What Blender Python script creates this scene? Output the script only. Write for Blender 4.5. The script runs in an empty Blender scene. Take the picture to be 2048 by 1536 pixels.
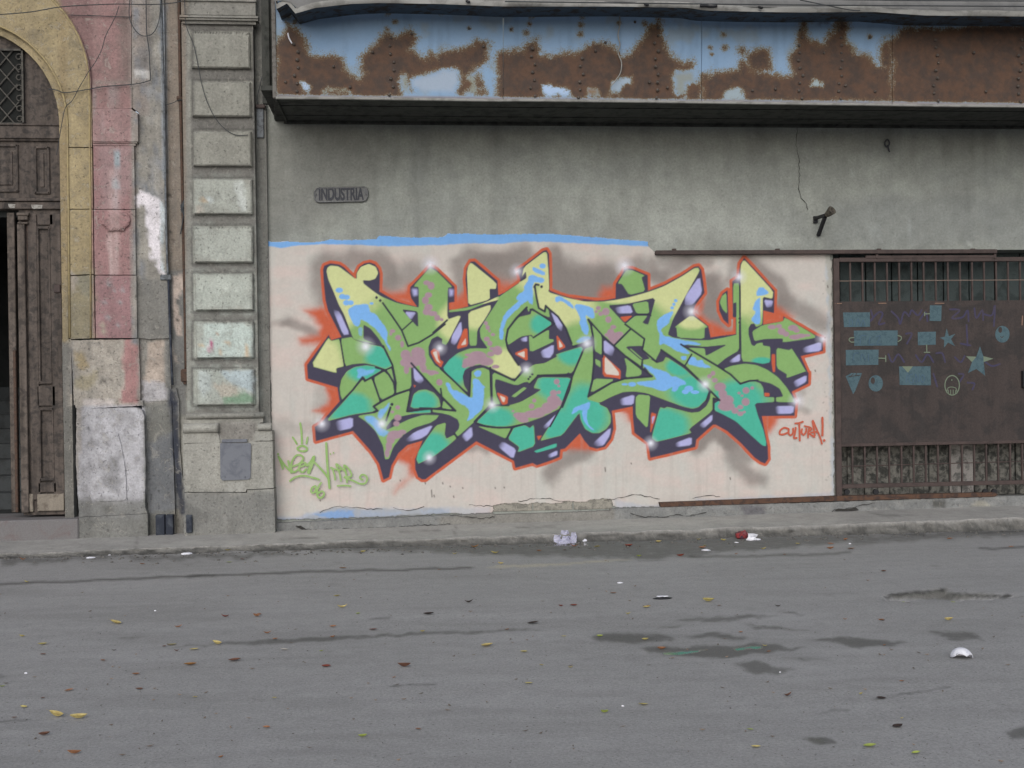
import bpy, bmesh, math, random
import numpy as np
from mathutils import Vector, Matrix
from mathutils.geometry import delaunay_2d_cdt

random.seed(7)
rng = np.random.default_rng(11)
SC = bpy.context.scene
COL = SC.collection

# ------------------------------------------------------------------ camera
FPX = 2219.0                       # focal length in pixels of a 2048 wide picture
YAW, PITCH, ROLL = math.radians(5.25), math.radians(0.25), math.radians(-0.8)
CAMP = np.array([0.0, -12.0, 1.62])
FW = np.array([math.sin(YAW)*math.cos(PITCH), math.cos(YAW)*math.cos(PITCH), -math.sin(PITCH)])
RT0 = np.array([math.cos(YAW), -math.sin(YAW), 0.0]); UP0 = np.cross(RT0, FW)
RT = RT0*math.cos(ROLL) + UP0*math.sin(ROLL); UP = np.cross(RT, FW)
cam_d = bpy.data.cameras.new('camera'); cam = bpy.data.objects.new('camera', cam_d)
COL.objects.link(cam); SC.camera = cam
cam_d.sensor_width = 36; cam_d.lens = 36*FPX/2048; cam_d.clip_end = 600; cam_d.clip_start = 0.05
M = Matrix.Identity(4)
for i in range(3):
    M[i][0] = RT[i]; M[i][1] = UP[i]; M[i][2] = -FW[i]; M[i][3] = CAMP[i]
cam.matrix_world = M

# ------------------------------------------------------------------ light: overcast day
world = bpy.data.worlds.new('World'); SC.world = world; world.use_nodes = True
wn = world.node_tree.nodes; wl = world.node_tree.links; wn.clear()
SUN_EL, SUN_AZ = math.radians(30), math.radians(196)      # behind the photographer, a little left
sky = wn.new('ShaderNodeTexSky'); sky.sky_type = 'NISHITA'; sky.sun_disc = False
sky.sun_elevation = SUN_EL; sky.sun_rotation = SUN_AZ
sky.air_density = 1.0; sky.dust_density = 2.0; sky.ozone_density = 1.0
hs = wn.new('ShaderNodeHueSaturation'); hs.inputs['Saturation'].default_value = 0.48
bg = wn.new('ShaderNodeBackground'); bg.inputs['Strength'].default_value = 0.15
wo = wn.new('ShaderNodeOutputWorld')
wl.new(sky.outputs[0], hs.inputs['Color']); wl.new(hs.outputs[0], bg.inputs['Color']); wl.new(bg.outputs[0], wo.inputs['Surface'])
sun_d = bpy.data.lights.new('sun', 'SUN'); sun_d.energy = 1.2; sun_d.angle = math.radians(60); sun_d.color = (1.0, 1.0, 0.995)
sun = bpy.data.objects.new('sun', sun_d); COL.objects.link(sun)
# direction from which light comes: behind camera, high
dsun = Vector((math.cos(SUN_EL)*math.sin(SUN_AZ), math.cos(SUN_EL)*math.cos(SUN_AZ), math.sin(SUN_EL)))
sun.rotation_euler = (-dsun).to_track_quat('-Z', 'Y').to_euler(); sun.location = (0, -20, 30)
SC.view_settings.view_transform = 'Standard'; SC.view_settings.look = 'None'
SC.view_settings.exposure = -0.1; SC.view_settings.gamma = 1.0; SC.view_settings.use_curve_mapping = False
SC.render.engine = 'CYCLES'

# ------------------------------------------------------------------ survey: picture measurements -> places on real planes
def ray(u, v):
    return FW + RT*((u-1024)/FPX) - UP*((v-768)/FPX)
def P(u, v, Y=0.0):                # point of the upright plane y = Y
    d = ray(u, v); t = (Y-CAMP[1])/d[1]; p = CAMP + t*d
    return Vector(p)
def G(u, v, z=0.0, s=0.0):         # point of the ground z + s*x
    d = ray(u, v); t = (z + s*CAMP[0] - CAMP[2])/(d[2]-s*d[0]); return Vector(CAMP + t*d)
def UV(X, Y, Z):                   # inverse, arrays
    dx, dy, dz = X-CAMP[0], Y-CAMP[1], Z-CAMP[2]
    w = dx*FW[0]+dy*FW[1]+dz*FW[2]
    return (1024+FPX*(dx*RT[0]+dy*RT[1]+dz*RT[2])/w, 768-FPX*(dx*UP[0]+dy*UP[1]+dz*UP[2])/w)
def lin(c):
    c = np.asarray(c, dtype=np.float32)/255.0
    return np.where(c <= 0.04045, c/12.92, ((c+0.055)/1.055)**2.4).astype(np.float32)
def l4(c, k=1.0):
    r = lin(c)*k; return (float(r[0]), float(r[1]), float(r[2]), 1.0)

# ------------------------------------------------------------------ small noise for edges
_lat = rng.random((256, 256)).astype(np.float32)
def vnoise(x, y):
    xi = np.floor(x).astype(int); yi = np.floor(y).astype(int); fx = x-xi; fy = y-yi
    fx = fx*fx*(3-2*fx); fy = fy*fy*(3-2*fy)
    a = _lat[yi % 256, xi % 256]; b = _lat[yi % 256, (xi+1) % 256]
    c = _lat[(yi+1) % 256, xi % 256]; d = _lat[(yi+1) % 256, (xi+1) % 256]
    return (a*(1-fx)+b*fx)*(1-fy)+(c*(1-fx)+d*fx)*fy
def fbm(x, y, o=4):
    s = 0; a = 0.5; t = 0
    for i in range(o):
        s = s+a*vnoise(x*2**i+17*i, y*2**i+31*i); t += a; a *= 0.5
    return s/t

# ------------------------------------------------------------------ a painted surface: colours held per vertex
def chaikin(pts, r=0.2):
    out = []
    n = len(pts)
    for i in range(n):
        a = np.array(pts[i]); b = np.array(pts[(i+1) % n])
        out.append(a*(1-r)+b*r); out.append(a*r+b*(1-r))
    return out
class Canvas:
    def __init__(s, u0, v0, u1, v1, step, base):
        s.u0, s.v0, s.step = u0, v0, step
        s.w = int((u1-u0)/step)+2; s.h = int((v1-v0)/step)+2
        s.C = np.zeros((s.h, s.w, 3), np.float32)+lin(base)
        s.U, s.V = np.meshgrid(u0+step*np.arange(s.w, dtype=np.float32), v0+step*np.arange(s.h, dtype=np.float32))
        s.rag = None
    def _win(s, x0, y0, x1, y1, pad):
        i0 = max(0, int((x0-pad-s.u0)/s.step)); i1 = min(s.w, int((x1+pad-s.u0)/s.step)+2)
        j0 = max(0, int((y0-pad-s.v0)/s.step)); j1 = min(s.h, int((y1+pad-s.v0)/s.step)+2)
        if i1 <= i0 or j1 <= j0: return None
        return slice(j0, j1), slice(i0, i1)
    def _xy(s, w, rag, rs):
        U = s.U[w]; V = s.V[w]
        if rag:
            nx = fbm(U/rs+3.1, V/rs+8.7)-0.5; ny = fbm(U/rs+51.3, V/rs+20.2)-0.5
            U = U+nx*rag*2; V = V+ny*rag*2
        return U, V
    def mix(s, w, a, col):
        a = a[..., None].astype(np.float32)
        s.C[w] = s.C[w]*(1-a)+(lin(col) if not isinstance(col, np.ndarray) or col.ndim == 1 else col)*a
    def cover(s, pts, soft=None, rag=0, rs=12.0):
        p = np.array(pts, np.float32); soft = soft or s.step*0.9
        w = s._win(p[:, 0].min(), p[:, 1].min(), p[:, 0].max(), p[:, 1].max(), soft+rag+2)
        if w is None: return None, None
        U, V = s._xy(w, rag, rs)
        d2 = np.full(U.shape, 1e9, np.float32); ins = np.zeros(U.shape, bool)
        n = len(p)
        for i in range(n):
            ax, ay = p[i]; bx, by = p[(i+1) % n]
            ex, ey = bx-ax, by-ay; L = ex*ex+ey*ey+1e-9
            t = np.clip(((U-ax)*ex+(V-ay)*ey)/L, 0, 1)
            d2 = np.minimum(d2, (U-ax-t*ex)**2+(V-ay-t*ey)**2)
            if ay != by:
                c = ((ay > V) != (by > V)) & (U < ex*(V-ay)/ey+ax)
                ins ^= c
        d = np.sqrt(d2); sd = np.where(ins, d, -d)
        a = np.clip(0.5+sd/soft, 0, 1)
        return w, a*a*(3-2*a)
    def poly(s, pts, col, alpha=1.0, soft=None, rag=0, rs=12.0, rnd=0.0):
        if rnd: pts = chaikin(pts, rnd)
        w, a = s.cover(pts, soft, rag, rs)
        if w is not None: s.mix(w, a*alpha, col)
    def dist(s, pts, pad, rag=0, rs=12.0):
        p = np.array(pts, np.float32)
        w = s._win(p[:, 0].min(), p[:, 1].min(), p[:, 0].max(), p[:, 1].max(), pad)
        if w is None: return None, None
        U, V = s._xy(w, rag, rs)
        d2 = np.full(U.shape, 1e9, np.float32)
        for i in range(max(1, len(p)-1)):
            ax, ay = p[i]; bx, by = p[min(i+1, len(p)-1)]
            ex, ey = bx-ax, by-ay; L = ex*ex+ey*ey+1e-9
            t = np.clip(((U-ax)*ex+(V-ay)*ey)/L, 0, 1)
            d2 = np.minimum(d2, (U-ax-t*ex)**2+(V-ay-t*ey)**2)
        return w, np.sqrt(d2)
    def stroke(s, pts, wid, col, alpha=1.0, soft=None, rag=0, rs=12.0):
        soft = soft or s.step*0.9
        w, d = s.dist(pts, wid/2+soft+rag+2, rag, rs)
        if w is None: return
        a = np.clip(0.5+(wid/2-d)/soft, 0, 1)
        s.mix(w, a*a*(3-2*a)*alpha, col)
    def blob(s, u, v, r, col, alpha=1.0, ry=None, core=0.0, pw=1.5):
        ry = ry or r
        w = s._win(u-r, v-ry, u+r, v+ry, 2)
        if w is None: return
        d = np.sqrt(((s.U[w]-u)/r)**2+((s.V[w]-v)/ry)**2)
        a = np.clip((1-d)/(1-core), 0, 1); a = a**pw
        s.mix(w, a*alpha, col)
    def cool(s, k, m=1.0):
        L = (s.C @ np.array([.25, .6, .15], np.float32))[..., None]*np.array([.985, 1.0, 1.01], np.float32)
        s.C = (s.C*(1-k)+L*k)*m
    def sample(s, u, v):
        x = np.clip((u-s.u0)/s.step, 0, s.w-1.001); y = np.clip((v-s.v0)/s.step, 0, s.h-1.001)
        i = x.astype(int); j = y.astype(int); fx = (x-i)[..., None]; fy = (y-j)[..., None]
        C = s.C
        return (C[j, i]*(1-fx)+C[j, i+1]*fx)*(1-fy)+(C[j+1, i]*(1-fx)+C[j+1, i+1]*fx)*fy
# ------------------------------------------------------------------ the mural: traced shapes, sheet letters give the tracing sheet
KZ = 2048/360.0
REG = dict(A=(530, 460), B=(530, 720), C=(840, 460), D=(840, 700), E=(1100, 480), F=(1100, 700), H=(1340, 480), I=(1340, 700))
def T(txt):
    out = []; r = None
    for tok in txt.split():
        if tok in REG: r = REG[tok]; continue
        x, y = tok.split(','); out.append((r[0]+float(x)/KZ, r[1]+float(y)/KZ))
    return out
CREAM = (192, 186, 180); NAVY = (66, 63, 82); ORANGE = (190, 92, 64); GREEN = (130, 168, 104); YELL = (198, 204, 148)
TEAL = (74, 174, 150); BLUE = (120, 172, 228); MAUVE = (160, 134, 146); LAV = (170, 170, 214); SMOKE = (131, 124, 120); LINE = (52, 52, 66)
mur = Canvas(530, 460, 1676, 1052, 1.25, CREAM)
SIL = T('''A 660,450 675,405 745,378 850,393 900,425 1035,558 1036,500 1072,420 1130,380 1190,368 1250,388 1292,440 1308,500 1306,600 1302,700
 1400,757 1500,812 1620,848 1730,872 1690,815 1665,780 1650,720 1652,650 1830,470 1880,405 C 190,452 392,645 392,818 330,828 330,908 400,905 550,868 545,855 517,560
 528,440 575,358 620,356 882,578 892,742 960,712 1138,590 1140,560 1110,450 1180,408 1400,238 1440,226 1468,270 1474,450 1474,686 1600,737 1800,797 2048,806
 E 200,648 400,688 600,688 745,662 748,500 830,370 850,320 940,328 1112,400 1116,578 1300,507 1500,398 1640,306 1690,296 1722,338 1744,480 1758,602 1650,745 1620,830 1660,868 1802,980 1828,1108 2048,1073
 H 600,1092 748,1070 748,880 714,872 708,470 780,420 797,270 845,203 1190,578 1184,832 1062,802 1060,962 1288,922 1288,866 1660,1082 1740,1120 1742,1262 1488,1322 1572,1510
 I 1578,258 1574,382 1385,474 1430,590 1417,748 1045,752 1112,1100 1118,1240 1082,1292 1030,1272 960,1222 800,1052 650,922 520,850 490,850 300,1020 288,1102 0,1176
 F 1140,1228 1118,1060 960,942 944,780 940,642 702,692 712,760 722,900 692,1012 622,1102 530,1124 450,1102 390,1032 340,950 170,1122 118,1132 110,1217 0,1262
 D 1330,1312 1280,1287 1085,1342 1068,1262 640,1040 300,1292 60,1472
 B 1785,1358 1742,1330 1708,1240 1706,1130 1792,918 1620,968 1520,1058 1440,1200 1412,1332 1348,1364 1298,1180 1200,1032 1000,808 578,924 566,760 640,720 700,640 848,470 823,312 488,212 478,60
 A 480,1532 725,1192 752,1252 868,1217 718,920 688,800 668,600''')
SILD = T('H 655,570 668,962 605,905 560,800 556,700 600,610')
# cream under-coat, brushed mottling and overspray at the borders
n1 = fbm(mur.U/70, mur.V/26); n2 = fbm(mur.U/30+9, mur.V/90+4)
full = (slice(0, mur.h), slice(0, mur.w))
mur.mix(full, np.clip((n1-0.45)*2.2, 0, 0.6), (203, 185, 179))
mur.mix(full, np.clip((0.5-n2)*2.0, 0, 0.45), (186, 189, 184))
mur.mix(full, np.clip((fbm(mur.U/9, mur.V/7)-0.6)*1.2, 0, 0.25), (200, 197, 190))
# blue band left along the top and blue scraps along the foot
mur.poly([(530, 492), (532, 482), (552, 484), (575, 482), (600, 484), (640, 483), (660, 478), (690, 480), (730, 478), (752, 478), (757, 470), (780, 471), (812, 474), (840, 474), (888, 473), (895, 466), (930, 466), (990, 468), (1050, 466), (1110, 467), (1180, 473), (1240, 478), (1297, 482), (1297, 493), (1240, 490), (1180, 488), (1100, 484), (1050, 483), (1000, 488), (930, 487), (880, 490), (820, 492), (760, 492), (700, 489), (640, 488), (600, 491), (560, 496)], (118, 166, 220), soft=3, rag=1.5, rs=10)
for pts, a in (([(530, 1036), (600, 1032), (640, 1022), (700, 1016), (720, 1020), (712, 1040), (640, 1044), (530, 1046)], .9), ([(700, 1018), (780, 1015), (850, 1018), (900, 1014), (980, 1012), (980, 1040), (700, 1042)], .4), ([(1230, 1000), (1290, 1012), (1320, 1008), (1320, 1018), (1230, 1020)], .5), ([(1390, 998), (1480, 996), (1520, 992), (1660, 986), (1660, 998), (1390, 1006)], .45)):
    mur.poly(pts, (146, 166, 196), alpha=a*.6, soft=9, rag=5, rs=20)
mur.poly([(1652, 505), (1676, 505), (1676, 1000), (1664, 1000)], (160, 176, 190), alpha=.55, soft=8, rag=6, rs=18)
mur.poly([(1650, 505), (1676, 505), (1676, 640), (1664, 640), (1654, 575)], (170, 168, 160), alpha=.9, soft=6, rag=7, rs=12)
mur.poly([(1660, 640), (1676, 640), (1676, 900), (1662, 870)], (182, 178, 170), alpha=.7, soft=6, rag=6, rs=10)
mur.poly([(528, 500), (534, 500), (546, 1050), (530, 1050)], (168, 160, 150), alpha=.5, soft=8, rag=3)
# brown-grey spray clouds behind the letters
def smoke(t, w, a=.8, soft=None, c=SMOKE): mur.stroke(T(t), w*1.32/KZ, c, alpha=a*.97, soft=(soft or w*1.05)/KZ, rag=9, rs=34)
smoke('A 660,760 620,600 640,420 720,330 900,370 1100,330 1280,330 1400,420 1420,560', 170, .85)
smoke('A 1420,640 1640,560 1680,500', 240, .75)
smoke('A 230,1030 340,1060 480,1140 590,1200', 90, .75)
smoke('A 130,1060 250,1030', 60, .4)
smoke('B 640,360 690,420 640,500', 130, .35); smoke('B 200,700 360,820 500,760', 90, .3)
smoke('C 430,380 470,620 460,720', 130, .8); smoke('C 560,290 800,330 1000,330 1230,280', 150, .8)
smoke('C 800,430 950,520 1060,440', 240, .9); smoke('C 700,380 900,380', 150, .8)
smoke('C 1530,220 1560,420 1560,620', 110, .85); smoke('C 1600,470 1800,560 2040,600', 260, .9); smoke('C 1600,640 1900,700', 150, .9)
smoke('E 0,250 40,420 60,520', 120, .6); smoke('E 150,420 400,470 640,440', 270, .9); smoke('E 100,560 400,600 600,500', 190, .9)
smoke('E 980,270 1130,330 1300,400 1560,230', 130, .75); smoke('E 1190,400 1300,430', 120, .8); smoke('E 1180,240 1500,230 1780,240', 90, .6)
smoke('E 1830,440 1860,700 1800,820 1900,930', 150, .85); smoke('H 460,500 470,820 540,960 660,1020', 150, .85); smoke('H 600,560 690,420 760,230', 90, .6)
smoke('H 900,220 1080,400 1240,500 1290,640 1280,760', 130, .85); smoke('H 1290,700 1500,800 1700,960', 150, .8)
smoke('D 560,1130 640,1080 760,1150', 90, .7); smoke('D 1480,1440 1560,1330 1690,1250 1900,1140', 130, .6); smoke('F 0,1420 100,1330 280,1200 420,1130', 130, .6); smoke('F 200,1130 400,1120', 80, .6)
smoke('F 1680,1120 1740,1010 1860,900 1960,960', 110, .7); smoke('I 340,1080 440,960 560,940 660,1060', 110, .75)
smoke('I 640,1010 700,1200 780,1330 920,1450 1060,1480', 130, .8); smoke('I 560,960 780,1120 880,1230', 110, .75); smoke('I 1460,500 1500,470', 60, .4); smoke('I 1480,660 1540,690', 60, .5)
# orange spray
def spray(t, soft=60, a=1): mur.poly(T(t), ORANGE, alpha=a, soft=soft*2.1/KZ, rag=6, rs=22); mur.poly(T(t), ORANGE, alpha=a*.35, soft=soft*4/KZ, rag=6, rs=30)
spray('A 640,880 700,900 760,1000 880,1220 760,1280 700,1240 620,1320 560,1400 640,1290 420,1300 390,1250 600,1200 620,1100 560,1000 440,910', 55)
spray('A 690,1230 480,1540 600,1360', 50)
spray('B 700,290 830,310 850,480 720,620 560,580 700,520 720,420', 45)
spray('A 1320,680 1440,720 1580,700 1660,640 1740,860 1500,810', 60)
spray('C 390,800 330,840 320,920 560,870 530,640 470,760', 50); spray('C 890,570 960,600 1040,620 1120,560 1150,590 890,750', 70)
spray('E 740,540 600,560 560,640 580,690 760,670', 60); spray('E 1740,660 1650,780 1700,880 1830,990 1830,1110 2048,1080 1960,1010 1850,930 1790,900 1700,830', 50)
spray('H 460,1000 460,1110 750,1070 745,960 690,1020 620,1060 560,1000', 45); spray('H 1180,760 1060,790 1060,970 1300,920 1290,860 1400,880 1280,800', 45)
spray('B 1800,900 1640,960 1510,1080 1500,1130 1600,1180 1650,1290 1690,1310 1690,1120', 45); spray('B 1690,1300 1600,1400 1480,1500 1560,1400', 60, .6)
spray('D 1830,930 1680,1120 1960,1120', 50); spray('F 340,930 190,1120 330,1110 470,1120', 50); spray('F 940,640 780,680 860,740 880,800 950,860', 45)
spray('I 1045,740 1220,750 1200,820 1140,930 1090,960', 50)
# orange border, dark body
mur.stroke(SIL+SIL[:1], 11.0, ORANGE, soft=1.6, rag=.6, rs=15); mur.stroke(SILD+SILD[:1], 11.0, ORANGE, soft=1.6)
mur.poly(SIL, NAVY, soft=1.6); mur.poly(SILD, NAVY, soft=1.6)
body_w, body_a = mur.cover(SIL, soft=1.6)
FACE = np.zeros((mur.h, mur.w), np.float32)
def fcol(c): return lin(c)
def face(t, blobs=(), rim=None, base=GREEN, rnd=.12):
    pts = chaikin(T(t), rnd) if rnd else T(t)
    w, a = mur.cover(pts, soft=1.5)
    col = np.zeros(a.shape+(3,), np.float32)+lin(base)
    U = mur.U[w]; V = mur.V[w]
    for (c, r, x, y, rad, *ex) in blobs:
        ox, oy = REG[r]; cu = ox+x/KZ; cv = oy+y/KZ; rr = rad/KZ; ry = (ex[0]/KZ) if ex else rr
        d = np.sqrt(((U-cu)/rr)**2+((V-cv)/ry)**2)+(fbm(U/25, V/25)-.5)*.2
        k = np.clip((1-d)/.45, 0, 1); k = (k*k*(3-2*k))[..., None]
        col = col*(1-k)+lin(c)*k
    # thin green edge left round every face
    w2, ain = mur.cover(pts, soft=9)
    if rim is not None:
        e = np.clip(1-(ain-.5)*4.2, 0, 1)[..., None]*.8
        # same window sizes differ: rebuild in common window
        big = np.zeros((mur.h, mur.w, 1), np.float32); big[w2] = e; e = big[w]
        col = col*(1-e)+lin(rim)*e
    mur.C[w] = mur.C[w]*(1-a[..., None])+col*a[..., None]
    FACE[w] = np.maximum(FACE[w], a)
RIM = (140, 174, 96)
def dark(t, rnd=.1, c=NAVY): mur.poly(T(t), c, soft=1.5, rnd=rnd)
def line(t, w=3.8, c=LINE): mur.stroke(T(t), w, c, soft=1.5)
def lav(t, fade=None, c=LAV, soft=3):
    pts = chaikin(T(t), .15); w, a = mur.cover(pts, soft=soft)
    if fade:
        r, x, y, x2, y2 = fade; ox, oy = REG[r]; p = np.array((ox+x/KZ, oy+y/KZ)); q = np.array((ox+x2/KZ, oy+y2/KZ)); d = q-p; L = (d*d).sum()
        t_ = ((mur.U[w]-p[0])*d[0]+(mur.V[w]-p[1])*d[1])/L
        k = np.clip(t_, 0, 1); a = a*(k*k*(3-2*k))
    mur.mix(w, a, c)
def org(t, c=ORANGE): mur.poly(T(t), c, soft=1.6, rnd=.12)
def cre(t): mur.poly(T(t), (206, 196, 186), soft=1.8, rnd=.12)
Y_, T_ = YELL, TEAL
face('H 640,600 650,840 600,790 566,710 590,640')
# K
face('''A 700,470 710,430 745,405 840,415 1020,550 1045,555 1045,490 1090,420 1180,385 1260,420 1288,490 1255,555 1190,575 1115,570 1120,610 1250,710 1330,760 1500,830 1735,880
 1750,880 1750,650 1690,640 1830,480 1880,430 C 190,470 370,650 315,655 310,1020 440,975 465,985 300,1310 250,1290 255,1240 200,1205 130,1240 95,1330 100,1430 170,1540
 D 235,215 560,520 575,525 580,250 640,215 720,200 795,235 800,500 820,600 790,640 620,815 430,985 400,945 440,900 450,850 430,790 340,740 250,720 410,710 400,690 240,530 0,265 -100,150
 B 1660,40 1665,320 1490,385 1495,250 1450,60 A 1440,1530 1400,1400 1345,1320 1240,1290 1110,1270 1010,1240 990,1200 900,960 840,850 780,700 720,560''',
 [(Y_, 'A', 900, 560, 620, 560), (Y_, 'A', 800, 900, 330, 330), (Y_, 'C', 410, 1050, 260, 300), (Y_, 'A', 1190, 480, 300)])
face('A 720,1225 755,1262 850,1240 B 905,70 810,95 815,150 520,68', [(Y_, 'B', 640, 40, 330, 420)], RIM)
face('A 860,1240 985,1218 1010,1245 1120,1285 1340,1330 1440,1530 B 1440,72 1370,105 1250,60 1130,35 1000,45 915,70', [(T_, 'A', 1320, 1440, 230, 180)], RIM)
face('B 860,400 850,320 870,220 930,130 1020,80 1150,60 1260,75 1335,110 1150,225 1125,190 1105,210 1000,340 885,460', [(T_, 'B', 1160, 120, 300, 170)], RIM)
face('B 690,700 900,470 1010,340 1110,225 1140,242 1215,212 1310,465 1225,520 1235,540 1275,580 1000,620', [(T_, 'B', 950, 540, 330, 220)], RIM)
face('B 1235,205 1360,128 1400,170 1460,270 1470,385 1320,455'); face('B 1385,112 1438,90 1475,290 1440,200')
face('''B 1050,635 1280,600 1240,535 1330,480 1490,400 1655,345 1615,585 1640,600 1870,565 1890,600 1700,610 1550,640 1450,670 1380,760 1380,800 1500,740 1650,670 1800,625 1980,628
 1950,670 1880,715 1700,770 1560,860 1460,990 1410,1125 1365,1130 1345,980 1260,810 1150,700''')
face('B 1630,598 1885,565 1890,595 1740,600', [(T_, 'B', 1750, 580, 200, 100)]); face('D 145,672 400,695 430,760 300,725 145,705')
face('B 1650,550 1690,390 1750,345 1830,335 1920,370 1980,440 2000,540', [(T_, 'B', 1780, 480, 220, 160)], RIM); face('D 262,570 370,680 250,660')
face('D 185,858 295,825 280,960 300,1010 390,965 415,1005 330,1080 150,1215 0,1285 B 1745,1180 1722,1130 1745,1040 1850,880', [(T_, 'D', 120, 1130, 330, 260)], RIM)
# E
face('C 575,375 600,385 870,605 865,670 790,668 795,790 550,860 540,600 535,480 550,410', [(Y_, 'C', 680, 600, 900)])
face('C 550,935 800,850 805,900 740,1010 650,1140 645,1315 565,1315 555,1100', [(Y_, 'C', 640, 930, 330, 250)])
face('C 330,915 550,880 750,820 900,752 910,790 740,835 550,912 330,935', [(Y_, 'C', 800, 800, 120)])
face('''C 900,785 760,1000 680,1130 690,1230 775,1350 640,1345 560,1350 430,1400 330,1480 D 260,210 400,370 550,485 500,400 485,300 510,225 590,180 700,165 820,210 1075,335 1165,220 1000,20
 C 975,1300 990,1130 1090,990 1215,880 1235,930 1260,900 1480,1000 1470,900 1430,860 1420,925 1345,890 1470,690 1462,480 1445,270 1430,250 1400,258 1180,425 1150,590 900,760''',
 [(Y_, 'C', 1380, 480, 420, 330), (T_, 'D', 330, 230, 260, 250), (Y_, 'D', 1000, 180, 260, 250)])
face('C 1130,990 1260,960 1270,912 1520,1060 1290,1220 1270,1190 1150,1210 1000,1310 985,1240 1000,1150 1060,1060', [(T_, 'C', 1400, 1070, 190, 160)], RIM)
face('C 1250,1200 1290,1230 1470,1130 1465,1240 1520,1245 1520,1270 1250,1395 1240,1210')
face('D 1190,235 1300,165 1420,150 1560,75 1545,50 1870,-50 1750,230 1715,265 1340,280 1250,385 1225,360 1100,380 1075,355', [(T_, 'D', 1730, 40, 210, 170)], RIM)
face('D 825,235 1075,360 1180,260 1240,340 1100,405 860,325 850,400 870,520 915,615 830,620')
face('D 640,820 830,640 1000,635 1150,590 1290,510 1380,450 1290,430 1350,310 1730,315 1700,450 1620,650 1400,760 1200,830 1000,870 850,870 720,850', [(T_, 'D', 850, 780, 300, 170), (T_, 'D', 1590, 400, 330, 260)], RIM)
face('D 1040,525 1180,420 1215,435 1080,540')
face('D 650,865 850,895 1040,885 980,1010 820,940'); face('D 1070,880 1190,855 1250,885 1295,850 1310,1090 1110,1165 1130,1105 1000,1010', [(T_, 'D', 1150, 1000, 260)], RIM)
face('D 1295,1150 1555,1060 1555,1105 1330,1170', [(T_, 'D', 1430, 1110, 600)])
# R and its bars
face('''C 1465,700 E 0,600 200,660 400,702 600,702 750,682 900,652 1110,595 1300,525 1500,415 1640,322 1685,315 1703,350 1550,620 1400,900 1338,1075 1400,1110 1600,1140 1830,1140
 H 450,1140 620,1110 750,1080 790,1070 785,1255 640,1340 530,1430 690,1536 I 800,395 870,360 960,355 1030,380 1060,430 1070,535 1190,540 1190,590 960,605 1000,750 1060,900 1095,1050 1090,1095 1050,1085 900,950 750,810 600,730 510,690 505,610 560,575 450,450
 F 1690,330 1530,180 1320,30 E 1265,1245 1215,1380 1135,1350 1060,1470 1085,1530 F 1160,300 1000,170 850,60 E 730,1210 600,1085 440,900 C 1960,1200 1870,1290 1740,1320 1720,1260 1660,1120 1570,990 1470,900 1430,860 1420,925 1345,890 1310,650 1345,620''',
 [(Y_, 'E', 200, 700, 420, 330), (Y_, 'E', 900, 640, 500, 110), (Y_, 'E', 1480, 560, 420, 400), (Y_, 'C', 1560, 800, 360), (T_, 'I', 780, 600, 420, 330), (T_, 'I', 950, 950, 300, 400)])
face('E 470,960 590,1090 590,1310 510,1260'); face('F 515,100 575,130 575,200 520,160'); face('F 500,325 745,335 460,490'); face('F 845,80 1040,230 1040,275 1010,295 860,310 875,200')
face('F 1040,125 1135,100 1215,150 1290,130 1320,75 1520,205 1680,350 1790,440 1812,480 1780,560 1690,650 1620,668 1500,640 1300,565 1100,490 960,470 830,478 700,530 565,600 430,560 440,525 560,450 720,370 850,330 1160,305',
     [(T_, 'F', 1660, 480, 380, 260), (T_, 'F', 1480, 190, 200, 130)], RIM)
face('E 400,1235 500,1200 F 500,150 480,350 435,530 430,560 565,600 565,620 650,660 690,740 690,830 640,900 560,945 480,945 400,900 350,800 335,710 140,970 0,1005 D 1365,1035 1500,820 1640,580 1720,400 1760,200 1860,20',
     [(T_, 'F', 400, 720, 330, 420), (T_, 'F', 120, 880, 260, 260)], RIM)
face('F 975,540 1010,505 1140,520 1130,650 1110,895 975,750')
face('F 1155,1000 1250,650 1300,665 1335,645 1600,715 1700,705 1780,640 1820,560 1830,480 1920,575 1860,545 1850,690 1580,900 1610,945 1400,1000 1210,1045', [(T_, 'F', 1320, 880, 330, 290)], RIM)
face('E 870,340 940,345 1080,405 1040,425 1085,580 900,625 820,500 770,495')
face('E 1610,850 1800,990 1760,1000 1755,1125 1450,1110 1440,1000 1420,990', [(Y_, 'E', 1610, 900, 220, 150)])
face('H 720,495 788,490 788,1080 755,1085 755,880 720,870')
face('H 805,290 830,235 855,235 1175,585 1165,668 1055,645 1055,800 1050,960 980,990 960,950 920,955 895,1000 895,1080 930,1190 960,1205 985,1180 1050,1165 1060,1200 1140,1210 1140,1390 1060,1410 960,1390 815,1380 810,1000 800,500',
     [(Y_, 'H', 930, 520, 420, 470), (T_, 'H', 1050, 1380, 150, 60)])
face('H 935,1040 1050,970 1290,925 1305,880 1650,1085 1650,1115 1280,1165 1285,1120 1080,1125 960,1150')
face('H 1210,1225 1365,1248 1385,1235 1460,1350 1550,1500 I 1548,240 1325,320 1330,275 1215,205')
face('I 610,215 700,180 850,155 980,170 1100,220 1230,310 1330,430 1410,560 1410,595 1210,590 1205,540 1290,530 1250,440 1150,380 1000,345 900,350 800,375 700,290')
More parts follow.
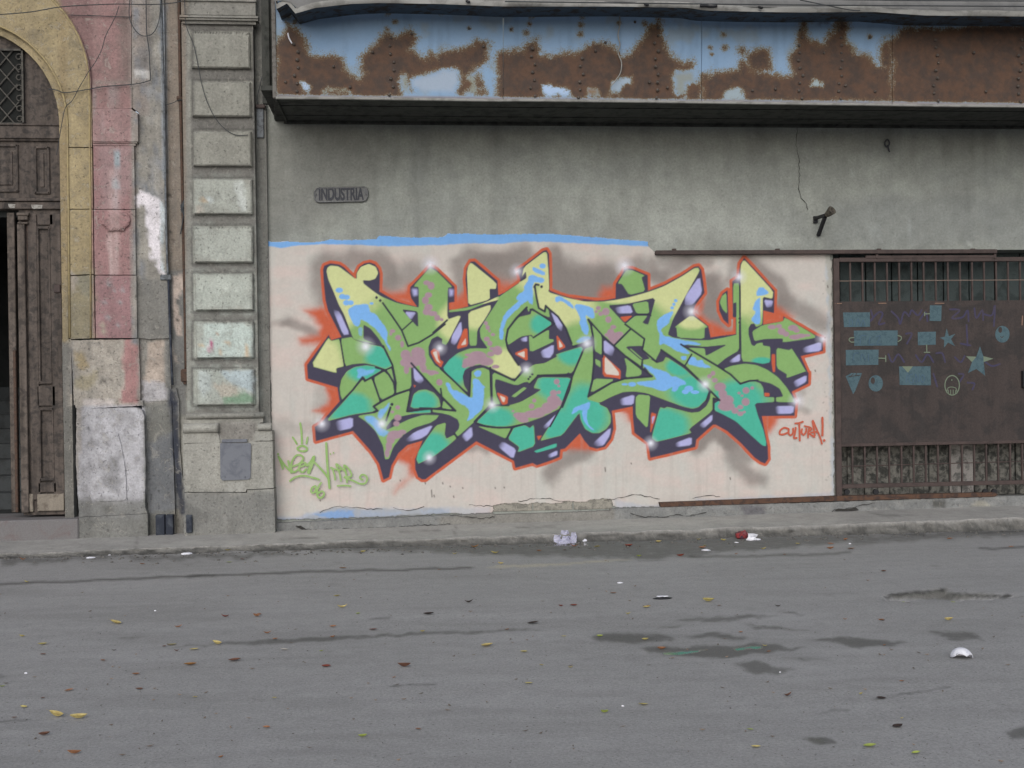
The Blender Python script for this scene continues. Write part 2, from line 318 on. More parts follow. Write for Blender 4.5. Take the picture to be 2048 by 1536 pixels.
# dark inner shapes
dark('A 1120,1075 1200,1120 1290,1230 1350,1325 1240,1290 1120,1240'); dark('A 1550,900 1740,925 1745,1115')
dark('C 1138,560 1205,468 1212,548 1140,592'); dark('E 655,742 880,725 1205,652 1120,962 1080,955 1052,938 1110,862 970,862 855,960')
face('E 935,725 1115,695 1130,835 985,835'); dark('E 862,1222 890,1208 1050,1202 1055,1255 1138,1350 1040,1372'); mur.poly(T('E 905,1238 925,1238 1052,1350 1036,1352'), GREEN, soft=1.4)
dark('E 1265,1238 1322,1285 1290,1370 1215,1397 1198,1372'); dark('E 1488,1184 1760,1215 2022,1188 1772,1322 1760,1232 1550,1226')
dark('H 525,1430 800,1252 815,1388 600,1462'); dark('F 1040,200 1165,300 1010,318 1040,275 1050,240'); dark('C 1215,872 1228,945 1130,985 1010,1120 1140,960'); dark('C 1460,900 1480,1000 1530,1060 1470,1120 1470,1235 1530,1240 1540,1060')
dark('D 1640,285 1690,252 1720,275'); dark('D 1190,850 1250,890 1290,850 1260,845'); dark('H 720,720 756,706 756,880 720,882')
dark('H 930,960 985,990 935,1030 930,1120 985,1180 960,1208 925,1190 895,1080 895,1000'); dark('H 1060,1165 1285,1120 1280,1165 1370,1230 1360,1255 1205,1225 1060,1200'); dark('H 1060,1410 1140,1400 1210,1460 1330,1530 I 1330,280 1200,210 1070,165')
# lavender shine on the dark sides
lav('A 770,900 850,930 962,1185 890,1195', ('A', 770, 880, 840, 1010)); lav('B 790,700 1000,650 1000,772 830,810', ('B', 790, 740, 900, 720)); lav('B 1580,920 1700,820 1912,738 1850,845 1780,892 1640,930', ('B', 1590, 920, 1720, 850))
lav('B 1688,70 1812,225 1770,275 1698,225', ('B', 1760, 290, 1730, 210)); lav('A 1672,670 1732,672 1735,740 1690,752', soft=8); lav('C 330,672 382,682 374,745 338,752', soft=8)
lav('C 468,1030 480,1170 400,1310 350,1290 365,1200', ('C', 340, 1330, 400, 1230)); lav('A 1588,930 1722,936 1662,1025', ('A', 1730, 1010, 1660, 950)); lav('C 1490,930 1525,925 1625,1060 1612,1160 1555,1100', ('C', 1620, 1180, 1575, 1060))
lav('C 1140,1240 1218,1210 1218,1268 1160,1268', ('C', 1130, 1270, 1190, 1235)); lav('C 1370,1380 1522,1300 1520,1395 1480,1455 1390,1450', ('C', 1350, 1420, 1430, 1390)); lav('E 730,770 910,740 945,832 770,836', ('E', 720, 800, 830, 785))
lav('D 1390,880 1562,718 1490,850 1420,900', ('D', 1390, 890, 1470, 830)); lav('D 470,980 588,868 600,980 525,1045', ('D', 460, 1000, 520, 965), soft=4); lav('D 880,1090 940,1040 1095,1130 1060,1242', ('D', 880, 1070, 970, 1120)); lav('D 1440,1200 1562,1142 1562,1196 1470,1228', ('D', 1440, 1200, 1510, 1185))
lav('F 480,1070 692,878 682,970 610,1085 530,1100', ('F', 480, 1080, 580, 1010)); lav('F 790,560 962,505 950,622 800,628', ('F', 780, 580, 860, 570)); lav('F 1690,860 1848,730 1846,802 1750,890', ('F', 1690, 880, 1770, 820)); lav('F 1420,1060 1612,988 1612,1082 1430,1105', ('F', 1410, 1060, 1490, 1045))
lav('I 1190,640 1412,635 1402,722 1200,728', ('I', 1190, 690, 1260, 680)); lav('I 1400,360 1556,284 1550,362 1430,430', ('I', 1390, 400, 1470, 350)); lav('I 670,130 797,38 797,128 690,146', ('I', 660, 140, 730, 100)); lav('H 1500,1230 1722,1156 1722,1262 1520,1284', ('H', 1490, 1230, 1600, 1215)); lav('H 1068,680 1172,690 1160,760 1100,770', ('H', 1130, 800, 1100, 720))
lav('E 1540,640 1702,408 1732,600 1625,735 1530,745', ('E', 1510, 770, 1600, 660)); lav('E 612,1130 735,1230 710,1330 612,1275', ('E', 730, 1330, 660, 1230))
# orange and cream windows between the letters
org('C 498,1125 540,1122 548,1320 412,1358'); cre('C 465,1312 520,1228 525,1302'); org('C 118,1385 160,1345 218,1378 228,1475 268,1500 238,1565 170,1500'); cre('C 143,1392 190,1378 205,1470 235,1520 190,1490')
org('C 1550,1185 1662,1332 1568,1375'); cre('C 1578,1248 1628,1322 1586,1342'); org('C 1065,1405 1222,1338 1226,1495'); cre('C 1102,1410 1190,1376 1192,1456')
org('E 795,875 942,860 850,938'); org('F 598,45 700,140 805,230 802,338 770,320 600,300'); cre('F 622,72 700,150 782,252 786,292 624,272')
org('F 1150,708 1215,730 1140,965'); lav('F 1160,760 1195,750 1163,850'); org('H 1158,1298 1197,1300 1197,1500 1170,1502 1156,1400'); org('I 1075,485 1132,490 1132,527 1075,527'); org('B 1690,282 1718,292 1700,315'); org('D 1328,978 1388,974 1350,1030')
org('D 868,478 1002,530 996,612 936,628'); cre('D 905,515 972,545 960,592 940,590')
# loose blue and mauve splashes on the faces
def blue(t, a=1, soft=2.2): mur.poly(T(t), BLUE, alpha=a, soft=soft, rag=1.6, rs=7, rnd=.2)
def ell(r, lst, c):
    ox, oy = REG[r]
    for x, y, rx, ry in lst:
        mur.blob(ox+x/KZ, oy+y/KZ, rx/KZ+.8, c, ry=ry/KZ+.8, core=.8, pw=1)
ell('A', [(845, 685, 42, 28), (880, 758, 38, 30), (930, 765, 36, 26), (925, 828, 36, 30), (975, 828, 34, 26), (1212, 835, 20, 12)], BLUE)
blue('A 940,890 1050,850 1170,835 1190,900 1190,930 1270,960 1300,1020 1380,1120 1402,1180 1380,1260 1432,1340 1430,1385 1380,1300 1330,1220 1270,1130 1160,1050 1085,1010 1072,1105 1020,1090 960,980')
blue('A 1060,1120 1110,1100 1105,1210 1070,1200', .6); blue('B 1040,110 1110,90 1160,120 1255,100 1240,140 1180,170 1120,180 1070,215 1040,190 1060,150', .85, 4)
blue('B 1425,475 1400,560 1350,620 1320,680 1280,640 1300,570 1370,540', .9, 4); blue('B 1130,640 1220,630 1300,700 1340,860 1300,860 1230,760 1140,680', .9, 5); blue('B 1300,760 1430,830 1330,880', .8, 5)
blue('D 605,260 650,235 700,240 690,300 640,310'); blue('D 285,370 330,370 370,450 440,470 560,540 605,540 600,330 640,320 745,425 725,440 725,600 700,680 590,780 525,820 570,720 540,650 430,590 330,480')
blue('D 390,450 430,470 520,600 500,640 400,520', 1)
ell('C', [(1395, 410, 36, 28)], BLUE); blue('C 1275,430 1300,420 1425,480 1425,525 1290,475'); blue('C 1250,500 1420,555 1400,605 1280,590 1285,850 1250,840 1220,790 1000,1000 950,1100 950,1250 905,1240 910,1100 960,960 1030,880 1130,800 1095,790 1110,740 1190,690 1185,640 1210,610')
blue('E 50,650 110,630 250,720 280,800 130,690 70,712'); blue('E 255,720 480,755 515,880 480,895 400,850 440,1000 435,1085 375,1060 330,940 350,900')
blue('E 290,1170 330,1120 420,1090 470,1120 400,1160', .8, 4)
ell('E', [(1430, 690, 18, 18), (1410, 732, 16, 16), (1390, 772, 18, 16)], BLUE)
blue('E 1395,800 1400,835 1340,960 1260,1010 1290,1090 1400,1115 1720,1180 1710,1195 1480,1190 1600,1285 1560,1302 1430,1260 1300,1170 1240,1205 1250,1080 1212,1000 1225,890')
blue('H 120,1330 190,1320 180,1360 140,1360'); blue('H 215,1330 290,1330 300,1370 370,1360 380,1400 475,1450 380,1455 280,1430 205,1410')
blue('F 1040,150 1130,185 1250,230 1330,250 1380,305 1440,300 1550,365 1545,400 1480,400 1430,480 1385,465 1400,410 1320,462 1240,462 1150,425 1000,398 985,365 1210,345 1190,290 1120,230')
ell('F', [(935, 390, 46, 24), (850, 390, 34, 10), (1580, 440, 52, 34), (1540, 475, 40, 26), (1650, 480, 50, 18)], BLUE); blue('F 240,745 270,660 330,630 465,585 445,680 380,690 330,680'); blue('F 360,690 430,660 420,800 440,860 510,910 470,915 390,830')
blue('H 1010,540 1060,535 1122,595 1110,612 1050,630 980,640 985,590'); blue('H 950,740 980,680 1030,650 1022,760 1030,950 975,962 920,900 985,820 940,790')
MC = MAUVE
ell('A', [(1840, 600, 40, 26), (1890, 635, 40, 45), (1860, 740, 42, 30), (1825, 800, 40, 45), (1860, 880, 50, 40), (1840, 930, 46, 40), (1900, 950, 40, 30), (1960, 1000, 34, 36), (1930, 950, 30, 24), (2010, 1020, 20, 16), (1450, 1150, 32, 20), (1515, 1225, 36, 32), (1430, 1185, 16, 14), (1560, 1300, 20, 40), (1600, 1420, 60, 60), (1740, 1400, 85, 72), (1660, 1500, 110, 70), (1760, 1470, 60, 60)], MC)
ell('B', [(1590, 30, 55, 45), (1610, 110, 30, 50), (1760, 30, 60, 30), (1800, 90, 40, 40), (1850, 130, 30, 20), (1920, 140, 40, 20), (1985, 255, 34, 36), (1510, 540, 26, 24), (1510, 655, 42, 36), (1495, 725, 36, 30), (1450, 590, 20, 14), (1480, 850, 90, 50), (1430, 900, 50, 60), (1410, 980, 36, 60), (1390, 1060, 26, 50), (1560, 820, 50, 26)], MC)
ell('C', [(750, 1060, 22, 22), (770, 1110, 24, 26), (790, 1150, 12, 12), (830, 1190, 24, 16), (760, 1240, 34, 26), (795, 1290, 28, 30), (880, 1370, 56, 54), (815, 1350, 24, 20), (800, 1410, 36, 28), (660, 1440, 110, 60), (600, 1490, 120, 44), (730, 1490, 70, 50), (540, 1420, 30, 14)], MC)
ell('D', [(650, 80, 110, 70), (560, 150, 80, 40), (760, 130, 80, 50), (860, 190, 44, 20), (510, 180, 34, 24), (885, 15, 50, 42), (810, 45, 36, 26), (20, 120, 50, 80), (130, 260, 44, 30), (220, 365, 34, 36), (190, 260, 24, 14), (40, 230, 30, 30),
          (1555, 360, 32, 32), (1580, 410, 14, 12), (1520, 490, 42, 36), (1580, 480, 22, 20), (1520, 570, 80, 60), (1480, 640, 100, 50), (1300, 730, 130, 46), (1160, 760, 80, 50), (1270, 640, 32, 30), (1300, 575, 22, 22), (1060, 695, 14, 10), (1110, 740, 50, 30), (1400, 690, 110, 40), (1580, 600, 40, 36), (1180, 800, 60, 26)], MC)
ell('E', [(550, 775, 28, 22), (525, 815, 16, 14), (575, 840, 26, 24), (635, 815, 44, 44), (665, 905, 36, 38), (720, 990, 34, 22), (690, 1050, 40, 40), (730, 1100, 80, 50), (790, 1070, 44, 28), (720, 1150, 50, 36), (650, 1080, 30, 20)], MC)
ell('I', [(490, 265, 26, 26), (450, 300, 26, 24), (510, 345, 34, 26), (570, 420, 70, 52), (600, 500, 50, 50), (640, 570, 90, 60), (640, 640, 100, 56), (740, 690, 40, 36), (800, 650, 34, 24), (860, 590, 46, 46), (865, 460, 40, 38), (935, 432, 20, 18), (785, 490, 16, 12), (820, 520, 16, 10), (800, 725, 34, 26), (845, 705, 16, 12)], MC)
ell('H', [(1160, 990, 50, 26), (1240, 980, 34, 24), (1270, 1040, 46, 40), (1320, 1070, 36, 30), (1400, 1000, 60, 34), (1440, 1030, 36, 24), (1420, 1105, 70, 28), (1490, 1090, 60, 24), (1560, 1085, 40, 14)], MC)
# outlines drawn last
line('A 1340,830 1450,985 1555,1140 1628,1322 1750,1282 1900,1192 2048,1072 C 150,1168 310,1025'); line('A 1560,1140 1672,1040', 3)
ell('A', [(1268, 768, 13, 13), (1310, 803, 13, 13)], LINE); line('A 855,1240 B 905,70', 3.2); line('A 1345,1320 1450,1536 B 1490,260 1480,390', 4); line('B 1355,120 1440,85', 3)
line('B 1220,200 1312,468', 3.6); line('B 870,475 1000,340 1110,195 1135,240 1355,118', 4.0); line('B 1260,85 1345,108 1410,165 1465,260 1485,385', 4.0)
line('B 1240,590 1282,578 1235,530 1330,470 1490,388 1665,330', 4.4); line('B 1428,540 1378,690', 4.2); ell('B', [(1445, 505, 15, 15)], LINE); line('B 1665,320 1615,585 1880,555 2048,562', 4); line('D -100,150 0,262 240,525 405,692 120,665 0,662', 4); line('D 125,665 135,710', 3.6); line('D 235,440 255,580 240,660', 3.6)
line('D 232,210 400,365 560,525 578,240', 4); line('D 800,200 808,480 815,600', 4); line('D 790,640 620,815', 4); line('D 800,225 1075,348 1180,235', 4); line('D 390,950 425,1000', 4); line('D 900,632 1010,632', 3)
line('D 640,835 760,870 900,885 1050,880 1200,840', 4); line('D 1050,885 985,1010', 4); line('D 1340,290 1650,290 1740,280 1850,20', 4.2); line('D 1350,290 1250,385', 3.6); line('D 1730,310 1700,450 1620,650', 4)
ell('D', [(1278, 277, 11, 11), (1253, 305, 10, 10), (1235, 330, 10, 10)], LINE)
line('C 1300,650 1318,618 1350,625', 4.4); line('C 1305,640 1325,760 1352,888 1420,928 1430,862 1475,905 1570,985 1660,1120 1725,1290', 4.2); ell('C', [(1383, 645, 14, 14)], LINE)
line('C 1215,880 1100,1000 1000,1130 978,1250 1000,1350 1080,1480 1120,1536', 4.2); line('C 1255,905 1280,900 1530,1065 1290,1225', 3.6); line('C 1740,1325 1860,1290', 3.8)
line('E 435,905 465,960 490,1100 500,1300 F 500,150 480,350 435,530 700,372 850,325 1160,300', 4.2); line('E 440,905 600,1090 870,1330 1050,1475 F 1050,120 1040,200', 3.4); line('E 600,1090 600,1330', 3.4); line('E 870,1330 F 1000,170 1160,300', 4)
line('E 855,958 1075,1125 1050,1250 1215,1390', 3.8); line('E 912,1018 735,1195', 3.8); line('E 1265,1250 1540,1440 F 1690,335 1800,440 1930,572 1860,550 1860,690', 4); line('E 1490,1188 1900,1430 H 690,1530 I 800,385 900,352 1000,345', 4); line('E 1612,1300 1535,1432', 3.2); line('E 975,850 1130,848 1145,860', 3.4)
line('H 795,490 797,850', 3.4); ell('H', [(795, 893, 13, 13), (793, 938, 13, 13)], LINE); line('H 793,970 795,1255', 3.4); line('I 1195,535 1195,595', 3); line('F 0,870 130,640 265,270', 3.6); line('F 1815,470 1780,580', 4)
# white flares
for r, x, y, rad, a in (('A', 1880, 395, 130, .95), ('A', 1145, 1325, 130, .85), ('C', 225, 1345, 100, .8), ('C', 1105, 470, 110, .9), ('C', 1900, 1290, 125, .9), ('D', 1210, 222, 100, .9), ('D', 820, 625, 110, .9), ('D', 105, 1225, 95, .95), ('B', 645, 725, 110, .85), ('B', 1330, 725, 120, .9),
                        ('E', 850, 300, 130, .9), ('E', 1612, 815, 115, .9), ('F', 1765, 390, 110, .95), ('F', 1145, 1060, 100, .9), ('H', 785, 420, 110, .85), ('H', 1745, 1125, 110, .8), ('I', 1440, 580, 115, .9)):
    ox, oy = REG[r]
    mur.blob(ox+x/KZ, oy+y/KZ, rad/KZ, (212, 212, 226), alpha=a*.75, pw=1.1); mur.blob(ox+x/KZ, oy+y/KZ, rad*.5/KZ, (232, 234, 244), alpha=.9, pw=1.3)
# grey plaster and blue scraps below the cracks at the foot
mur.poly([(606, 1036), (640, 1024), (668, 1014), (735, 1018), (780, 1017), (812, 1021), (850, 1014), (880, 1016), (900, 1027), (900, 1050), (606, 1050)], (158, 164, 172), alpha=.85, soft=4, rag=3, rs=9)
mur.poly([(628, 1030), (670, 1021), (708, 1023), (706, 1036), (660, 1038)], (122, 158, 206), alpha=.85, soft=7, rag=6)
mur.poly([(720, 1022), (800, 1024), (806, 1030), (720, 1034)], (150, 166, 190), alpha=.5, soft=7, rag=5)
mur.poly([(840, 1020), (900, 1016), (900, 1030), (845, 1030)], (158, 170, 190), alpha=.5, soft=7, rag=5)
mur.poly([(606, 1040), (900, 1028), (900, 1050), (606, 1050)], (128, 128, 126), alpha=.7, soft=8, rag=5)
# overspray mist: tiny specks of the border colours and faint runs
W_, D_ = mur.dist(SIL+SIL[:1], 34)
near = np.clip(1-D_/26, 0, 1); sp_ = rng.random(D_.shape)
OUT = np.ones((mur.h, mur.w), np.float32); OUT[body_w] -= body_a; near = near*OUT[W_]
mur.mix(W_, (near*(sp_ > .90)*.30).astype(np.float32), (160, 112, 98)); mur.mix(W_, (near*(sp_ < .06)*.22).astype(np.float32), (140, 130, 126))
mur.C *= (1-np.clip((fbm(mur.U/3.2, mur.V/3.2, 2)-.5)*.12, -.025, .025))[..., None]
mur.mix(full, np.clip((fbm(mur.U/7+20, mur.V/120+9)-.6)*1.6, 0, .18)*(mur.V > 760)*OUT, (160, 152, 146))
# chips and pocks in the paint
for u, v, l in ((863, 980, 14), (868, 990, 4), (850, 965, 3), (885, 965, 3), (800, 960, 2), (1210, 935, 8), (1262, 926, 2), (900, 972, 2), (925, 975, 2), (640, 1000, 2), (1460, 955, 4), (1630, 740, 3), (1655, 571, 4), (990, 975, 2), (1008, 974, 2), (907, 992, 3)):
    mur.stroke([(u, v), (u+1, v+l)], 2.0, (96, 88, 84), soft=1.6)
for i in range(26):
    u, v = 1646+rng.random()*22, 505+rng.random()*460; mur.blob(u, v, 2.5, (120, 116, 110), alpha=.7)
# ------------------------------------------------------------------ materials
class NT:
    def __init__(s, name):
        s.m = bpy.data.materials.new(name); s.m.use_nodes = True; s.t = s.m.node_tree; s.n = s.t.nodes; s.l = s.t.links; s.n.clear()
        s.out = s.n.new('ShaderNodeOutputMaterial'); s.b = s.n.new('ShaderNodeBsdfPrincipled'); s.l.new(s.b.outputs[0], s.out.inputs[0])
        s.geo = s.n.new('ShaderNodeNewGeometry').outputs['Position']
    def map(s, sc):
        v = s.n.new('ShaderNodeVectorMath'); v.operation = 'MULTIPLY'; v.inputs[1].default_value = sc; s.l.new(s.geo, v.inputs[0]); return v.outputs[0]
    def noise(s, sc, detail=5, rough=.6, vec=None, dist=0):
        n = s.n.new('ShaderNodeTexNoise'); n.inputs['Scale'].default_value = sc if vec is None else 1; n.inputs['Detail'].default_value = detail; n.inputs['Roughness'].default_value = rough; n.inputs['Distortion'].default_value = dist
        s.l.new(vec if vec is not None else s.geo, n.inputs['Vector']); return n.outputs['Fac']
    def ramp(s, fac, a, b, va=0., vb=1.):
        r = s.n.new('ShaderNodeMapRange'); r.interpolation_type = 'SMOOTHSTEP'
        for k, v in zip(('From Min', 'From Max', 'To Min', 'To Max'), (a, b, va, vb)): r.inputs[k].default_value = v
        s.l.new(fac, r.inputs['Value']); return r.outputs[0]
    def mixc(s, fac, a, b, mode='MIX'):
        x = s.n.new('ShaderNodeMix'); x.data_type = 'RGBA'; x.blend_type = mode
        for i, v in ((0, fac), (6, a), (7, b)):
            if isinstance(v, (int, float)): x.inputs[i].default_value = v
            elif isinstance(v, tuple): x.inputs[i].default_value = v
            else: s.l.new(v, x.inputs[i])
        return x.outputs[2]
    def math(s, op, a, b):
        x = s.n.new('ShaderNodeMath'); x.operation = op
        for i, v in enumerate((a, b)):
            if isinstance(v, (int, float)): x.inputs[i].default_value = v
            else: s.l.new(v, x.inputs[i])
        return x.outputs[0]
    def attr(s, n):
        a = s.n.new('ShaderNodeAttribute'); a.attribute_name = n; return a
    def gain(s, col, fac, lo, hi):      # multiply colour by a grey value lo..hi
        r = s.n.new('ShaderNodeMapRange'); r.inputs['To Min'].default_value = lo; r.inputs['To Max'].default_value = hi; r.inputs['From Min'].default_value = .25; r.inputs['From Max'].default_value = .75; s.l.new(fac, r.inputs['Value'])
        c = s.n.new('ShaderNodeCombineColor')
        for i in range(3): s.l.new(r.outputs[0], c.inputs[i])
        return s.mixc(1.0, col, c.outputs[0], 'MULTIPLY')
    def done(s, col, rough=.85, bump=None, bd=.004, bs=.5, metal=0, spec=.3):
        if isinstance(col, tuple): s.b.inputs['Base Color'].default_value = col
        else: s.l.new(col, s.b.inputs['Base Color'])
        if isinstance(rough, float) or isinstance(rough, int): s.b.inputs['Roughness'].default_value = rough
        else: s.l.new(rough, s.b.inputs['Roughness'])
        s.b.inputs['Metallic'].default_value = metal; s.b.inputs['Specular IOR Level'].default_value = spec
        if bump is not None:
            b = s.n.new('ShaderNodeBump'); b.inputs['Distance'].default_value = bd; b.inputs['Strength'].default_value = bs; s.l.new(bump, b.inputs['Height']); s.l.new(b.outputs[0], s.b.inputs['Normal'])
        return s.m
def painted(name, fine=.12, mid=.14, streak=.0, rough=.88, bd=.004, pits=0., fs=70, k=1.0, wear=0.):
    t = NT(name); col = t.attr('col').outputs['Color']
    f = t.noise(fs, 4, .7); m = t.noise(6, 6, .65, dist=.4)
    col = t.gain(col, f, 1-fine, 1+fine); col = t.gain(col, m, (1-mid)*k, (1+mid)*k)
    if streak:
        st = t.noise(1, 4, .6, vec=t.map((9, 9, .9))); col = t.gain(col, st, 1-streak, 1+streak*.6)
    h = t.math('ADD', t.math('MULTIPLY', f, .35), m)
    if wear:
        a_ = t.noise(5.5, 9, .78, dist=.8); b_ = t.noise(11, 8, .75, dist=1.2, vec=None)
        d1 = t.ramp(a_, .52, .60); d2 = t.ramp(b_, .56, .61)
        col = t.mixc(t.math('MULTIPLY', d1, wear*.36), col, l4((96, 93, 88))); col = t.mixc(t.math('MULTIPLY', d2, wear*.5), col, l4((172, 168, 160)))
        g_ = t.ramp(t.noise(30, 5, .8), .56, .66); col = t.mixc(t.math('MULTIPLY', g_, wear*.45), col, l4((88, 85, 82))); h = t.math('SUBTRACT', h, t.math('MULTIPLY', d2, .25))
    if pits:
        p = t.ramp(t.noise(38, 3, .5), .62, .72); col = t.mixc(t.math('MULTIPLY', p, pits), col, (.05, .048, .045, 1)); h = t.math('SUBTRACT', h, t.math('MULTIPLY', p, .8))
    return t.done(col, rough, h, bd, .6)
def desat(c, k=.28):
    L = .3*c[0]+.55*c[1]+.15*c[2]; return tuple(x*(1-k)+L*k*y for x, y in zip(c, (.99, 1.0, 1.015)))
def solid(name, c, c2=None, sc=12, rough=.8, fine=.12, bd=.002, metal=0, streak=0, lo=.45, hi=.62, fs=90, keep=False):
    t = NT(name)
    if not keep: c = desat(c); c2 = desat(c2) if c2 is not None else None
    col = l4(c)
    f = t.noise(fs, 4, .7); m = t.noise(sc, 6, .65, dist=.5)
    if c2 is not None: col = t.mixc(t.ramp(m, lo, hi), col, l4(c2))
    else: col = t.mixc(0.0, col, col)
    col = t.gain(col, f, 1-fine, 1+fine)
    if streak:
        st = t.noise(1, 4, .6, vec=t.map((14, 14, 1.2))); col = t.gain(col, st, 1-streak, 1+streak*.6)
    return t.done(col, rough, t.math('ADD', t.math('MULTIPLY', f, .5), m), bd, .5, metal)
M_MURAL = painted('mural_paint', .03, .045, .03, .8, .004, 0, fs=45)
M_PLASTER = painted('weathered_plaster', .24, .20, .14, .92, .012, .45, fs=45, wear=.7)
M_WALL = painted('stained_cement', .18, .16, .07, .92, .006, .12, fs=40, wear=.16)
M_STONE = painted('rendered_stone', .24, .18, .14, .92, .011, .4, fs=45, wear=.5)
t = NT('rusty_blue_sheet'); rc = t.attr('col').outputs['Color']; ra = t.attr('rust').outputs['Fac']
nf = t.noise(75, 4, .85); nm = t.noise(22, 8, .82, dist=.8); nl = t.noise(7, 6, .7)
rv = t.math('ADD', ra, t.math('ADD', t.math('MULTIPLY', t.math('SUBTRACT', nf, .5), 1.2), t.math('MULTIPLY', t.math('SUBTRACT', nm, .5), 1.0)))
rc = t.gain(rc, nm, .93, 1.07); rc = t.mixc(t.ramp(rv, .18, .46), rc, l4((126, 124, 108))); rc = t.mixc(t.ramp(rv, .40, .52), rc, l4((102, 80, 60))); 
rust = t.mixc(t.ramp(nl, .38, .62), l4((90, 68, 55)), l4((72, 60, 54))); rust = t.gain(rust, nm, .75, 1.25); rc = t.mixc(t.ramp(rv, .50, .72), rc, rust)
M_BLUERUST = t.done(rc, .75, t.math('ADD', nm, t.math('MULTIPLY', nf, .4)), .003, .5)
M_WOOD = solid('old_door_wood', (92, 80, 72), (66, 59, 55), 14, .8, .24, .006, streak=.5, fs=40)
M_WOODL = solid('worn_door_wood', (104, 91, 81), (76, 67, 61), 12, .8, .24, .006, streak=.5, fs=40)
M_IRON = solid('brown_painted_iron', (80, 64, 60), (68, 55, 52), 10, .7, .1)
M_PANEL = solid('brown_sheet_steel', (68, 57, 54), (55, 49, 48), 4, .7, .22, .006, streak=.16, fs=45)
M_RUST = solid('rusted_rail', (98, 66, 48), (70, 52, 46), 14, .85, .2)
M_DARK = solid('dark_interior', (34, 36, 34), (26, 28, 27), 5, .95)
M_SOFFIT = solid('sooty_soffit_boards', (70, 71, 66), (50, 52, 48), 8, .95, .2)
M_BLACKC = solid('black_cable', (62, 66, 70), None, 10, .7)
M_PIPE = solid('rusty_pipe', (92, 66, 52), (70, 56, 48), 30, .8, .2)
M_CONDUIT = solid('grey_conduit', (112, 118, 124), (84, 88, 92), 22, .7, .15)
M_BLUEDARK = solid('dark_painted_pipe', (44, 50, 64), (70, 76, 86), 12, .8, .15)
M_PLATE = solid('grey_sheet_plate', (112, 116, 126), (98, 102, 114), 9, .65, .06)
M_SIGN = solid('weathered_sign_iron', (120, 120, 118), (104, 106, 108), 30, .7, .1)
M_SIGNL = solid('sign_letters', (66, 68, 76), None, 30, .7, .1)
M_CRACK = solid('crack_shadow', (58, 56, 53), None, 10, 1.)
M_LIP = solid('grey_sheet_lip', (150, 148, 142), (128, 126, 120), 6, .7, .07)
M_LIPB = solid('grey_sheet_band', (118, 117, 115), (106, 105, 103), 4, .75, .06)
M_GRILLE = solid('iron_grille', (88, 84, 76), (66, 62, 58), 20, .8)
M_KERB = solid('broken_kerb_concrete', (132, 128, 120), (80, 78, 74), 16, .95, .3, .02)
M_SIDE = painted('sidewalk_concrete', .2, .16, 0, .9, .006, .25, fs=45, wear=.3)
M_PLINTH = painted('cement_plinth', .22, .16, .04, .92, .008, .3, fs=45, wear=.4)
M_TEAL = solid('teal_stencil_paint', (70, 100, 110), (60, 88, 100), 26, .8, .16)
M_TEALG = solid('olive_stencil_paint', (108, 124, 100), None, 12, .8, .08)
M_TEALD = solid('blue_scrawl_on_stencil', (66, 98, 128), None, 12, .8, .08)
M_SCRAWL = solid('dark_blue_scrawl', (62, 58, 92), (70, 62, 84), 20, .8, .08)
M_TAGG = solid('green_tag_paint', (140, 174, 104), (150, 178, 118), 14, .7, .06, keep=True)
M_TAGO = solid('orange_tag_paint', (188, 92, 70), (180, 94, 74), 14, .7, .06, keep=True)
M_WHITE = solid('white_litter', (225, 224, 232), (200, 200, 214), 30, .6, .04)
M_LAVP = solid('lilac_paper', (226, 224, 246), (216, 214, 238), 20, .7, .04)
M_RED = solid('red_packet', (170, 44, 46), (60, 48, 62), 20, .5, .1)
M_BLACK = solid('black_plastic', (40, 40, 44), None, 20, .5)
M_PLANK = solid('grey_concrete_planks', (122, 119, 110), (66, 66, 62), 13, .95, .3, .01, lo=.4, hi=.6, fs=40, streak=.3)
M_ROLL = solid('green_grey_boards', (70, 82, 82), (54, 64, 64), 5, .9, .15)
M_HOLE = solid('exposed_block', (152, 146, 132), (120, 116, 106), 14, .95, .25, .006)
# ------------------------------------------------------------------ mesh helpers
def tag(o, label=None, cat=None, group=None, kind=None):
    if label: o['label'] = label
    if cat: o['category'] = cat
    if group: o['group'] = group
    if kind: o['kind'] = kind
    return o
def empty(name, loc, label, cat, group=None):
    o = bpy.data.objects.new(name, None); COL.objects.link(o); o.location = loc; o.empty_display_size = .1
    bpy.context.view_layer.update()
    return tag(o, label, cat, group)
def link(name, me, mat, parent=None):
    o = bpy.data.objects.new(name, me); COL.objects.link(o)
    if mat is not None and not me.materials: me.materials.append(mat)
    if parent is not None:
        o.parent = parent
        q = parent; off = Vector((0, 0, 0))
        while q is not None: off += q.location; q = q.parent
        o.location = -off
    return o
def setcol(me, c):
    a = me.color_attributes.new('col', 'FLOAT_COLOR', 'POINT')
    d = np.ones((len(me.vertices), 4), np.float32); d[:, :3] = c; a.data.foreach_set('color', d.ravel())
def sampler(cv, k=1.0):
    def f(X, Y, Z):
        u, v = UV(X, Y, Z); return cv.sample(u, v)*k
    return f
def inside(poly, X, Z):
    r = np.zeros(X.shape, bool); n = len(poly)
    for i in range(n):
        ax, ay = poly[i]; bx, by = poly[(i+1) % n]
        if ay != by: r ^= ((ay > Z) != (by > Z)) & (X < (bx-ax)*(Z-ay)/(by-ay)+ax)
    return r
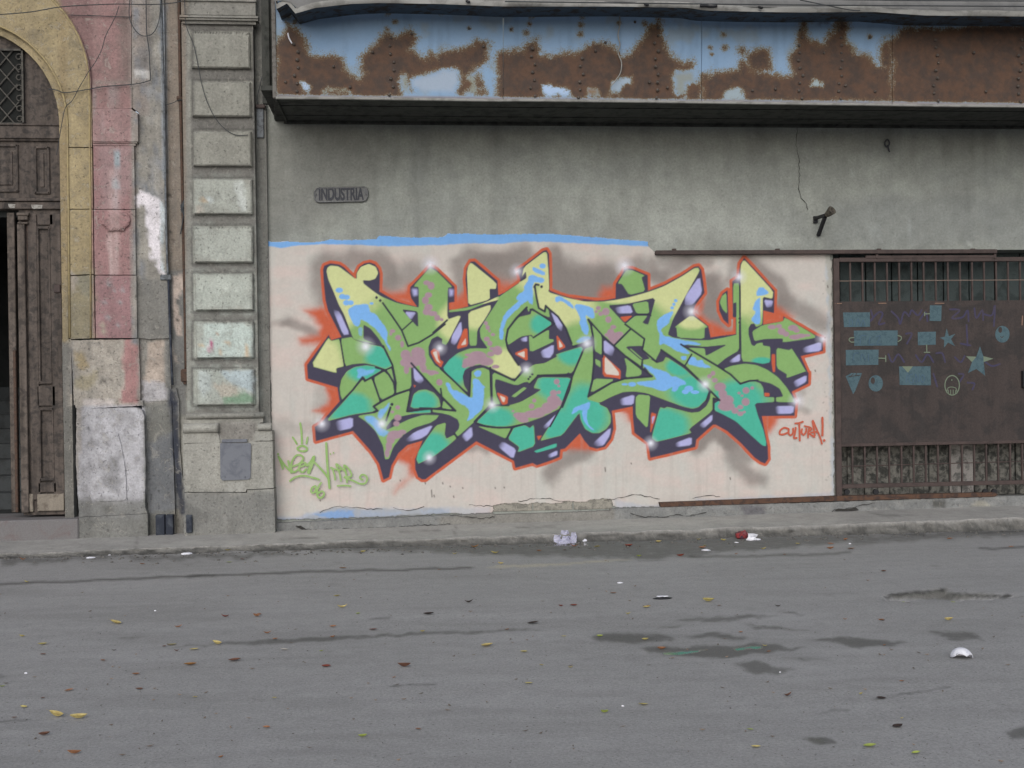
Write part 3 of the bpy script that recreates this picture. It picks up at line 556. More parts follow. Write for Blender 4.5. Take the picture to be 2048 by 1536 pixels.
def sheet(name, poly, Y, depth, colf, mat, parent=None, step=.03, rag=0., relief=0., rsc=6., bevel=.0):
    """upright slab: outline in world x,z at plane Y, its sides run back by depth; colours from colf"""
    pts = []
    n = len(poly)
    for i in range(n):
        a = np.array(poly[i], float); b = np.array(poly[(i+1) % n], float); L = np.hypot(*(b-a)); k = max(1, int(round(L/step)))
        for j in range(k): pts.append(a+(b-a)*j/k)
    pts = np.array(pts)
    if rag:
        nx = fbm(pts[:, 0]*rsc*4+5, pts[:, 1]*rsc*4)-.5; nz = fbm(pts[:, 0]*rsc*4+50, pts[:, 1]*rsc*4+70)-.5
        pts = pts+np.stack([nx, nz], 1)*rag*2
    x0, z0 = pts.min(0); x1, z1 = pts.max(0)
    gx, gz = np.meshgrid(np.arange(x0+step*.5, x1, step), np.arange(z0+step*.5, z1, step))
    gx = gx.ravel(); gz = gz.ravel()
    if len(gx):
        ok = inside(pts, gx, gz)
        for i in range(len(pts)):
            ok &= ((gx-pts[i, 0])**2+(gz-pts[i, 1])**2) > (step*.45)**2
        gx = gx[ok]; gz = gz[ok]
    allp = [Vector((float(p[0]), float(p[1]))) for p in pts]+[Vector((float(a), float(b))) for a, b in zip(gx, gz)]
    nb = len(pts); edges = [(i, (i+1) % nb) for i in range(nb)]
    vo, eo, fo, ov, oe, of = delaunay_2d_cdt(allp, edges, [], 1, 1e-6)
    V = np.array([(v.x, Y, v.y) for v in vo]); nv = len(V)
    col = colf(V[:, 0], V[:, 1], V[:, 2])
    # boundary edges
    cnt = {}
    for f in fo:
        for i in range(len(f)):
            e = (f[i], f[(i+1) % len(f)]); cnt[tuple(sorted(e))] = cnt.get(tuple(sorted(e)), 0)+1
    bset = set()
    sides = []
    for f in fo:
        for i in range(len(f)):
            a, b = f[i], f[(i+1) % len(f)]
            if cnt[tuple(sorted((a, b)))] == 1: sides.append((a, b)); bset.add(a); bset.add(b)
    if relief:
        d = (fbm(V[:, 0]*rsc, V[:, 2]*rsc)-.5)*relief
        for b in bset: d[b] *= .3
        V[:, 1] += d
    if bevel:
        for b in bset: V[b, 1] += bevel
    bl = sorted(bset); mp = {b: nv+i for i, b in enumerate(bl)}
    back = V[bl].copy(); back[:, 1] = Y+depth
    Vall = np.vstack([V, back]); Call = np.vstack([col, col[bl]])
    faces = [tuple(f) for f in fo]+[(b, a, mp[a], mp[b]) for a, b in sides]
    me = bpy.data.meshes.new(name); me.from_pydata([tuple(v) for v in Vall], [], faces); me.update()
    # face towards the street
    bm = bmesh.new(); bm.from_mesh(me)
    for f in bm.faces:
        f.normal_update()
    s_ = sum(f.normal.y for f in bm.faces[:min(len(bm.faces), len(fo))]) if len(bm.faces) else 0
    bm.faces.ensure_lookup_table()
    s_ = sum(bm.faces[i].normal.y for i in range(len(fo)))
    if s_ > 0: bmesh.ops.reverse_faces(bm, faces=bm.faces[:])
    bm.to_mesh(me); bm.free()
    setcol(me, Call); return link(name, me, mat, parent)
def upoly(pts, Y): return [(P(u, v, Y).x, P(u, v, Y).z) for u, v in pts]
def usheet(name, pts, Y, depth, cv, mat, parent=None, **k):
    return sheet(name, upoly(pts, Y), Y, depth, sampler(cv), mat, parent, **k)
def rect(u0, v0, u1, v1): return [(u0, v0), (u1, v0), (u1, v1), (u0, v1)]
def prect(u0, v0, u1, v1, Y):     # upright world rectangle from picture measures
    um, vm = (u0+u1)/2, (v0+v1)/2
    x0, x1 = P(u0, vm, Y).x, P(u1, vm, Y).x; z1, z0 = P(um, v0, Y).z, P(um, v1, Y).z
    return x0, x1, z0, z1
def rsheet(name, u0, v0, u1, v1, Y, depth, cv, mat, parent=None, **k):
    x0, x1, z0, z1 = prect(u0, v0, u1, v1, Y)
    return sheet(name, [(x0, z0), (x1, z0), (x1, z1), (x0, z1)], Y, depth, sampler(cv), mat, parent, **k)
def bm_box(bm, x0, x1, y0, y1, z0, z1, bev=0.):
    r = bmesh.ops.create_cube(bm, size=1.0); vs = r['verts']
    for v in vs:
        v.co = Vector(((x0+x1)/2+v.co.x*(x1-x0), (y0+y1)/2+v.co.y*(y1-y0), (z0+z1)/2+v.co.z*(z1-z0)))
    if bev:
        es = list({e for v in vs for e in v.link_edges}); bmesh.ops.bevel(bm, geom=es, offset=bev, segments=1, affect='EDGES')
def bobj(name, bm, mat, parent=None, smooth=False):
    me = bpy.data.meshes.new(name); bm.normal_update(); bm.to_mesh(me); bm.free()
    if smooth:
        for p in me.polygons: p.use_smooth = True
    return link(name, me, mat, parent)
def box(name, x0, x1, y0, y1, z0, z1, mat, parent=None, bev=.0):
    bm = bmesh.new(); bm_box(bm, x0, x1, y0, y1, z0, z1, bev); return bobj(name, bm, mat, parent)
def pbox(name, u0, v0, u1, v1, Y, depth, mat, parent=None, bev=.003):
    x0, x1, z0, z1 = prect(u0, v0, u1, v1, Y); return box(name, x0, x1, Y, Y+depth, z0, z1, mat, parent, bev)
def tube_bm(bm, pts, r, seg=6):
    pts = [Vector(p) for p in pts]; rings = []
    for i, p in enumerate(pts):
        d = (pts[min(i+1, len(pts)-1)]-pts[max(i-1, 0)]).normalized()
        a = d.cross(Vector((0, 1, 0.13))).normalized(); b = d.cross(a).normalized()
        rr = r[i] if isinstance(r, (list, tuple)) else r
        rings.append([bm.verts.new(p+a*math.cos(t)*rr+b*math.sin(t)*rr) for t in [2*math.pi*k/seg for k in range(seg)]])
    for i in range(len(rings)-1):
        for k in range(seg): bm.faces.new((rings[i][k], rings[i][(k+1) % seg], rings[i+1][(k+1) % seg], rings[i+1][k]))
    bm.faces.new(rings[0][::-1]); bm.faces.new(rings[-1])
def spline(pts, n=6):
    out = []
    P_ = [np.array(p, float) for p in pts]; P_ = [P_[0]]+P_+[P_[-1]]
    for i in range(1, len(P_)-2):
        a, b, c, d = P_[i-1], P_[i], P_[i+1], P_[i+2]
        for k in range(n):
            t = k/n; out.append(.5*((2*b)+(c-a)*t+(2*a-5*b+4*c-d)*t*t+(3*b-a-3*c+d)*t**3))
    out.append(P_[-2]); return out
def tube(name, pts, r, mat, parent=None, seg=6):
    bm = bmesh.new(); tube_bm(bm, pts, r, seg); o = bobj(name, bm, mat, parent, True); return o
def utube(name, pts, Y, r, mat, parent=None, n=6):
    q = spline([P(u, v, Y)[:] for u, v in pts], n); return tube(name, q, r, mat, parent)
def ribbon_bm(bm, pts, wid, Y, dy=0.):      # flat brush line on an upright plane, round ends; pts world x,z
    pts = [np.array(p, float) for p in pts]; n = len(pts)
    L = []; R = []
    for i in range(n):
        d = pts[min(i+1, n-1)]-pts[max(i-1, 0)]; d = d/(np.hypot(*d)+1e-9); w = (wid[i] if isinstance(wid, (list, tuple)) else wid)/2
        nrm = np.array((-d[1], d[0]))*w; yy = Y-dy*i/max(1, n-1); L.append(bm.verts.new((pts[i][0]+nrm[0], yy, pts[i][1]+nrm[1]))); R.append(bm.verts.new((pts[i][0]-nrm[0], yy, pts[i][1]-nrm[1])))
    for i in range(n-1): bm.faces.new((L[i], R[i], R[i+1], L[i+1]))
    for i, sgn in ((0, -1), (n-1, 1)):
        d = pts[min(i+1, n-1)]-pts[max(i-1, 0)]; a0 = math.atan2(d[1], d[0]); w = (wid[i] if isinstance(wid, (list, tuple)) else wid)/2
        vs = [bm.verts.new((pts[i][0]+math.cos(a0+t)*w, Y-dy*i/max(1, n-1)-.00025, pts[i][1]+math.sin(a0+t)*w)) for t in [2*math.pi*k/10 for k in range(10)]]
        bm.faces.new(vs)
def face_out(bm):
    for f in bm.faces:
        f.normal_update()
        if f.normal.y > 0: f.normal_flip()
def ustrokes(name, strokes, Y, mat, parent=None, n=5):
    bm = bmesh.new()
    for i, (pts, w) in enumerate(strokes):
        q = spline([(P(u, v, Y).x, P(u, v, Y).z) for u, v in pts], n) if len(pts) > 1 else [(P(*pts[0], Y).x, P(*pts[0], Y).z)]*2
        ribbon_bm(bm, q, w/185., Y-.0011*i, .0007)
    face_out(bm); return bobj(name, bm, mat, parent)
def flat_bm(bm, pts, Y):
    vs = [bm.verts.new((x, Y, z)) for x, z in pts]; return bm.faces.new(vs)
def uflat(name, pts, Y, mat, parent=None):
    bm = bmesh.new(); flat_bm(bm, upoly(pts, Y), Y); face_out(bm); bmesh.ops.triangulate(bm, faces=bm.faces[:]); return bobj(name, bm, mat, parent)
# ------------------------------------------------------------------ the setting: road, sidewalk
def walk_z(x): return .062+.0085*np.clip(x, -20, 20)
KE = -1.02                                      # kerb line
rd = Canvas(-420, 1036, 2480, 1600, 3.0, (117, 117, 120))
fullr = (slice(0, rd.h), slice(0, rd.w))
WAT = np.zeros((rd.h, rd.w), np.float32); DMP = np.zeros((rd.h, rd.w), np.float32)
def z3(pts, ox=1200, oy=1060, k=3.2): return [(ox+x/k, oy+y/k) for x, y in pts]
DAMP = (78, 78, 76)
def damp(pts, a=.8, soft=8, rag=8, water=0., c=DAMP):
    w, m = rd.cover(pts, soft, rag, 26)
    w2, m2 = rd.cover(pts, soft*2.2, rag, 26); DMP[w2] = np.maximum(DMP[w2], m2*(.55+.45*a)); WAT[w] = np.maximum(WAT[w], m*water)
rd.mix(fullr, np.clip((fbm(rd.U/260, rd.V/22)-.5)*1.6, 0, .5), (126, 126, 130))
rd.mix(fullr, np.clip((fbm(rd.U/320+8, rd.V/16+3)-.5)*1.8, 0, .5), (105, 105, 107))
damp([(540, 1098), (700, 1086), (900, 1080), (1300, 1074), (1700, 1064), (1760, 1072), (1640, 1092), (1500, 1104), (1300, 1122), (1160, 1118), (1000, 1112), (860, 1106), (640, 1104)], .45, 9, 7, .45)
damp([(0, 1112), (200, 1108), (420, 1106), (560, 1100), (600, 1112), (420, 1122), (200, 1120), (0, 1132)], .5, 10, 8, .2)
damp([(1700, 1070), (2200, 1044), (2200, 1066), (1900, 1078), (1700, 1092)], .4, 10, 8, .1)
damp([(1090, 1084), (1170, 1082), (1180, 1092), (1090, 1094)], .5, 6, 3, .9)
for pts, w, c, a in (([(-60, 1172), (0, 1168), (156, 1162), (375, 1152), (500, 1148), (640, 1143), (760, 1140), (944, 1136)], 4, (52, 51, 50), .8), ([(375, 1153), (430, 1150)], 5, (50, 50, 50), .8), ([(2048, 1094), (1980, 1097), (1960, 1096)], 3, (50, 50, 50), .9), ([(1380, 1114), (1600, 1110), (1700, 1104)], 4, (66, 66, 64), .7), ([(1770, 1068), (1850, 1068)], 4, (60, 60, 60), .7), ([(1930, 1066), (2060, 1062)], 4, (60, 60, 60), .7)):
    rd.stroke(pts, w, c, alpha=a, soft=3.5, rag=3, rs=30)
rd.poly([(968, 1134), (1000, 1131), (1100, 1128), (1190, 1122), (1280, 1118), (1190, 1125.5), (1100, 1132), (1000, 1136)], (134, 130, 122), soft=3, rag=2)
for q, a, wt in (([(0, 655), (200, 648), (450, 690), (490, 712), (200, 727), (0, 718), (-60, 690)], .75, .25), ([(530, 682), (740, 656), (960, 680), (900, 702), (600, 696)], .75, .2), ([(440, 572), (900, 538), (1190, 548), (900, 577), (550, 587)], .7, .2), ([(305, 780), (240, 745), (480, 745), (700, 748), (1000, 722), (1320, 755), (1050, 792), (900, 817), (600, 828), (430, 802)], .85, .3),
                 ([(1290, 700), (1600, 676), (1990, 720), (1850, 748), (1600, 748), (1480, 716)], .85, .25), ([(840, 862), (1000, 838), (1260, 892), (1150, 932), (1000, 934)], .6, .1), ([(900, 598), (1150, 616), (1420, 645), (1000, 642)], .6, .1), ([(350, 622), (550, 608), (480, 630), (360, 634)], .6, .1), ([(1150, 815), (1300, 808), (1500, 845), (1300, 838)], .6, .1)):
    damp(z3(q), a, 7, 7, wt)
damp(z3([(395, 786), (520, 776), (690, 772), (600, 792), (480, 804), (410, 804)]), .6, 4, 4, 1.3, (50, 50, 48)); damp(z3([(850, 755), (930, 745), (1060, 744), (1030, 760), (960, 770), (870, 768)]), .6, 4, 4, 1.3, (50, 50, 48)); damp(z3([(1560, 715), (1950, 722), (1820, 742), (1600, 742)]), .5, 8, 3, .45, (46, 46, 44))
damp([(1850, 1263), (1940, 1261), (1972, 1278), (1900, 1281), (1866, 1271)], .6, 8, 8); damp([(269, 1300), (350, 1292), (437, 1286), (560, 1276), (640, 1272), (760, 1267), (880, 1262), (1000, 1258), (1087, 1256), (1080, 1261), (880, 1270), (760, 1275), (640, 1283), (520, 1289), (437, 1291)], .62, 5, 5, .1)
damp(z3([(1282, 1332), (1340, 1322), (1440, 1324), (1535, 1368), (1400, 1378)]), .8, 4, 3); rd.poly(z3([(1330, 1338), (1390, 1334), (1450, 1366), (1380, 1366)]), (112, 112, 110), soft=5, rag=3)
damp([(2008, 1460), (2060, 1448), (2080, 1480), (2020, 1478)], .7, 8, 8); damp([(-20, 1346), (30, 1350), (-10, 1362)], .6, 8, 5); damp([(230, 1275), (300, 1272), (260, 1282)], .4, 8, 5)
for pts in ([(1640, 1427), (1665, 1421), (1700, 1420)], [(1750, 1397), (1800, 1390), (1860, 1380), (1900, 1372)], [(1560, 1223), (1590, 1226), (1605, 1232)], [(780, 1372), (870, 1368)], [(740, 1238), (780, 1235)], [(60, 1440), (-20, 1446)]):
    rd.stroke(pts, 2.4, (58, 58, 58), alpha=.8, soft=3, rag=3, rs=15)
for i in range(420):                            # small stains
    u = -300+rng.random()*2700; v = 1115+rng.random()**1.3*430
    rd.blob(u, v, 5+rng.random()*14, (70, 70, 69) if rng.random() < .6 else (118, 118, 118), alpha=.45*rng.random(), ry=2.2+rng.random()*2)
PH = [(1655, 1183), (1740, 1178), (1775, 1192), (1800, 1187), (1850, 1181), (1890, 1178), (1905, 1186), (1960, 1188), (2035, 1192), (1990, 1196), (1900, 1199), (1800, 1198), (1768, 1196)]
rd.poly(PH[2:], (74, 73, 69), alpha=.8, soft=5, rag=4)
rd.stroke([(1768, 1194), (1790, 1190), (1810, 1187), (1850, 1184), (1886, 1181)], 6, (34, 34, 34), alpha=.95, soft=4, rag=6, rs=8); rd.stroke([(1905, 1188), (1940, 1190), (1975, 1192), (2020, 1194)], 5, (36, 36, 36), alpha=.9, soft=4, rag=6, rs=8)
t = NT('asphalt'); ac = t.attr('col').outputs['Color']; wt = t.attr('wet').outputs['Fac']
f1 = t.noise(62, 4, .9); f2 = t.noise(9, 7, .75); st = t.noise(1, 5, .65, vec=t.map((.55, 7, 1)))
ac = t.gain(ac, f1, .64, 1.36); ac = t.gain(ac, f2, .88, 1.12); ac = t.gain(ac, st, .93, 1.06)
dv = t.math('ADD', t.attr('damp').outputs['Fac'], t.math('ADD', t.math('MULTIPLY', t.math('SUBTRACT', f1, .5), 1.5), t.math('MULTIPLY', t.math('SUBTRACT', f2, .5), 1.3)))
ac = t.mixc(t.ramp(dv, .25, .85, 0, .95), ac, t.mixc(1.0, ac, (.42, .42, .40, 1), 'MULTIPLY'))
sp = t.ramp(t.noise(95, 1, .5), .68, .74); ac = t.mixc(t.math('MULTIPLY', sp, .45), ac, (.3, .29, .28, 1))
sp2 = t.ramp(t.noise(55, 2, .5), .66, .72); ac = t.mixc(t.math('MULTIPLY', sp2, .5), ac, (.035, .034, .033, 1))
rr = t.ramp(wt, .35, .9, .88, .03)
hb = t.math('MULTIPLY', t.math('ADD', f1, f2), t.ramp(wt, .5, .95, 1, 0))
M_ROAD = t.done(ac, rr, hb, .008, .6, spec=.5)
def grid_obj(name, xs, ys, zf, mat, colf=None, extra=None):
    X, Yy = np.meshgrid(xs, ys); Z = zf(X, Yy); V = np.stack([X, Yy, Z], -1).reshape(-1, 3).astype(np.float32)
    w, h = len(xs), len(ys); i = np.arange(w-1)[None, :]+np.arange(h-1)[:, None]*w
    F = np.stack([i, i+1, i+w+1, i+w], -1).reshape(-1, 4).astype(np.int32)
    me = bpy.data.meshes.new(name); me.vertices.add(len(V)); me.vertices.foreach_set('co', V.ravel())
    me.loops.add(F.size); me.loops.foreach_set('vertex_index', F.ravel()); me.polygons.add(len(F)); me.polygons.foreach_set('loop_start', np.arange(0, F.size, 4, dtype=np.int32))
    me.update(calc_edges=True); me.validate()
    if colf is not None: setcol(me, colf(V[:, 0], V[:, 1], V[:, 2]))
    if extra is not None:
        for k, f in extra.items():
            a = me.attributes.new(k, 'FLOAT', 'POINT'); a.data.foreach_set('value', f(V[:, 0], V[:, 1], V[:, 2]).astype(np.float32))
    return link(name, me, mat)
phw, pha = rd.cover(PH[2:], 6, 4, 26); PHM = np.zeros((rd.h, rd.w), np.float32); PHM[phw] = pha
def samp1(A):
    c = Canvas.__new__(Canvas); c.u0, c.v0, c.step, c.w, c.h = rd.u0, rd.v0, rd.step, rd.w, rd.h; c.C = A[..., None]
    return lambda X, Y, Z: c.sample(*UV(X, Y, Z))[..., 0]
def road_z(X, Y):
    z = (fbm(X*.9+40, Y*.9+40)-.5)*.012*np.clip((-1.3-Y)/1.5, 0, 1)*(1-np.clip(samp1(WAT)(X, Y, np.zeros_like(X))*2.2, 0, 1))
    z = z-.055*samp1(PHM)(X, Y, np.zeros_like(X))
    return z-.012*np.exp(-((Y-KE+.12)/.25)**2)
rd.C *= np.array([1.70, 1.67, 1.57], np.float32)
ROADC = sampler(rd)
o = grid_obj('road', np.arange(-9.5, 12.5, .03), np.concatenate([np.arange(-9.5, -3, .022), np.arange(-3, -.9, .018)]), road_z, M_ROAD, ROADC, {'wet': samp1(WAT), 'damp': samp1(DMP)})
tag(o, kind='structure')
o = grid_obj('ground', np.linspace(-150, 150, 31), np.linspace(-150, 40, 20), lambda X, Y: X*0-.1, solid('far_asphalt', (86, 86, 88), (78, 78, 80), 2, .9)); tag(o, kind='structure')
# sidewalk with its broken kerb
sw = Canvas(-420, 980, 2480, 1130, 3.0, (136, 134, 131)); fulls = (slice(0, sw.h), slice(0, sw.w))
sw.mix(fulls, np.clip((fbm(sw.U/90, sw.V/12)-.5)*2, 0, .5), (120, 119, 117)); sw.mix(fulls, np.clip((fbm(sw.U/200+5, sw.V/16)-.5)*2.2, 0, .6), (148, 146, 142))
for uu in (270, 905, 1480): sw.stroke([(uu, 1110), (uu+14, 1000)], 2.5, (88, 86, 82), alpha=.7, soft=3, rag=2)
for q in ([(1730, 1022), (1760, 1030), (1800, 1031)], [(560, 1077), (640, 1075)], [(800, 1064), (880, 1061)], [(1030, 1055), (1110, 1053)]): sw.stroke(q, 2, (70, 68, 66), alpha=.7, soft=3, rag=2)
tw = KE
def edge(x): return KE+(fbm(x*1.7+3, x*0+9)-.5)*.10+(fbm(x*9+3, x*0+2)-.5)*.07
xs = np.arange(-9.5, 12.5, .03)
rows = np.linspace(0, 1, 16)
Xg = np.tile(xs, (len(rows)+5, 1)); Yg = np.zeros_like(Xg); Zg = np.zeros_like(Xg); e = edge(xs); kh = walk_z(xs)
chip = np.clip(fbm(xs*5+77, xs*0+3)-.42, 0, .3)*.12
for i, r in enumerate(rows):
    Yg[i] = .5+(e-.5)*r; Zg[i] = kh+(fbm(xs*2, Yg[i]*2)-.5)*.008-(chip*.35 if i == len(rows)-1 else 0)
for j, (dy, zf) in enumerate(((-.012, .86), (-.022, .6), (-.03, .3), (-.05, .02), (-.09, -.3))):
    i = len(rows)+j; Yg[i] = e+dy+(fbm(xs*14+j*7, xs*0+j)-.5)*.035; Zg[i] = kh*zf-chip*.3+(fbm(xs*16+j*5, xs*0+j*3)-.5)*.02
V = np.stack([Xg, Yg, Zg], -1).reshape(-1, 3); w = len(xs); h = Xg.shape[0]; i = np.arange(w-1)[None, :]+np.arange(h-1)[:, None]*w
F = np.stack([i, i+w, i+w+1, i+1], -1).reshape(-1, 4)
me = bpy.data.meshes.new('sidewalk'); me.from_pydata(V.tolist(), [], F.tolist()); me.update()
cc = sampler(sw)(V[:, 0], V[:, 1], V[:, 2]); rowi = np.repeat(np.arange(h), w)
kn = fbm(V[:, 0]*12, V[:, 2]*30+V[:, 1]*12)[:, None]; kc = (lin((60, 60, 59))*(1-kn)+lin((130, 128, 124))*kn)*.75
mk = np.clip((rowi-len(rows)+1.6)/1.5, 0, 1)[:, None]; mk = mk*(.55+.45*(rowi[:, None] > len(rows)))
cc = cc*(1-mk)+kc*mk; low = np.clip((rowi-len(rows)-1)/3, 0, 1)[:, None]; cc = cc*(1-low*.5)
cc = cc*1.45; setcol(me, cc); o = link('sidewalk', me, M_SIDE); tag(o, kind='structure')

# ------------------------------------------------------------------ the grey building: wall, plinth, pilaster
GB = empty('grey_building', (1.5, 0, .05), 'grey cement building front with a tall pilaster, behind the graffiti', 'building')
wl_ = Canvas(300, -80, 2500, 1080, 3.0, (126, 125, 114)); fw_ = (slice(0, wl_.h), slice(0, wl_.w))
wl_.mix(fw_, np.clip((fbm(wl_.U/22, wl_.V/260)-.48)*2.6, 0, .6), (104, 102, 94)); wl_.mix(fw_, np.clip((fbm(wl_.U/160+4, wl_.V/90)-.5)*2.2, 0, .6), (138, 138, 126))
wl_.mix(fw_, np.clip((fbm(wl_.U/60+14, wl_.V/50+3)-.5)*2.2, 0, .5), (112, 112, 106))
wl_.poly([(520, 240), (700, 240), (760, 330), (640, 460), (520, 470)], (104, 99, 90), alpha=.6, soft=90, rag=30, rs=60); wl_.poly([(1660, 400), (2300, 390), (2300, 500), (1660, 500)], (106, 106, 102), alpha=.6, soft=40, rag=20, rs=60)
wl_.poly([(1300, 430), (1500, 420), (1600, 480), (1300, 495)], (146, 145, 134), alpha=.5, soft=60, rag=20, rs=60); wl_.poly([(840, 340), (1100, 300), (1560, 330), (1560, 440), (900, 440)], (138, 137, 126), alpha=.4, soft=120, rag=30, rs=60)
for uu, v0, v1 in ((1741, 452, 476), (1748, 450, 478), (1760, 450, 476), (1818, 445, 470)): wl_.stroke([(uu, v0), (uu, v1)], 2.5, (150, 152, 150), alpha=.4, soft=3)
for uu, vv in ((1755, 487), (1345, 487), (1943, 489), (1552, 490), (1708, 352), (1640, 250)):
    for q in range(5): wl_.blob(uu+rng.normal()*6, vv+rng.normal()*4, 6, (165, 164, 156) if rng.random() < .6 else (80, 78, 72), alpha=.6)
wl_.cool(.4, np.array([1.50, 1.58, 1.61], np.float32))
wsm = sampler(wl_)
x0, x1, zt, zb = P(533, 700, 0).x, P(1668, 700, 0).x, P(1000, -70, 0).z, -.05
xr = P(2470, 700, 0).x; zg = P(1850, 500, 0).z
sheet('wall', [(x0-.4, zb), (x1, zb), (x1, zg), (xr, zg), (xr, zt+1.2), (x0-.4, zt+1.2)], 0, .35, wsm, M_WALL, GB, step=.05, relief=.012, rsc=2.5)
# plinth strip at the foot, rises to the right
pl = [(546, 1047), (700, 1040), (900, 1031), (985, 1027), (990, 1030), (1220, 1022), (1225, 1018), (1250, 1017), (1450, 1010), (1650, 1004.5), (1850, 998), (2048, 992), (2300, 985)]
plc = Canvas(500, 960, 2500, 1080, 2.5, (116, 117, 116)); fp = (slice(0, plc.h), slice(0, plc.w))
plc.mix(fp, np.clip((fbm(plc.U/50, plc.V/14)-.5)*2, 0, .6), (98, 99, 99)); plc.mix(fp, np.clip((fbm(plc.U/20+7, plc.V/9)-.5)*2, 0, .5), (136, 136, 132))
plc.poly([(1480, 1012), (1530, 1010), (1530, 1030), (1490, 1032)], (84, 80, 88), alpha=.7, soft=10, rag=5); plc.poly([(1868, 1000), (1895, 1000), (1890, 1016), (1862, 1016)], (64, 63, 58), alpha=.8, soft=6, rag=6, rs=6); plc.poly([(1940, 1014), (1952, 1003), (1970, 1002), (1985, 1014)], (142, 138, 124), soft=3, rag=2)
plc.poly([(880, 1034), (990, 1024), (1230, 1018), (1230, 1045), (880, 1050)], (124, 120, 112), alpha=.8, soft=6, rag=5, rs=9)
PY = -.09
def jag(nm, q, w, Y, parent):
    r = []
    for (a, b), (c, d) in zip(q[:-1], q[1:]):
        k = max(2, int(math.hypot(c-a, d-b)/6))
        for j in range(k): r.append((a+(c-a)*j/k+random.uniform(-1.5, 1.5), b+(d-b)*j/k+random.uniform(-1.7, 1.7)))
    r.append(q[-1]); bm = bmesh.new(); ribbon_bm(bm, [(P(u, v, Y).x, P(u, v, Y).z) for u, v in r], [w/185.*random.uniform(.35, 1.25) for _ in r], Y, .0006); face_out(bm); return bobj(nm, bm, M_CRACK, parent)
top = upoly(pl, PY); base = [(top[-1][0], -.05), (top[0][0], -.05)]
sheet('plinth', top+base, PY, .1, (plc.cool(.3, 1.2) or sampler(plc)), M_PLINTH, GB, step=.03, rag=.008, relief=.02, rsc=7)
for nm, q in (('crack', [(592, 1052), (600, 1056), (612, 1059), (640, 1060), (700, 1058), (780, 1054), (850, 1050), (900, 1048)]), ('crack', [(1262, 1028), (1290, 1034), (1320, 1034), (1360, 1030), (1390, 1031), (1400, 1026), (1412, 1025)]), ('crack', [(1665, 1023), (1675, 1018), (1690, 1017), (1710, 1015), (1720, 1010), (1745, 1006)]), ('crack', [(900, 1030), (925, 1033), (960, 1036), (990, 1034)])):
    jag(nm, q, 1.5, PY-.016, GB)
uflat('chipped_hollow', [(1668, 1022), (1676, 1017), (1690, 1018), (1712, 1015), (1718, 1020), (1700, 1023)], PY-.013, M_CRACK, GB); uflat('chipped_hollow', [(590, 1053), (601, 1051), (612, 1058), (604, 1059)], PY-.013, M_CRACK, GB)
jag('crack', [(1594, 250), (1593, 290), (1597, 318), (1599, 350), (1597, 370), (1601, 398), (1612, 408), (1616, 420)], 1.5, -.009, GB)
# exposed blockwork in the hole above the plinth
xa, xb, za, zb2 = prect(985, 1002, 1226, 1026, -.012)
for k in range(3):
    w_ = (xb-xa)/3; box('exposed_block', xa+k*w_+.006, xa+(k+1)*w_-.006, -.008, .03, za+.03, zb2+.05, M_HOLE, GB, .003)
# pilaster
fac = Canvas(-440, -60, 580, 1110, 2.0, (122, 117, 107)); ff = (slice(0, fac.h), slice(0, fac.w))
fac.mix(ff, np.clip((fbm(fac.U/14, fac.V/140)-.48)*2.4, 0, .55), (102, 100, 92)); fac.mix(ff, np.clip((fbm(fac.U/40, fac.V/40)-.5)*2.2, 0, .5), (140, 136, 124))
def fp_(pts, c, a=1., soft=3, rag=2, rs=12): fac.poly(pts, c, alpha=a, soft=soft, rag=rag, rs=rs)
fp_(rect(358, -60, 534, 840), (124, 122, 114), .75, 4, 0); fp_(rect(506, 60, 560, 1070), (100, 101, 96), .7, 4, 0); fp_(rect(358, 560, 520, 830), (132, 132, 122), .6, 60, 0)
BV = [(63, 135.5), (163, 232.5), (262, 331.5), (358, 428), (453, 525), (547.6, 620.5), (644, 716), (739, 810.5)]
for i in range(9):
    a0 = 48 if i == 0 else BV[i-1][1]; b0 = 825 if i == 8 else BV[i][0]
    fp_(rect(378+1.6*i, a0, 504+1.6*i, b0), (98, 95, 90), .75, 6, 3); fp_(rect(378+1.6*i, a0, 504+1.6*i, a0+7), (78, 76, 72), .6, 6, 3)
for i, (a, b) in enumerate(BV):
    l = 379+1.6*i; r = 500+1.6*i
    fp_(rect(l-3, a-3, r+3, b+3), (136, 135, 123) if i < 3 else (146, 146, 134), .8, 4, 0)
    if i >= 3: fp_(rect(l, a, r, b), (158, 166, 156), .25+.08*i, 30, 18, 20)
fp_([(466, 362), (488, 362), (492, 420), (480, 424), (474, 390)], (176, 182, 176), .9, 3, 4, 8); fp_([(396, 400), (404, 394), (416, 404), (408, 408)], (172, 146, 108), .9, 3, 3); fp_([(392, 412), (406, 410), (408, 426), (392, 427)], (164, 154, 140), .8); fp_([(425, 396), (410, 392), (418, 408), (425, 405)], (176, 186, 186), .8)
fp_(rect(392, 548, 508, 620), (164, 172, 160), .5, 20, 14, 14); fp_([(408, 650), (440, 648), (508, 652), (508, 716), (395, 716), (405, 690)], (170, 186, 178), .9, 5, 6, 14); fp_([(490, 690), (497, 690), (499, 714), (488, 714)], (190, 160, 116), .9, 2, 2); fp_([(400, 688), (409, 688), (409, 695), (399, 695)], (186, 164, 124), .9, 2, 2); fp_([(438, 697), (446, 697), (444, 712), (438, 712)], (184, 160, 124), .8, 2, 2); fp_([(446, 682), (462, 683), (460, 690), (450, 688)], (184, 160, 124), .8, 2, 2); fp_([(430, 664), (437, 666), (435, 672)], (170, 140, 110), .9, 2, 2)
fac.stroke([(423, 683), (420, 701)], 6, (182, 66, 122), soft=2.5)
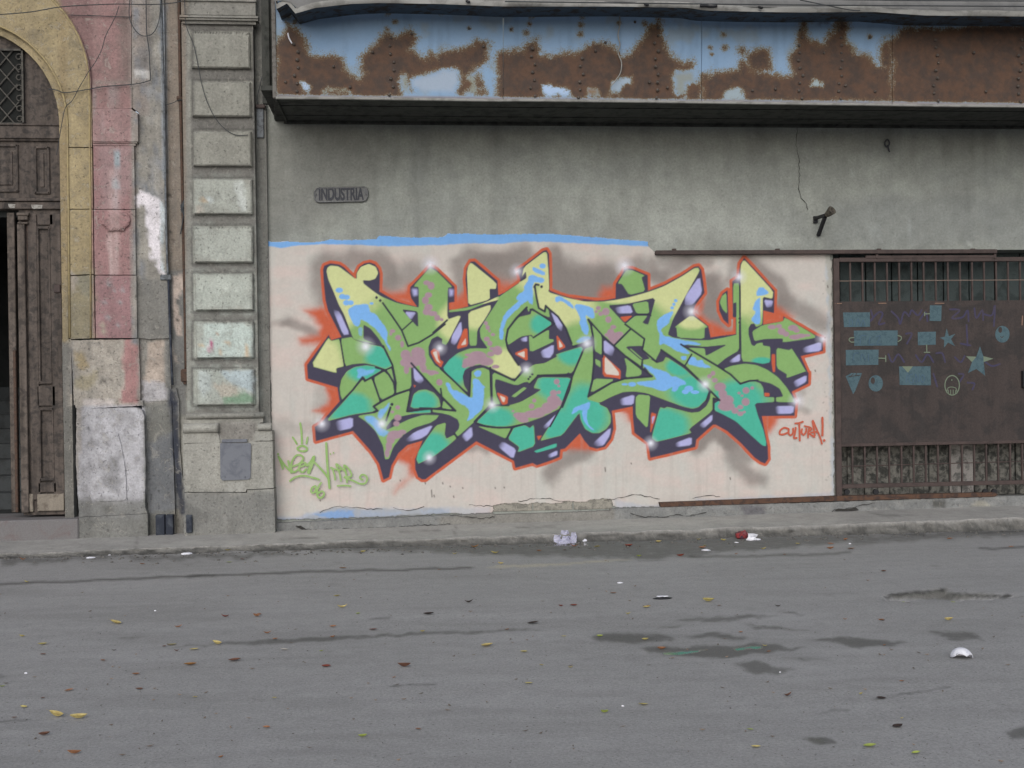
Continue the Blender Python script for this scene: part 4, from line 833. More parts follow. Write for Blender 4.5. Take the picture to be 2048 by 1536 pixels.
fp_([(440, 744), (510, 742), (510, 786), (480, 775), (455, 762)], (154, 172, 178), .9, 4, 6, 12); fp_([(448, 796), (478, 784), (508, 790), (510, 808), (446, 808)], (96, 136, 102), .9, 5, 5, 12); fp_([(396, 745), (420, 742), (424, 775), (402, 795)], (160, 172, 172), .6, 5, 6, 12); fp_([(425, 768), (470, 770), (480, 790), (440, 795)], (170, 156, 136), .7, 5, 7, 9)
fp_(rect(362, 838, 548, 985), (150, 148, 138), .8, 8, 2); fp_(rect(362, 985, 552, 1075), (118, 118, 114), .8, 14, 6); fp_([(435, 845), (515, 845), (505, 882), (440, 882)], (120, 115, 108), .9, 4, 4, 8); fp_([(380, 1010), (420, 1030), (400, 1060), (372, 1050)], (92, 91, 88), .5, 10, 6); fp_([(455, 962), (490, 962), (488, 985), (455, 985)], (158, 156, 148), .6, 5, 2)
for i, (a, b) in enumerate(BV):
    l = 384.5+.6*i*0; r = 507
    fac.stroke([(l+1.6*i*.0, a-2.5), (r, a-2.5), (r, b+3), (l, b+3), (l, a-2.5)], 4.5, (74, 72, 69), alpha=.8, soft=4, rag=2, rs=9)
# --- left building colours
YEL = (166, 145, 94); PINK = (148, 106, 104)
fp_([(-440, -60), (187, -60), (187, 600), (-440, 600)], YEL, 1, 1, 0); fac.mix(ff, np.where(fac.U < 184, np.clip((fbm(fac.U/30+3, fac.V/60)-.52)*2.5, 0, .5)*(fac.V < 700), 0), (150, 132, 92))
fp_([(106, -60), (300, -60), (300, 230), (186, 230), (182, 190), (178, 140), (166, 90), (145, 45), (120, 12)], (144, 105, 102), 1, 2, 0)
fac.mix(ff, np.where((fac.U > 184) & (fac.U < 262) & (fac.V < 230), np.clip((fbm(fac.U/16, fac.V/60)-.5)*3, 0, .6), 0), (128, 104, 98)); fp_([(236, 30), (262, -20), (264, 200), (246, 150)], (112, 98, 90), .6, 14, 8); fp_(rect(184, 160, 262, 170), (132, 116, 108), .8, 4, 2)
fp_(rect(184, 215, 278, 300), (150, 112, 110), 1, 2, 0); fac.mix(ff, np.where((fac.U > 184) & (fac.U < 278) & (fac.V > 170) & (fac.V < 300), np.clip((fbm(fac.U/9, fac.V/90)-.48)*3, 0, .7), 0), (138, 124, 122))
fp_(rect(185, 290, 272, 680), (150, 106, 105), 1, 2, 0)
fp_([(196, 292), (262, 292), (262, 370), (240, 418), (205, 418)], (146, 116, 116), .7, 14, 8, 14); fp_([(228, 300), (241, 300), (238, 350), (234, 420), (226, 420)], (140, 142, 150), .7, 5, 4, 10); fp_([(216, 340), (240, 330), (238, 548), (220, 548)], (172, 140, 136), .55, 6, 3, 14); fp_([(214, 466), (222, 466), (226, 560), (219, 560)], (184, 154, 150), .8, 4, 2); fp_([(229, 466), (236, 466), (233, 550), (228, 550)], (178, 148, 144), .8, 4, 2); fp_(rect(228, 305, 240, 334), (130, 150, 158), .7, 3, 3, 6); fp_(rect(226, 358, 238, 378), (140, 150, 156), .7, 3, 3, 6)
fp_(rect(188, 552, 272, 676), (144, 102, 105), .8, 3, 2)
for u, v, r in ((218, 568, 6), (209, 605, 5), (216, 635, 6), (236, 650, 5), (240, 605, 5), (205, 650, 6), (207, 663, 6), (245, 580, 5), (228, 580, 4)): fac.blob(u, v, r*1.5, (134, 136, 138) if v < 640 or u > 210 else (160, 154, 128), alpha=.75, core=.3)
fp_([(118, 548), (186, 540), (186, 690), (118, 690)], (142, 130, 94), .85, 26, 10, 14); fp_([(140, 540), (158, 556), (148, 580), (140, 585)], (176, 162, 150), .7, 5, 4); fp_([(150, 560), (186, 540), (186, 600), (160, 590)], (132, 132, 116), .5, 12, 8)
fp_(rect(118, 20, 136, 690), (150, 126, 78), .55, 5, 1); fp_(rect(118, 684, 142, 1100), (112, 110, 104), .9, 4, 2)
fp_([(138, 678), (280, 678), (280, 812), (138, 812)], (160, 150, 136), 1, 3, 1); fac.mix(ff, np.where((fac.U > 136) & (fac.U < 280) & (fac.V > 680) & (fac.V < 812), np.clip((fbm(fac.U/14, fac.V/14)-.48)*3, 0, .7), 0), (136, 130, 120)); fp_([(150, 704), (168, 706), (178, 735), (160, 742), (150, 722)], (156, 134, 82), .8, 5, 4); fp_([(150, 760), (200, 740), (180, 780), (150, 778)], (148, 136, 96), .7, 9, 6); fp_([(252, 676), (284, 676), (284, 806), (238, 806), (250, 770), (246, 720)], (158, 106, 104), .95, 4, 5, 10); fp_([(142, 695), (148, 690), (146, 790), (142, 790)], (86, 92, 104), .6, 3, 2); fp_([(165, 800), (230, 800), (225, 812), (165, 812)], (190, 178, 174), .8, 4, 2); fp_([(165, 812), (280, 808), (280, 818), (180, 820)], (140, 112, 106), .8, 3, 2)
for u in (201, 212, 225, 237): fac.blob(u, 764, 3.2, (30, 26, 24), alpha=1, core=.5)
fac.stroke([(205, 760), (215, 757), (222, 760)], 2.5, (60, 54, 48), soft=2)
fp_([(150, 812), (300, 812), (296, 1036), (150, 1036)], (166, 164, 170), 1, 3, 1); fac.mix(ff, np.where((fac.U > 150) & (fac.U < 292) & (fac.V > 812) & (fac.V < 1036), np.clip((fbm(fac.U/12, fac.V/12)-.5)*3, 0, .6)*.8, 0), (118, 115, 116)); fp_([(150, 812), (164, 812), (160, 900), (152, 1000)], (150, 138, 124), .7, 4, 4, 8); fp_([(215, 905), (240, 915), (235, 990), (205, 970)], (98, 98, 98), .5, 14, 10)
for u, v in ((200, 888), (212, 884), (206, 895), (214, 890), (218, 878), (178, 860), (176, 856)): fac.blob(u, v, 5, (66, 64, 64), alpha=.75, ry=7)
fp_(rect(150, 1000, 296, 1100), (112, 112, 108), .9, 18, 6); fac.blob(218, 1018, 24, (74, 72, 64), alpha=.75, ry=18); fac.blob(182, 1042, 6, (40, 40, 40), alpha=.9)
# grey strip and recess
fp_(rect(262, -60, 334, 690), (132, 127, 117), .8, 2, 0); fac.mix(ff, np.where((fac.U > 262) & (fac.U < 332) & (fac.V < 690), np.clip((fbm(fac.U/13, fac.V/30)-.5)*3.2, 0, .75), 0), (110, 116, 126)); fac.mix(ff, np.where((fac.U > 262) & (fac.U < 332) & (fac.V < 690), np.clip((fbm(fac.U/9+30, fac.V/50)-.52)*3, 0, .7), 0), (156, 150, 138)); fp_([(268, 140), (300, 140), (300, 156), (268, 156)], (190, 188, 186), .6, 4, 5); fp_([(318, 40), (334, 0), (334, 360), (326, 360), (322, 140)], (126, 138, 152), .7, 5, 4, 14); fp_([(272, 100), (300, 96), (296, 140), (276, 140)], (92, 94, 98), .5, 8, 8)
fp_([(270, 392), (284, 378), (300, 388), (320, 402), (330, 420), (326, 450), (318, 480), (322, 530), (330, 548), (318, 545), (308, 520), (296, 516), (300, 500), (296, 470), (292, 430), (288, 410), (270, 412)], (206, 198, 204), 1, 2, 7, 7); fp_([(320, 400), (332, 420), (328, 470), (322, 540), (330, 548), (322, 470)], (168, 184, 190), .8, 3, 3)
fp_(rect(272, 560, 340, 690), (112, 110, 104), .85, 8, 5); fp_(rect(276, 676, 345, 812), (128, 124, 116), .9, 4, 3); fp_([(296, 684), (328, 680), (328, 770), (286, 766), (294, 730)], (164, 146, 130), 1, 3, 3, 8); fp_([(284, 762), (332, 764), (334, 800), (284, 802)], (168, 164, 168), .9, 4, 5, 7); fp_(rect(288, 808, 345, 1100), (106, 106, 100), .9, 8, 5); fp_([(292, 890), (350, 860), (356, 1020), (296, 1024)], (100, 103, 108), .9, 6, 5)
fp_(rect(334, -60, 372, 560), (128, 114, 99), .95, 3, 1); fac.mix(ff, np.where((fac.U > 332) & (fac.U < 372) & (fac.V < 560), np.clip((fbm(fac.U/8, fac.V/60)-.5)*2.5, 0, .5), 0), (110, 104, 96)); fp_(rect(334, 540, 372, 830), (108, 108, 106), .9, 5, 3); fp_([(344, 552), (368, 548), (368, 580), (352, 600), (364, 640), (362, 672), (350, 668), (344, 610), (346, 580)], (174, 154, 140), 1, 2, 4, 7); fp_([(344, 690), (352, 712), (358, 728), (346, 725)], (166, 150, 136), .9, 2, 3, 7); fp_([(340, 775), (354, 790), (358, 900), (366, 960), (372, 1030), (360, 1030), (350, 960), (344, 880), (338, 800)], (44, 50, 66), .95, 4, 4, 12)
for u, v in ((333, 173), (338, 178), (325, 66), (315, 147), (300, 331), (298, 352), (342, 464), (348, 483), (327, 485), (333, 391), (338, 390), (335, 343), (354, 603), (346, 623), (326, 222), (331, 222), (329, 275), (296, 425), (355, 640), (290, 118)): fac.blob(u, v, 5, (44, 42, 42), alpha=.9, core=.3)
# pilaster geometry
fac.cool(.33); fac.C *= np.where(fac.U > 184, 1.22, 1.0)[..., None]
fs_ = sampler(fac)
PF = -.16
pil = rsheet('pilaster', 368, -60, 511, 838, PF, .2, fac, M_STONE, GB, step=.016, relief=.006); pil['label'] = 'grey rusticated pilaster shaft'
xl, xr_ = P(371, 440, PF-.045).x+.06, P(506, 440, PF-.045).x
for i, (a, b) in enumerate(BV):
    zt1, zb1 = P(440, a, PF-.045).z, P(440, b, PF-.045).z; xa = P(387.5, 440, PF-.045).x; xb = P(504.5, 440, PF-.045).x
    e_ = .012
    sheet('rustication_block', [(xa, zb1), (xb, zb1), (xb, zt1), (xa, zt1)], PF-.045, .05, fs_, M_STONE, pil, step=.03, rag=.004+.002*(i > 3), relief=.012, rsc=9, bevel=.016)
rsheet('backing_pier', 505, -60, 536, 1060, -.05, .12, fac, M_STONE, GB, step=.05)
for (a, b, l, r, dy) in ((-30, 2, 363, 512, .05), (2, 30, 366, 511, .03), (31, 35, 359, 516, .075), (36.5, 40, 359, 516, .06), (40, 48, 364, 512, .03)):
    rsheet('capital_moulding', l, a, r, b, PF-dy, .1, fac, M_STONE, pil, step=.05)
def torus_strip(name, u0, u1, v0, v1, Yc, r, parent):
    bm = bmesh.new(); xa, xb, za, zb_ = prect(u0, v0, u1, v1, Yc-r); zc = (za+zb_)/2; hh = (zb_-za)/2; prof = [(-math.cos(t)*r, math.sin(t)*hh) for t in [(-.5+k/8)*math.pi for k in range(9)]]
    xs_ = np.linspace(xa, xb, 24); rings = [[bm.verts.new((x, Yc+dy*(1 if 0 < j < 23 else .55), zc+dz)) for dy, dz in prof] for j, x in enumerate(xs_)]
    for j in range(23):
        for k in range(8): bm.faces.new((rings[j][k], rings[j+1][k], rings[j+1][k+1], rings[j][k+1]))
    bm.faces.new(rings[0]); bm.faces.new(rings[-1][::-1])
    me = bpy.data.meshes.new(name); bm.normal_update(); bm.to_mesh(me); bm.free(); V = np.array([v.co[:] for v in me.vertices]); setcol(me, fs_(V[:, 0], V[:, 1], V[:, 2]))
    for p in me.polygons: p.use_smooth = True
    return link(name, me, M_STONE, parent)
torus_strip('base_moulding', 371, 529, 825, 838, PF-.02, .05, pil); rsheet('base_moulding', 374, 838, 526, 846, PF-.03, .1, fac, M_STONE, pil, step=.05)
torus_strip('base_moulding', 364, 436, 847, 867, PF-.05, .06, pil); torus_strip('base_moulding', 514, 543, 847, 862, PF-.05, .06, pil)
usheet('base_block', [(366, 866), (436, 866), (441, 884), (434, 886), (366, 886)], PF-.06, .2, fac, M_STONE, pil, step=.04, rag=.004)
usheet('base_block', [(430, 845), (520, 845), (520, 886), (430, 886)], PF-.045, .2, fac, M_STONE, pil, step=.03, rag=.004, relief=.04, rsc=12)
usheet('base_block', [(510, 862), (544, 862), (545, 881), (510, 882)], PF-.06, .2, fac, M_STONE, pil, step=.04, rag=.004)
usheet('base_block', [(366, 887.5), (545, 882.5), (547, 976), (493, 979), (492, 984), (367, 984)], PF-.06, .2, fac, M_STONE, pil, step=.04, rag=.003, relief=.01)
usheet('base_block', [(367, 985.5), (494, 985.5), (495, 980.5), (548, 978), (551, 1072), (368, 1078)], PF-.065, .2, fac, M_STONE, pil, step=.04, rag=.005, relief=.02)
# ------------------------------------------------------------------ graffiti wall coat
mx0, mx1 = P(540, 760, -.014).x, P(1668, 760, -.014).x; mz1 = P(1000, 462, -.014).z; mz0 = P(1000, 1060, -.014).z
st_ = 1.25/185; MX = np.arange(mx0-.06, mx1+.02, st_); MZ = np.arange(mz0, mz1, st_)
gx, gz = np.meshgrid(MX, MZ); gy = np.full_like(gx, -.014)+(fbm(gx*2.2, gz*2.2)-.5)*.008
gu, gv = UV(gx, gy, gz); mc = mur.sample(gu, gv)
low = [(500, 1036), (560, 1040), (610, 1039), (660, 1038), (720, 1036), (800, 1033), (860, 1030), (895, 1027), (940, 1028), (985, 1026), (988, 1012), (1003, 1008), (1030, 1007), (1052, 1009), (1075, 1006), (1110, 1008), (1135, 1003), (1160, 1006), (1185, 1001), (1205, 997), (1221, 999), (1226, 1012), (1236, 1016), (1300, 1014), (1345, 1013), (1500, 1007), (1700, 1000)]
lv = np.interp(gu+(fbm(gu/6, gv/6)-.5)*5, [a for a, b in low], [b for a, b in low])+(fbm(gu/5+9, gv*0)-.5)*4
topv = [(500, 482), (532, 481), (552, 483), (575, 482), (600, 484), (640, 483), (660, 478), (690, 480), (730, 478), (752, 478), (757, 470), (780, 471), (812, 474), (840, 474), (888, 473), (895, 466), (990, 468), (1110, 467), (1180, 473), (1240, 478), (1296, 482), (1297, 490), (1312, 506), (1345, 507), (1700, 504)]
tv = np.interp(gu, [a for a, b in topv], [b for a, b in topv])+(fbm(gu/8, gv*0+3)-.5)*3
lft = 533+(gv-485)*.027+(fbm(gv/9, gv*0+5)-.5)*4; rgt = 1664+(gv-510)*.01+(fbm(gv/7, gv*0+15)-.5)*7
keep = (gv < lv) & (gv > tv) & (gu > lft) & (gu < rgt)
w = len(MX); h = len(MZ); idx = np.arange(w*h).reshape(h, w)
kq = keep[:-1, :-1] & keep[1:, :-1] & keep[:-1, 1:] & keep[1:, 1:]
F = np.stack([idx[:-1, :-1][kq], idx[:-1, 1:][kq], idx[1:, 1:][kq], idx[1:, :-1][kq]], -1)
used = np.unique(F); rem = -np.ones(w*h, int); rem[used] = np.arange(len(used)); F = rem[F].astype(np.int32)
V = np.stack([gx, gy, gz], -1).reshape(-1, 3)[used]; CC = mc.reshape(-1, 3)[used]
# rim of the coat runs back to the wall
ed = np.concatenate([F[:, [0, 1]], F[:, [1, 2]], F[:, [2, 3]], F[:, [3, 0]]]); key = np.sort(ed, 1); kk = key[:, 0].astype(np.int64)*len(V)+key[:, 1]
un, inv, cn = np.unique(kk, return_inverse=True, return_counts=True); be = ed[cn[inv] == 1]
bv = np.unique(be); mp = -np.ones(len(V), int); mp[bv] = len(V)+np.arange(len(bv)); bk = V[bv].copy(); bk[:, 1] = .004
F2 = np.stack([be[:, 1], be[:, 0], mp[be[:, 0]], mp[be[:, 1]]], -1); FA = np.concatenate([F, F2]).astype(np.int32); VA = np.concatenate([V, bk]).astype(np.float32); CA = np.concatenate([CC, CC[bv]*0+lin((150, 142, 132))])
me = bpy.data.meshes.new('graffiti_mural'); me.vertices.add(len(VA)); me.vertices.foreach_set('co', VA.ravel()); me.loops.add(FA.size); me.loops.foreach_set('vertex_index', FA.ravel()); me.polygons.add(len(FA)); me.polygons.foreach_set('loop_start', np.arange(0, FA.size, 4, dtype=np.int32)); me.update(calc_edges=True); me.validate()
setcol(me, CA)
mo = link('graffiti_mural', me, M_MURAL); tag(mo, 'wide green and turquoise graffiti lettering with orange outline on a cream painted wall', 'graffiti')
TY = -.022
def zB(pts, ox=530, oy=720, k=KZ): return [(ox+x/k, oy+y/k) for x, y in pts]
B_ = lambda s: zB([tuple(map(float, q.split(','))) for q in s.split()])
I_ = lambda s: zB([tuple(map(float, q.split(','))) for q in s.split()], 1340, 700)
gt = ustrokes('graffiti_tag', [(B_('400,720 415,820 420,950'), 4.00), (B_('315,880 340,915 362,955'), 3.60), (B_('485,880 478,915 472,950'), 3.60), (B_('370,1000 420,975 475,1000 470,1030 420,1038 375,1020 370,1000'), 4.00), (B_('150,1070'), 4.00), (B_('100,1075'), 3.20),
    (B_('155,1100 180,1160 205,1235'), 4.00), (B_('160,1105 220,1190 285,1260'), 4.00), (B_('265,1150 280,1210 300,1280'), 4.40), (B_('290,1215 370,1190 420,1150 435,1110 400,1080 350,1090 310,1150 300,1230 330,1275 380,1240'), 3.60), (B_('385,1220 440,1200 465,1175 430,1165 395,1200 390,1250 430,1275 470,1240'), 3.60), (B_('475,1200 520,1160 560,1095 540,1180 500,1285'), 4.80), (B_('520,1180 500,1240 490,1280'), 4.00),
    (B_('560,1160 620,1220 690,1300 735,1370'), 4.00), (B_('697,945 705,1100 715,1250 735,1455'), 4.40), (B_('745,1068'), 3.20), (B_('780,1055'), 3.20), (B_('285,1375 350,1330 440,1315 540,1335 615,1358'), 3.60), (B_('800,1360 790,1300 765,1230 750,1225 810,1245 860,1250'), 3.36), (B_('865,1375 850,1290 810,1180 870,1230 905,1260'), 3.36), (B_('935,1390 925,1300 900,1195 960,1250 985,1310 950,1330 900,1330 1000,1370 1080,1405 1140,1400 1165,1350 1140,1310 1100,1305 1080,1340 1110,1360'), 3.52), (B_('825,1430 900,1425 975,1432'), 3.20),
    (B_('575,1430 540,1450 525,1490 545,1510 585,1480 580,1435 575,1500'), 3.68), (B_('640,1395 605,1450 595,1510 610,1560 650,1560 675,1520 650,1490 610,1510'), 3.84)], TY, M_TAGG)
tag(gt, 'thin light green spray signature with a crown mark at the lower left of the mural', 'graffiti tag')
ot = ustrokes('graffiti_tag', [(I_('1345,895 1300,885 1255,915 1250,955 1290,960 1340,940'), 4), (I_('1350,900 1350,950 1375,970 1400,940 1400,895'), 4), (I_('1430,885 1420,950 1410,1000 1440,1000'), 4), (I_('1425,835 1470,830 1510,815'), 3.8), (I_('1470,830 1472,930 1475,1030'), 4), (I_('1500,900 1495,940 1520,965 1545,930 1548,895'), 3.8), (I_('1580,890 1570,950 1568,995'), 3.8), (I_('1530,865 1590,880 1605,905 1570,935 1610,970 1640,990'), 3.6), (I_('1645,970 1630,880 1620,800 1660,890 1700,980 1725,1065'), 3.8), (I_('1600,940 1650,930 1680,935'), 3.4), (I_('1730,770 1732,870 1730,970'), 4.6), (I_('1750,1028'), 5.5)], TY, M_TAGO)
tag(ot, 'small orange hand lettering reading CULTURA at the right end of the mural', 'graffiti tag')
for q in ([(640, 1024), (655, 1017), (668, 1013), (700, 1014), (735, 1017), (765, 1018)], [(785, 1016), (806, 1019), (815, 1021), (848, 1013)], [(1210, 1000), (1230, 998), (1270, 988), (1290, 992), (1320, 998)], [(1036, 1003), (1060, 998), (1105, 998), (1130, 1004)], [(1384, 996), (1400, 992), (1420, 990), (1440, 993)], [(938, 1010), (960, 1011), (985, 1013)]):
    jag('crack', q, 1.2, -.021, GB)
# ------------------------------------------------------------------ the old building with the arched doorway
DB = empty('doorway_building', (-4.2, 0, .05), 'old pink and yellow building front with an arched wooden doorway', 'building')
def arc(cx, cy, R, a0, a1, n): return [(cx+R*math.cos(a0+(a1-a0)*i/n), cy-R*math.sin(a0+(a1-a0)*i/n)) for i in range(n+1)]
AX = -70.0                                       # middle of the doorway in the picture
outer = [(183, 690), (183, 230)]+arc(-54, 171, 236, 0.0, math.radians(88), 14)
inner = [(135, 254)]+arc(-77, 250, 212, 0.05, math.radians(90), 14)
inn2 = [(118.5, 262)]+arc(-77, 250, 195.5, 0.05, math.radians(90), 14)
def mir(pts): return [(2*AX-u, v) for u, v in pts]
ro = outer+mir(outer)[::-1]; ri = [(135, 690)]+inner+mir(inner)[::-1]+[(2*AX-135, 690)]; ri2 = [(118.5, 1040)]+inn2+mir(inn2)[::-1]+[(2*AX-118.5, 1040)]
# joints split the surround into stones; the right jamb and the arch
def stone(name, pts, Y, d, m=M_PLASTER, **k): return usheet(name, pts, Y, d, fac, m, DB, **k)
g = .7
stone('jamb_stone', [(135, 296), (184, 296), (185.5, 417.3), (137, 418)], -.06, .14, step=.03); stone('jamb_stone', [(137, 419.6), (185.5, 419), (187, 548), (138.5, 550)], -.06, .14, step=.03); stone('jamb_stone', [(138.5, 552), (187, 550), (190, 676), (141, 678)], -.058, .14, step=.03, rag=.004, relief=.015)
ringo = [(183.8, 294)]+[p for p in outer if p[1] < 294]; ringi = [(135, 294)]+[p for p in inner if p[1] < 294]
stone('arch_surround', ringo+mir(ringo)[::-1]+mir(ringi)+ringi[::-1], -.06, .14, step=.04)
i2 = [(132, 1042)]+[(118.5+(v-262)*.016, v) for v in (1042, 900, 700, 500, 300)][0:0]
innerf = [(136.5, 678), (134.5, 420)]+inner; in2f = [(125, 678), (121, 420)]+inn2
stone('inner_arch_order', innerf+mir(innerf)[::-1]+mir(in2f)+in2f[::-1], -.01, .2, step=.04)
usheet('jamb_stone', [(124, 678), (142, 678), (148, 1036), (130.5, 1036)], -.02, .2, fac, M_PLASTER, DB, step=.04, rag=.003)
# bead along the inner edge of the surround
for sgn in (1, -1):
    q = [(139.5, 676), (137, 420), (135.5, 300)]+inner; q = q if sgn == 1 else mir(q)
    tube('bead_moulding', [P(u, v, -.062)[:] for u, v in q], .012, solid('yellow_bead', (170, 148, 96), (150, 130, 90), 12), DB, 6)
    q = [(181.5, 676), (181, 420), (179.5, 300)]+[(u-3.5, v) for u, v in outer[1:]]; q = q if sgn == 1 else mir(q)
    tube('bead_moulding', [P(u, v, -.061)[:] for u, v in q], .010, bpy.data.materials['yellow_bead'], DB, 6)
# pink wall and pilaster
pw = [(262.5, -60), (262.5, 214), (184.2, 214)]+[(u+.6, v) for u, v in outer if v < 214]
stone('wall', pw+[(AX, -65)], -.03, .2, step=.04, relief=.008)
stone('pilaster_head', rect(184.5, 170, 263.5, 216.5), -.06, .1, step=.04, relief=.006)
cap = stone('pilaster_capital', [(184.6, 217), (262, 217), (268, 222), (275, 226), (276, 283), (185.5, 283)], -.12, .12, step=.03, rag=.003, relief=.006)
for v0, v1, l, r, y in ((283.5, 286.5, 185.5, 274, -.105), (287.5, 291, 186, 271, -.095)): rsheet('capital_moulding', l, v0, r, v1, y, .09, fac, M_PLASTER, DB, step=.04)
for k, (a, b, l, r) in enumerate(((292, 418, 186.5, 268), (419.4, 549.3, 187.5, 270), (551, 676, 190, 272.5))): stone('pilaster_stone', [(l, a), (r, a), (r+1.6, b), (l+2, b)], -.09, .1, step=.03, rag=.002, relief=.005)
pq = stone('emblem_plaque', [(205, 427), (213, 424), (219, 421), (230, 424), (240, 421), (250, 424), (257, 430), (260, 440), (257, 450), (250, 455), (247, 461), (236, 461), (230, 460), (223, 462), (214, 461), (211, 454), (202, 448), (200, 440)], -.125, .04, step=.02, bevel=.012); pq['label'] = 'small moulded plaque with wavy outline on the pink pilaster'
for u0, u1, v in ((212, 222, 446), (225, 233, 452), (237, 248, 445), (213, 220, 452), (238, 246, 452)): ustrokes('plaque_mark', [([(u0, v), (u1, v)], 1.4)], -.1075, M_CRACK, DB, 1)
stone('worn_stone', [(142, 681), (277.5, 678), (281, 800), (262, 804), (232, 807), (148, 810)], -.07, .1, step=.03, rag=.006, relief=.03, rsc=8)
stone('worn_ledge', [(150, 806), (236, 805), (285, 801), (287, 811), (178, 817), (152, 816)], -.085, .1, step=.03, rag=.006, relief=.02, rsc=10)
stone('base_stone', [(153, 815), (180, 817), (270, 815), (284, 820), (288, 832), (291, 930), (290, 1015), (295, 1027), (158, 1034), (152, 930)], -.13, .14, step=.03, rag=.006, relief=.02, rsc=6)
stone('base_panel', [(190, 866), (212, 862), (236, 866), (244, 900), (250, 935), (254, 1001), (191, 1003), (190, 930)], -.145, .02, step=.03, rag=.005, relief=.012, rsc=8)
stone('base_plinth', [(158, 1035), (295, 1028), (296, 1090), (158, 1095)], -.15, .2, step=.04, rag=.005, relief=.015)
# doorstep
sx0, sx1, sz0, sz1 = prect(-330, 1044, 157, 1090, -.17); box('doorstep', sx0, sx1, -.17, .55, -.05, sz1, solid('doorstep_cement', (118, 114, 114), (116, 100, 98), 5, .9, .2, lo=.5, hi=.7), DB, .012)
# grey strip, recess strip
stone('wall', [(263, -60), (327, -60), (330, 150), (333, 320), (337, 560), (339, 676), (300, 678), (274.5, 676), (272, 560), (269.5, 292), (277, 286), (277, 224), (268, 218), (264, 214)], -.05, .1, step=.03, rag=.003, relief=.012)
stone('wall', [(275, 676.5), (300, 679), (339.5, 677), (343, 802), (283, 803), (281, 740)], -.028, .1, step=.025, relief=.05, rsc=9, rag=.004)
stone('wall', [(283, 803.5), (343, 802.5), (352, 1085), (296, 1090), (296, 1024), (290, 900)], -.045, .1, step=.03, rag=.004, relief=.015)
stone('wall', [(320, -60), (372, -60), (380, 1085), (330, 1085)], .0, .1, step=.03, relief=.012)
box('wall', P(-700, 500, 0).x, P(-330, 500, 0).x, -.03, .2, -.05, 6.5, solid('pink_plaster_far', PINK, (128, 104, 98), 4, .9), DB)
xx0, xx1 = P(-340, 500, .3).x, P(372, 500, .05).x
box('back_wall', xx0-2, xx1-.02, .6, .9, -.05, 6.6, M_DARK, DB) if False else None
# ---- door: one part with its pieces
DY = .07
tym = [(122, 262)]+[(u+3, v-3) for u, v in inn2[1:]]
door = usheet('door', tym+mir(tym)[::-1]+[(2*AX-122, 420), (122, 420)], DY, .06, fac, M_WOOD, DB, step=.08); door['label'] = 'dark weathered wooden double door, one leaf ajar'
def dpc(name, u0, v0, u1, v1, y, d, m=M_WOOD, bev=.006): return pbox(name, u0, v0, u1, v1, DY+y, d, m, door, bev)
dpc('transom', 2*AX-124, 251, 123, 276, -.05, .05); dpc('transom_moulding', 2*AX-124, 276.5, 123, 281, -.03, .03); dpc('transom_moulding', 2*AX-124, 246, 123, 250, -.06, .06)
for a in (0, 1):
    mu = (lambda u: u) if not a else (lambda u: 2*AX-u)
    for (l, r, t_, b_) in ((-36, 36, 288, 384), (68, 99, 292, 388)):
        l2, r2 = sorted((mu(l), mu(r)))
        for (u0, v0, u1, v1) in ((l2, t_, r2, t_+5), (l2, b_-5, r2, b_), (l2, t_, l2+5, b_), (r2-5, t_, r2, b_)): dpc('panel_moulding', u0, v0, u1, v1, -.02, .025)
        dpc('raised_panel', l2+11, t_+14, r2-11 if r2-l2 > 40 else l2+20, b_-14, -.012, .02)
dpc('lintel', 2*AX-124, 396, 124, 402, -.05, .05); dpc('lintel', 2*AX-124, 404, 124, 418, -.035, .04)
for (l, r, t_) in ((16, 31, 407.5), (62, 85, 409)): uflat('paint_flake', [(l, t_), (r, t_+1), (r-1, t_+8), (l+6, t_+9), (l+2, t_+7)], DY-.037, solid('flaking_white', (158, 154, 146), (120, 112, 104), 40), door)
# iron lattice in the fanlight
gx0, gx1, gz0, gz1 = prect(2*AX-49, 98, 49, 250, DY-.01)
box('fanlight', gx0, gx1, DY-.012, DY, gz0, gz1, M_DARK, door)
bm = bmesh.new(); stp = .17
for s1 in (1, -1):
    for k in range(-12, 13):
        c = (gx0+gx1)/2+k*stp; pts = []
        for tt in np.linspace(0, 1, 14):
            z = gz0+(gz1-gz0)*tt; x = c+s1*(z-gz0)*.85
            if gx0+.03 < x < gx1-.03: pts.append((x, DY-.03, z))
        if len(pts) > 2: tube_bm(bm, pts, .0075, 5)
bobj('lattice', bm, M_GRILLE, door)
bm = bmesh.new()
for s in (-1, 1):
    for k in range(7):
        zc = gz0+.06+k*(gz1-gz0-.1)/6.4; xc = (gx1-.045) if s > 0 else gx0+.045
        tube_bm(bm, [(xc+math.cos(t)*.035*(1-t/14)*s, DY-.035, zc+math.sin(t)*.035*(1-t/14)) for t in np.linspace(0, 7, 18)], .006, 5)
for (a_, b_, c_, d_) in ((gx0, gx1, gz0, gz0+.02), (gx0, gx1, gz1-.02, gz1), (gx0, gx0+.018, gz0, gz1), (gx1-.018, gx1, gz0, gz1)): bm_box(bm, a_, b_, DY-.045, DY-.015, c_, d_)
bobj('lattice_frame', bm, M_GRILLE, door)
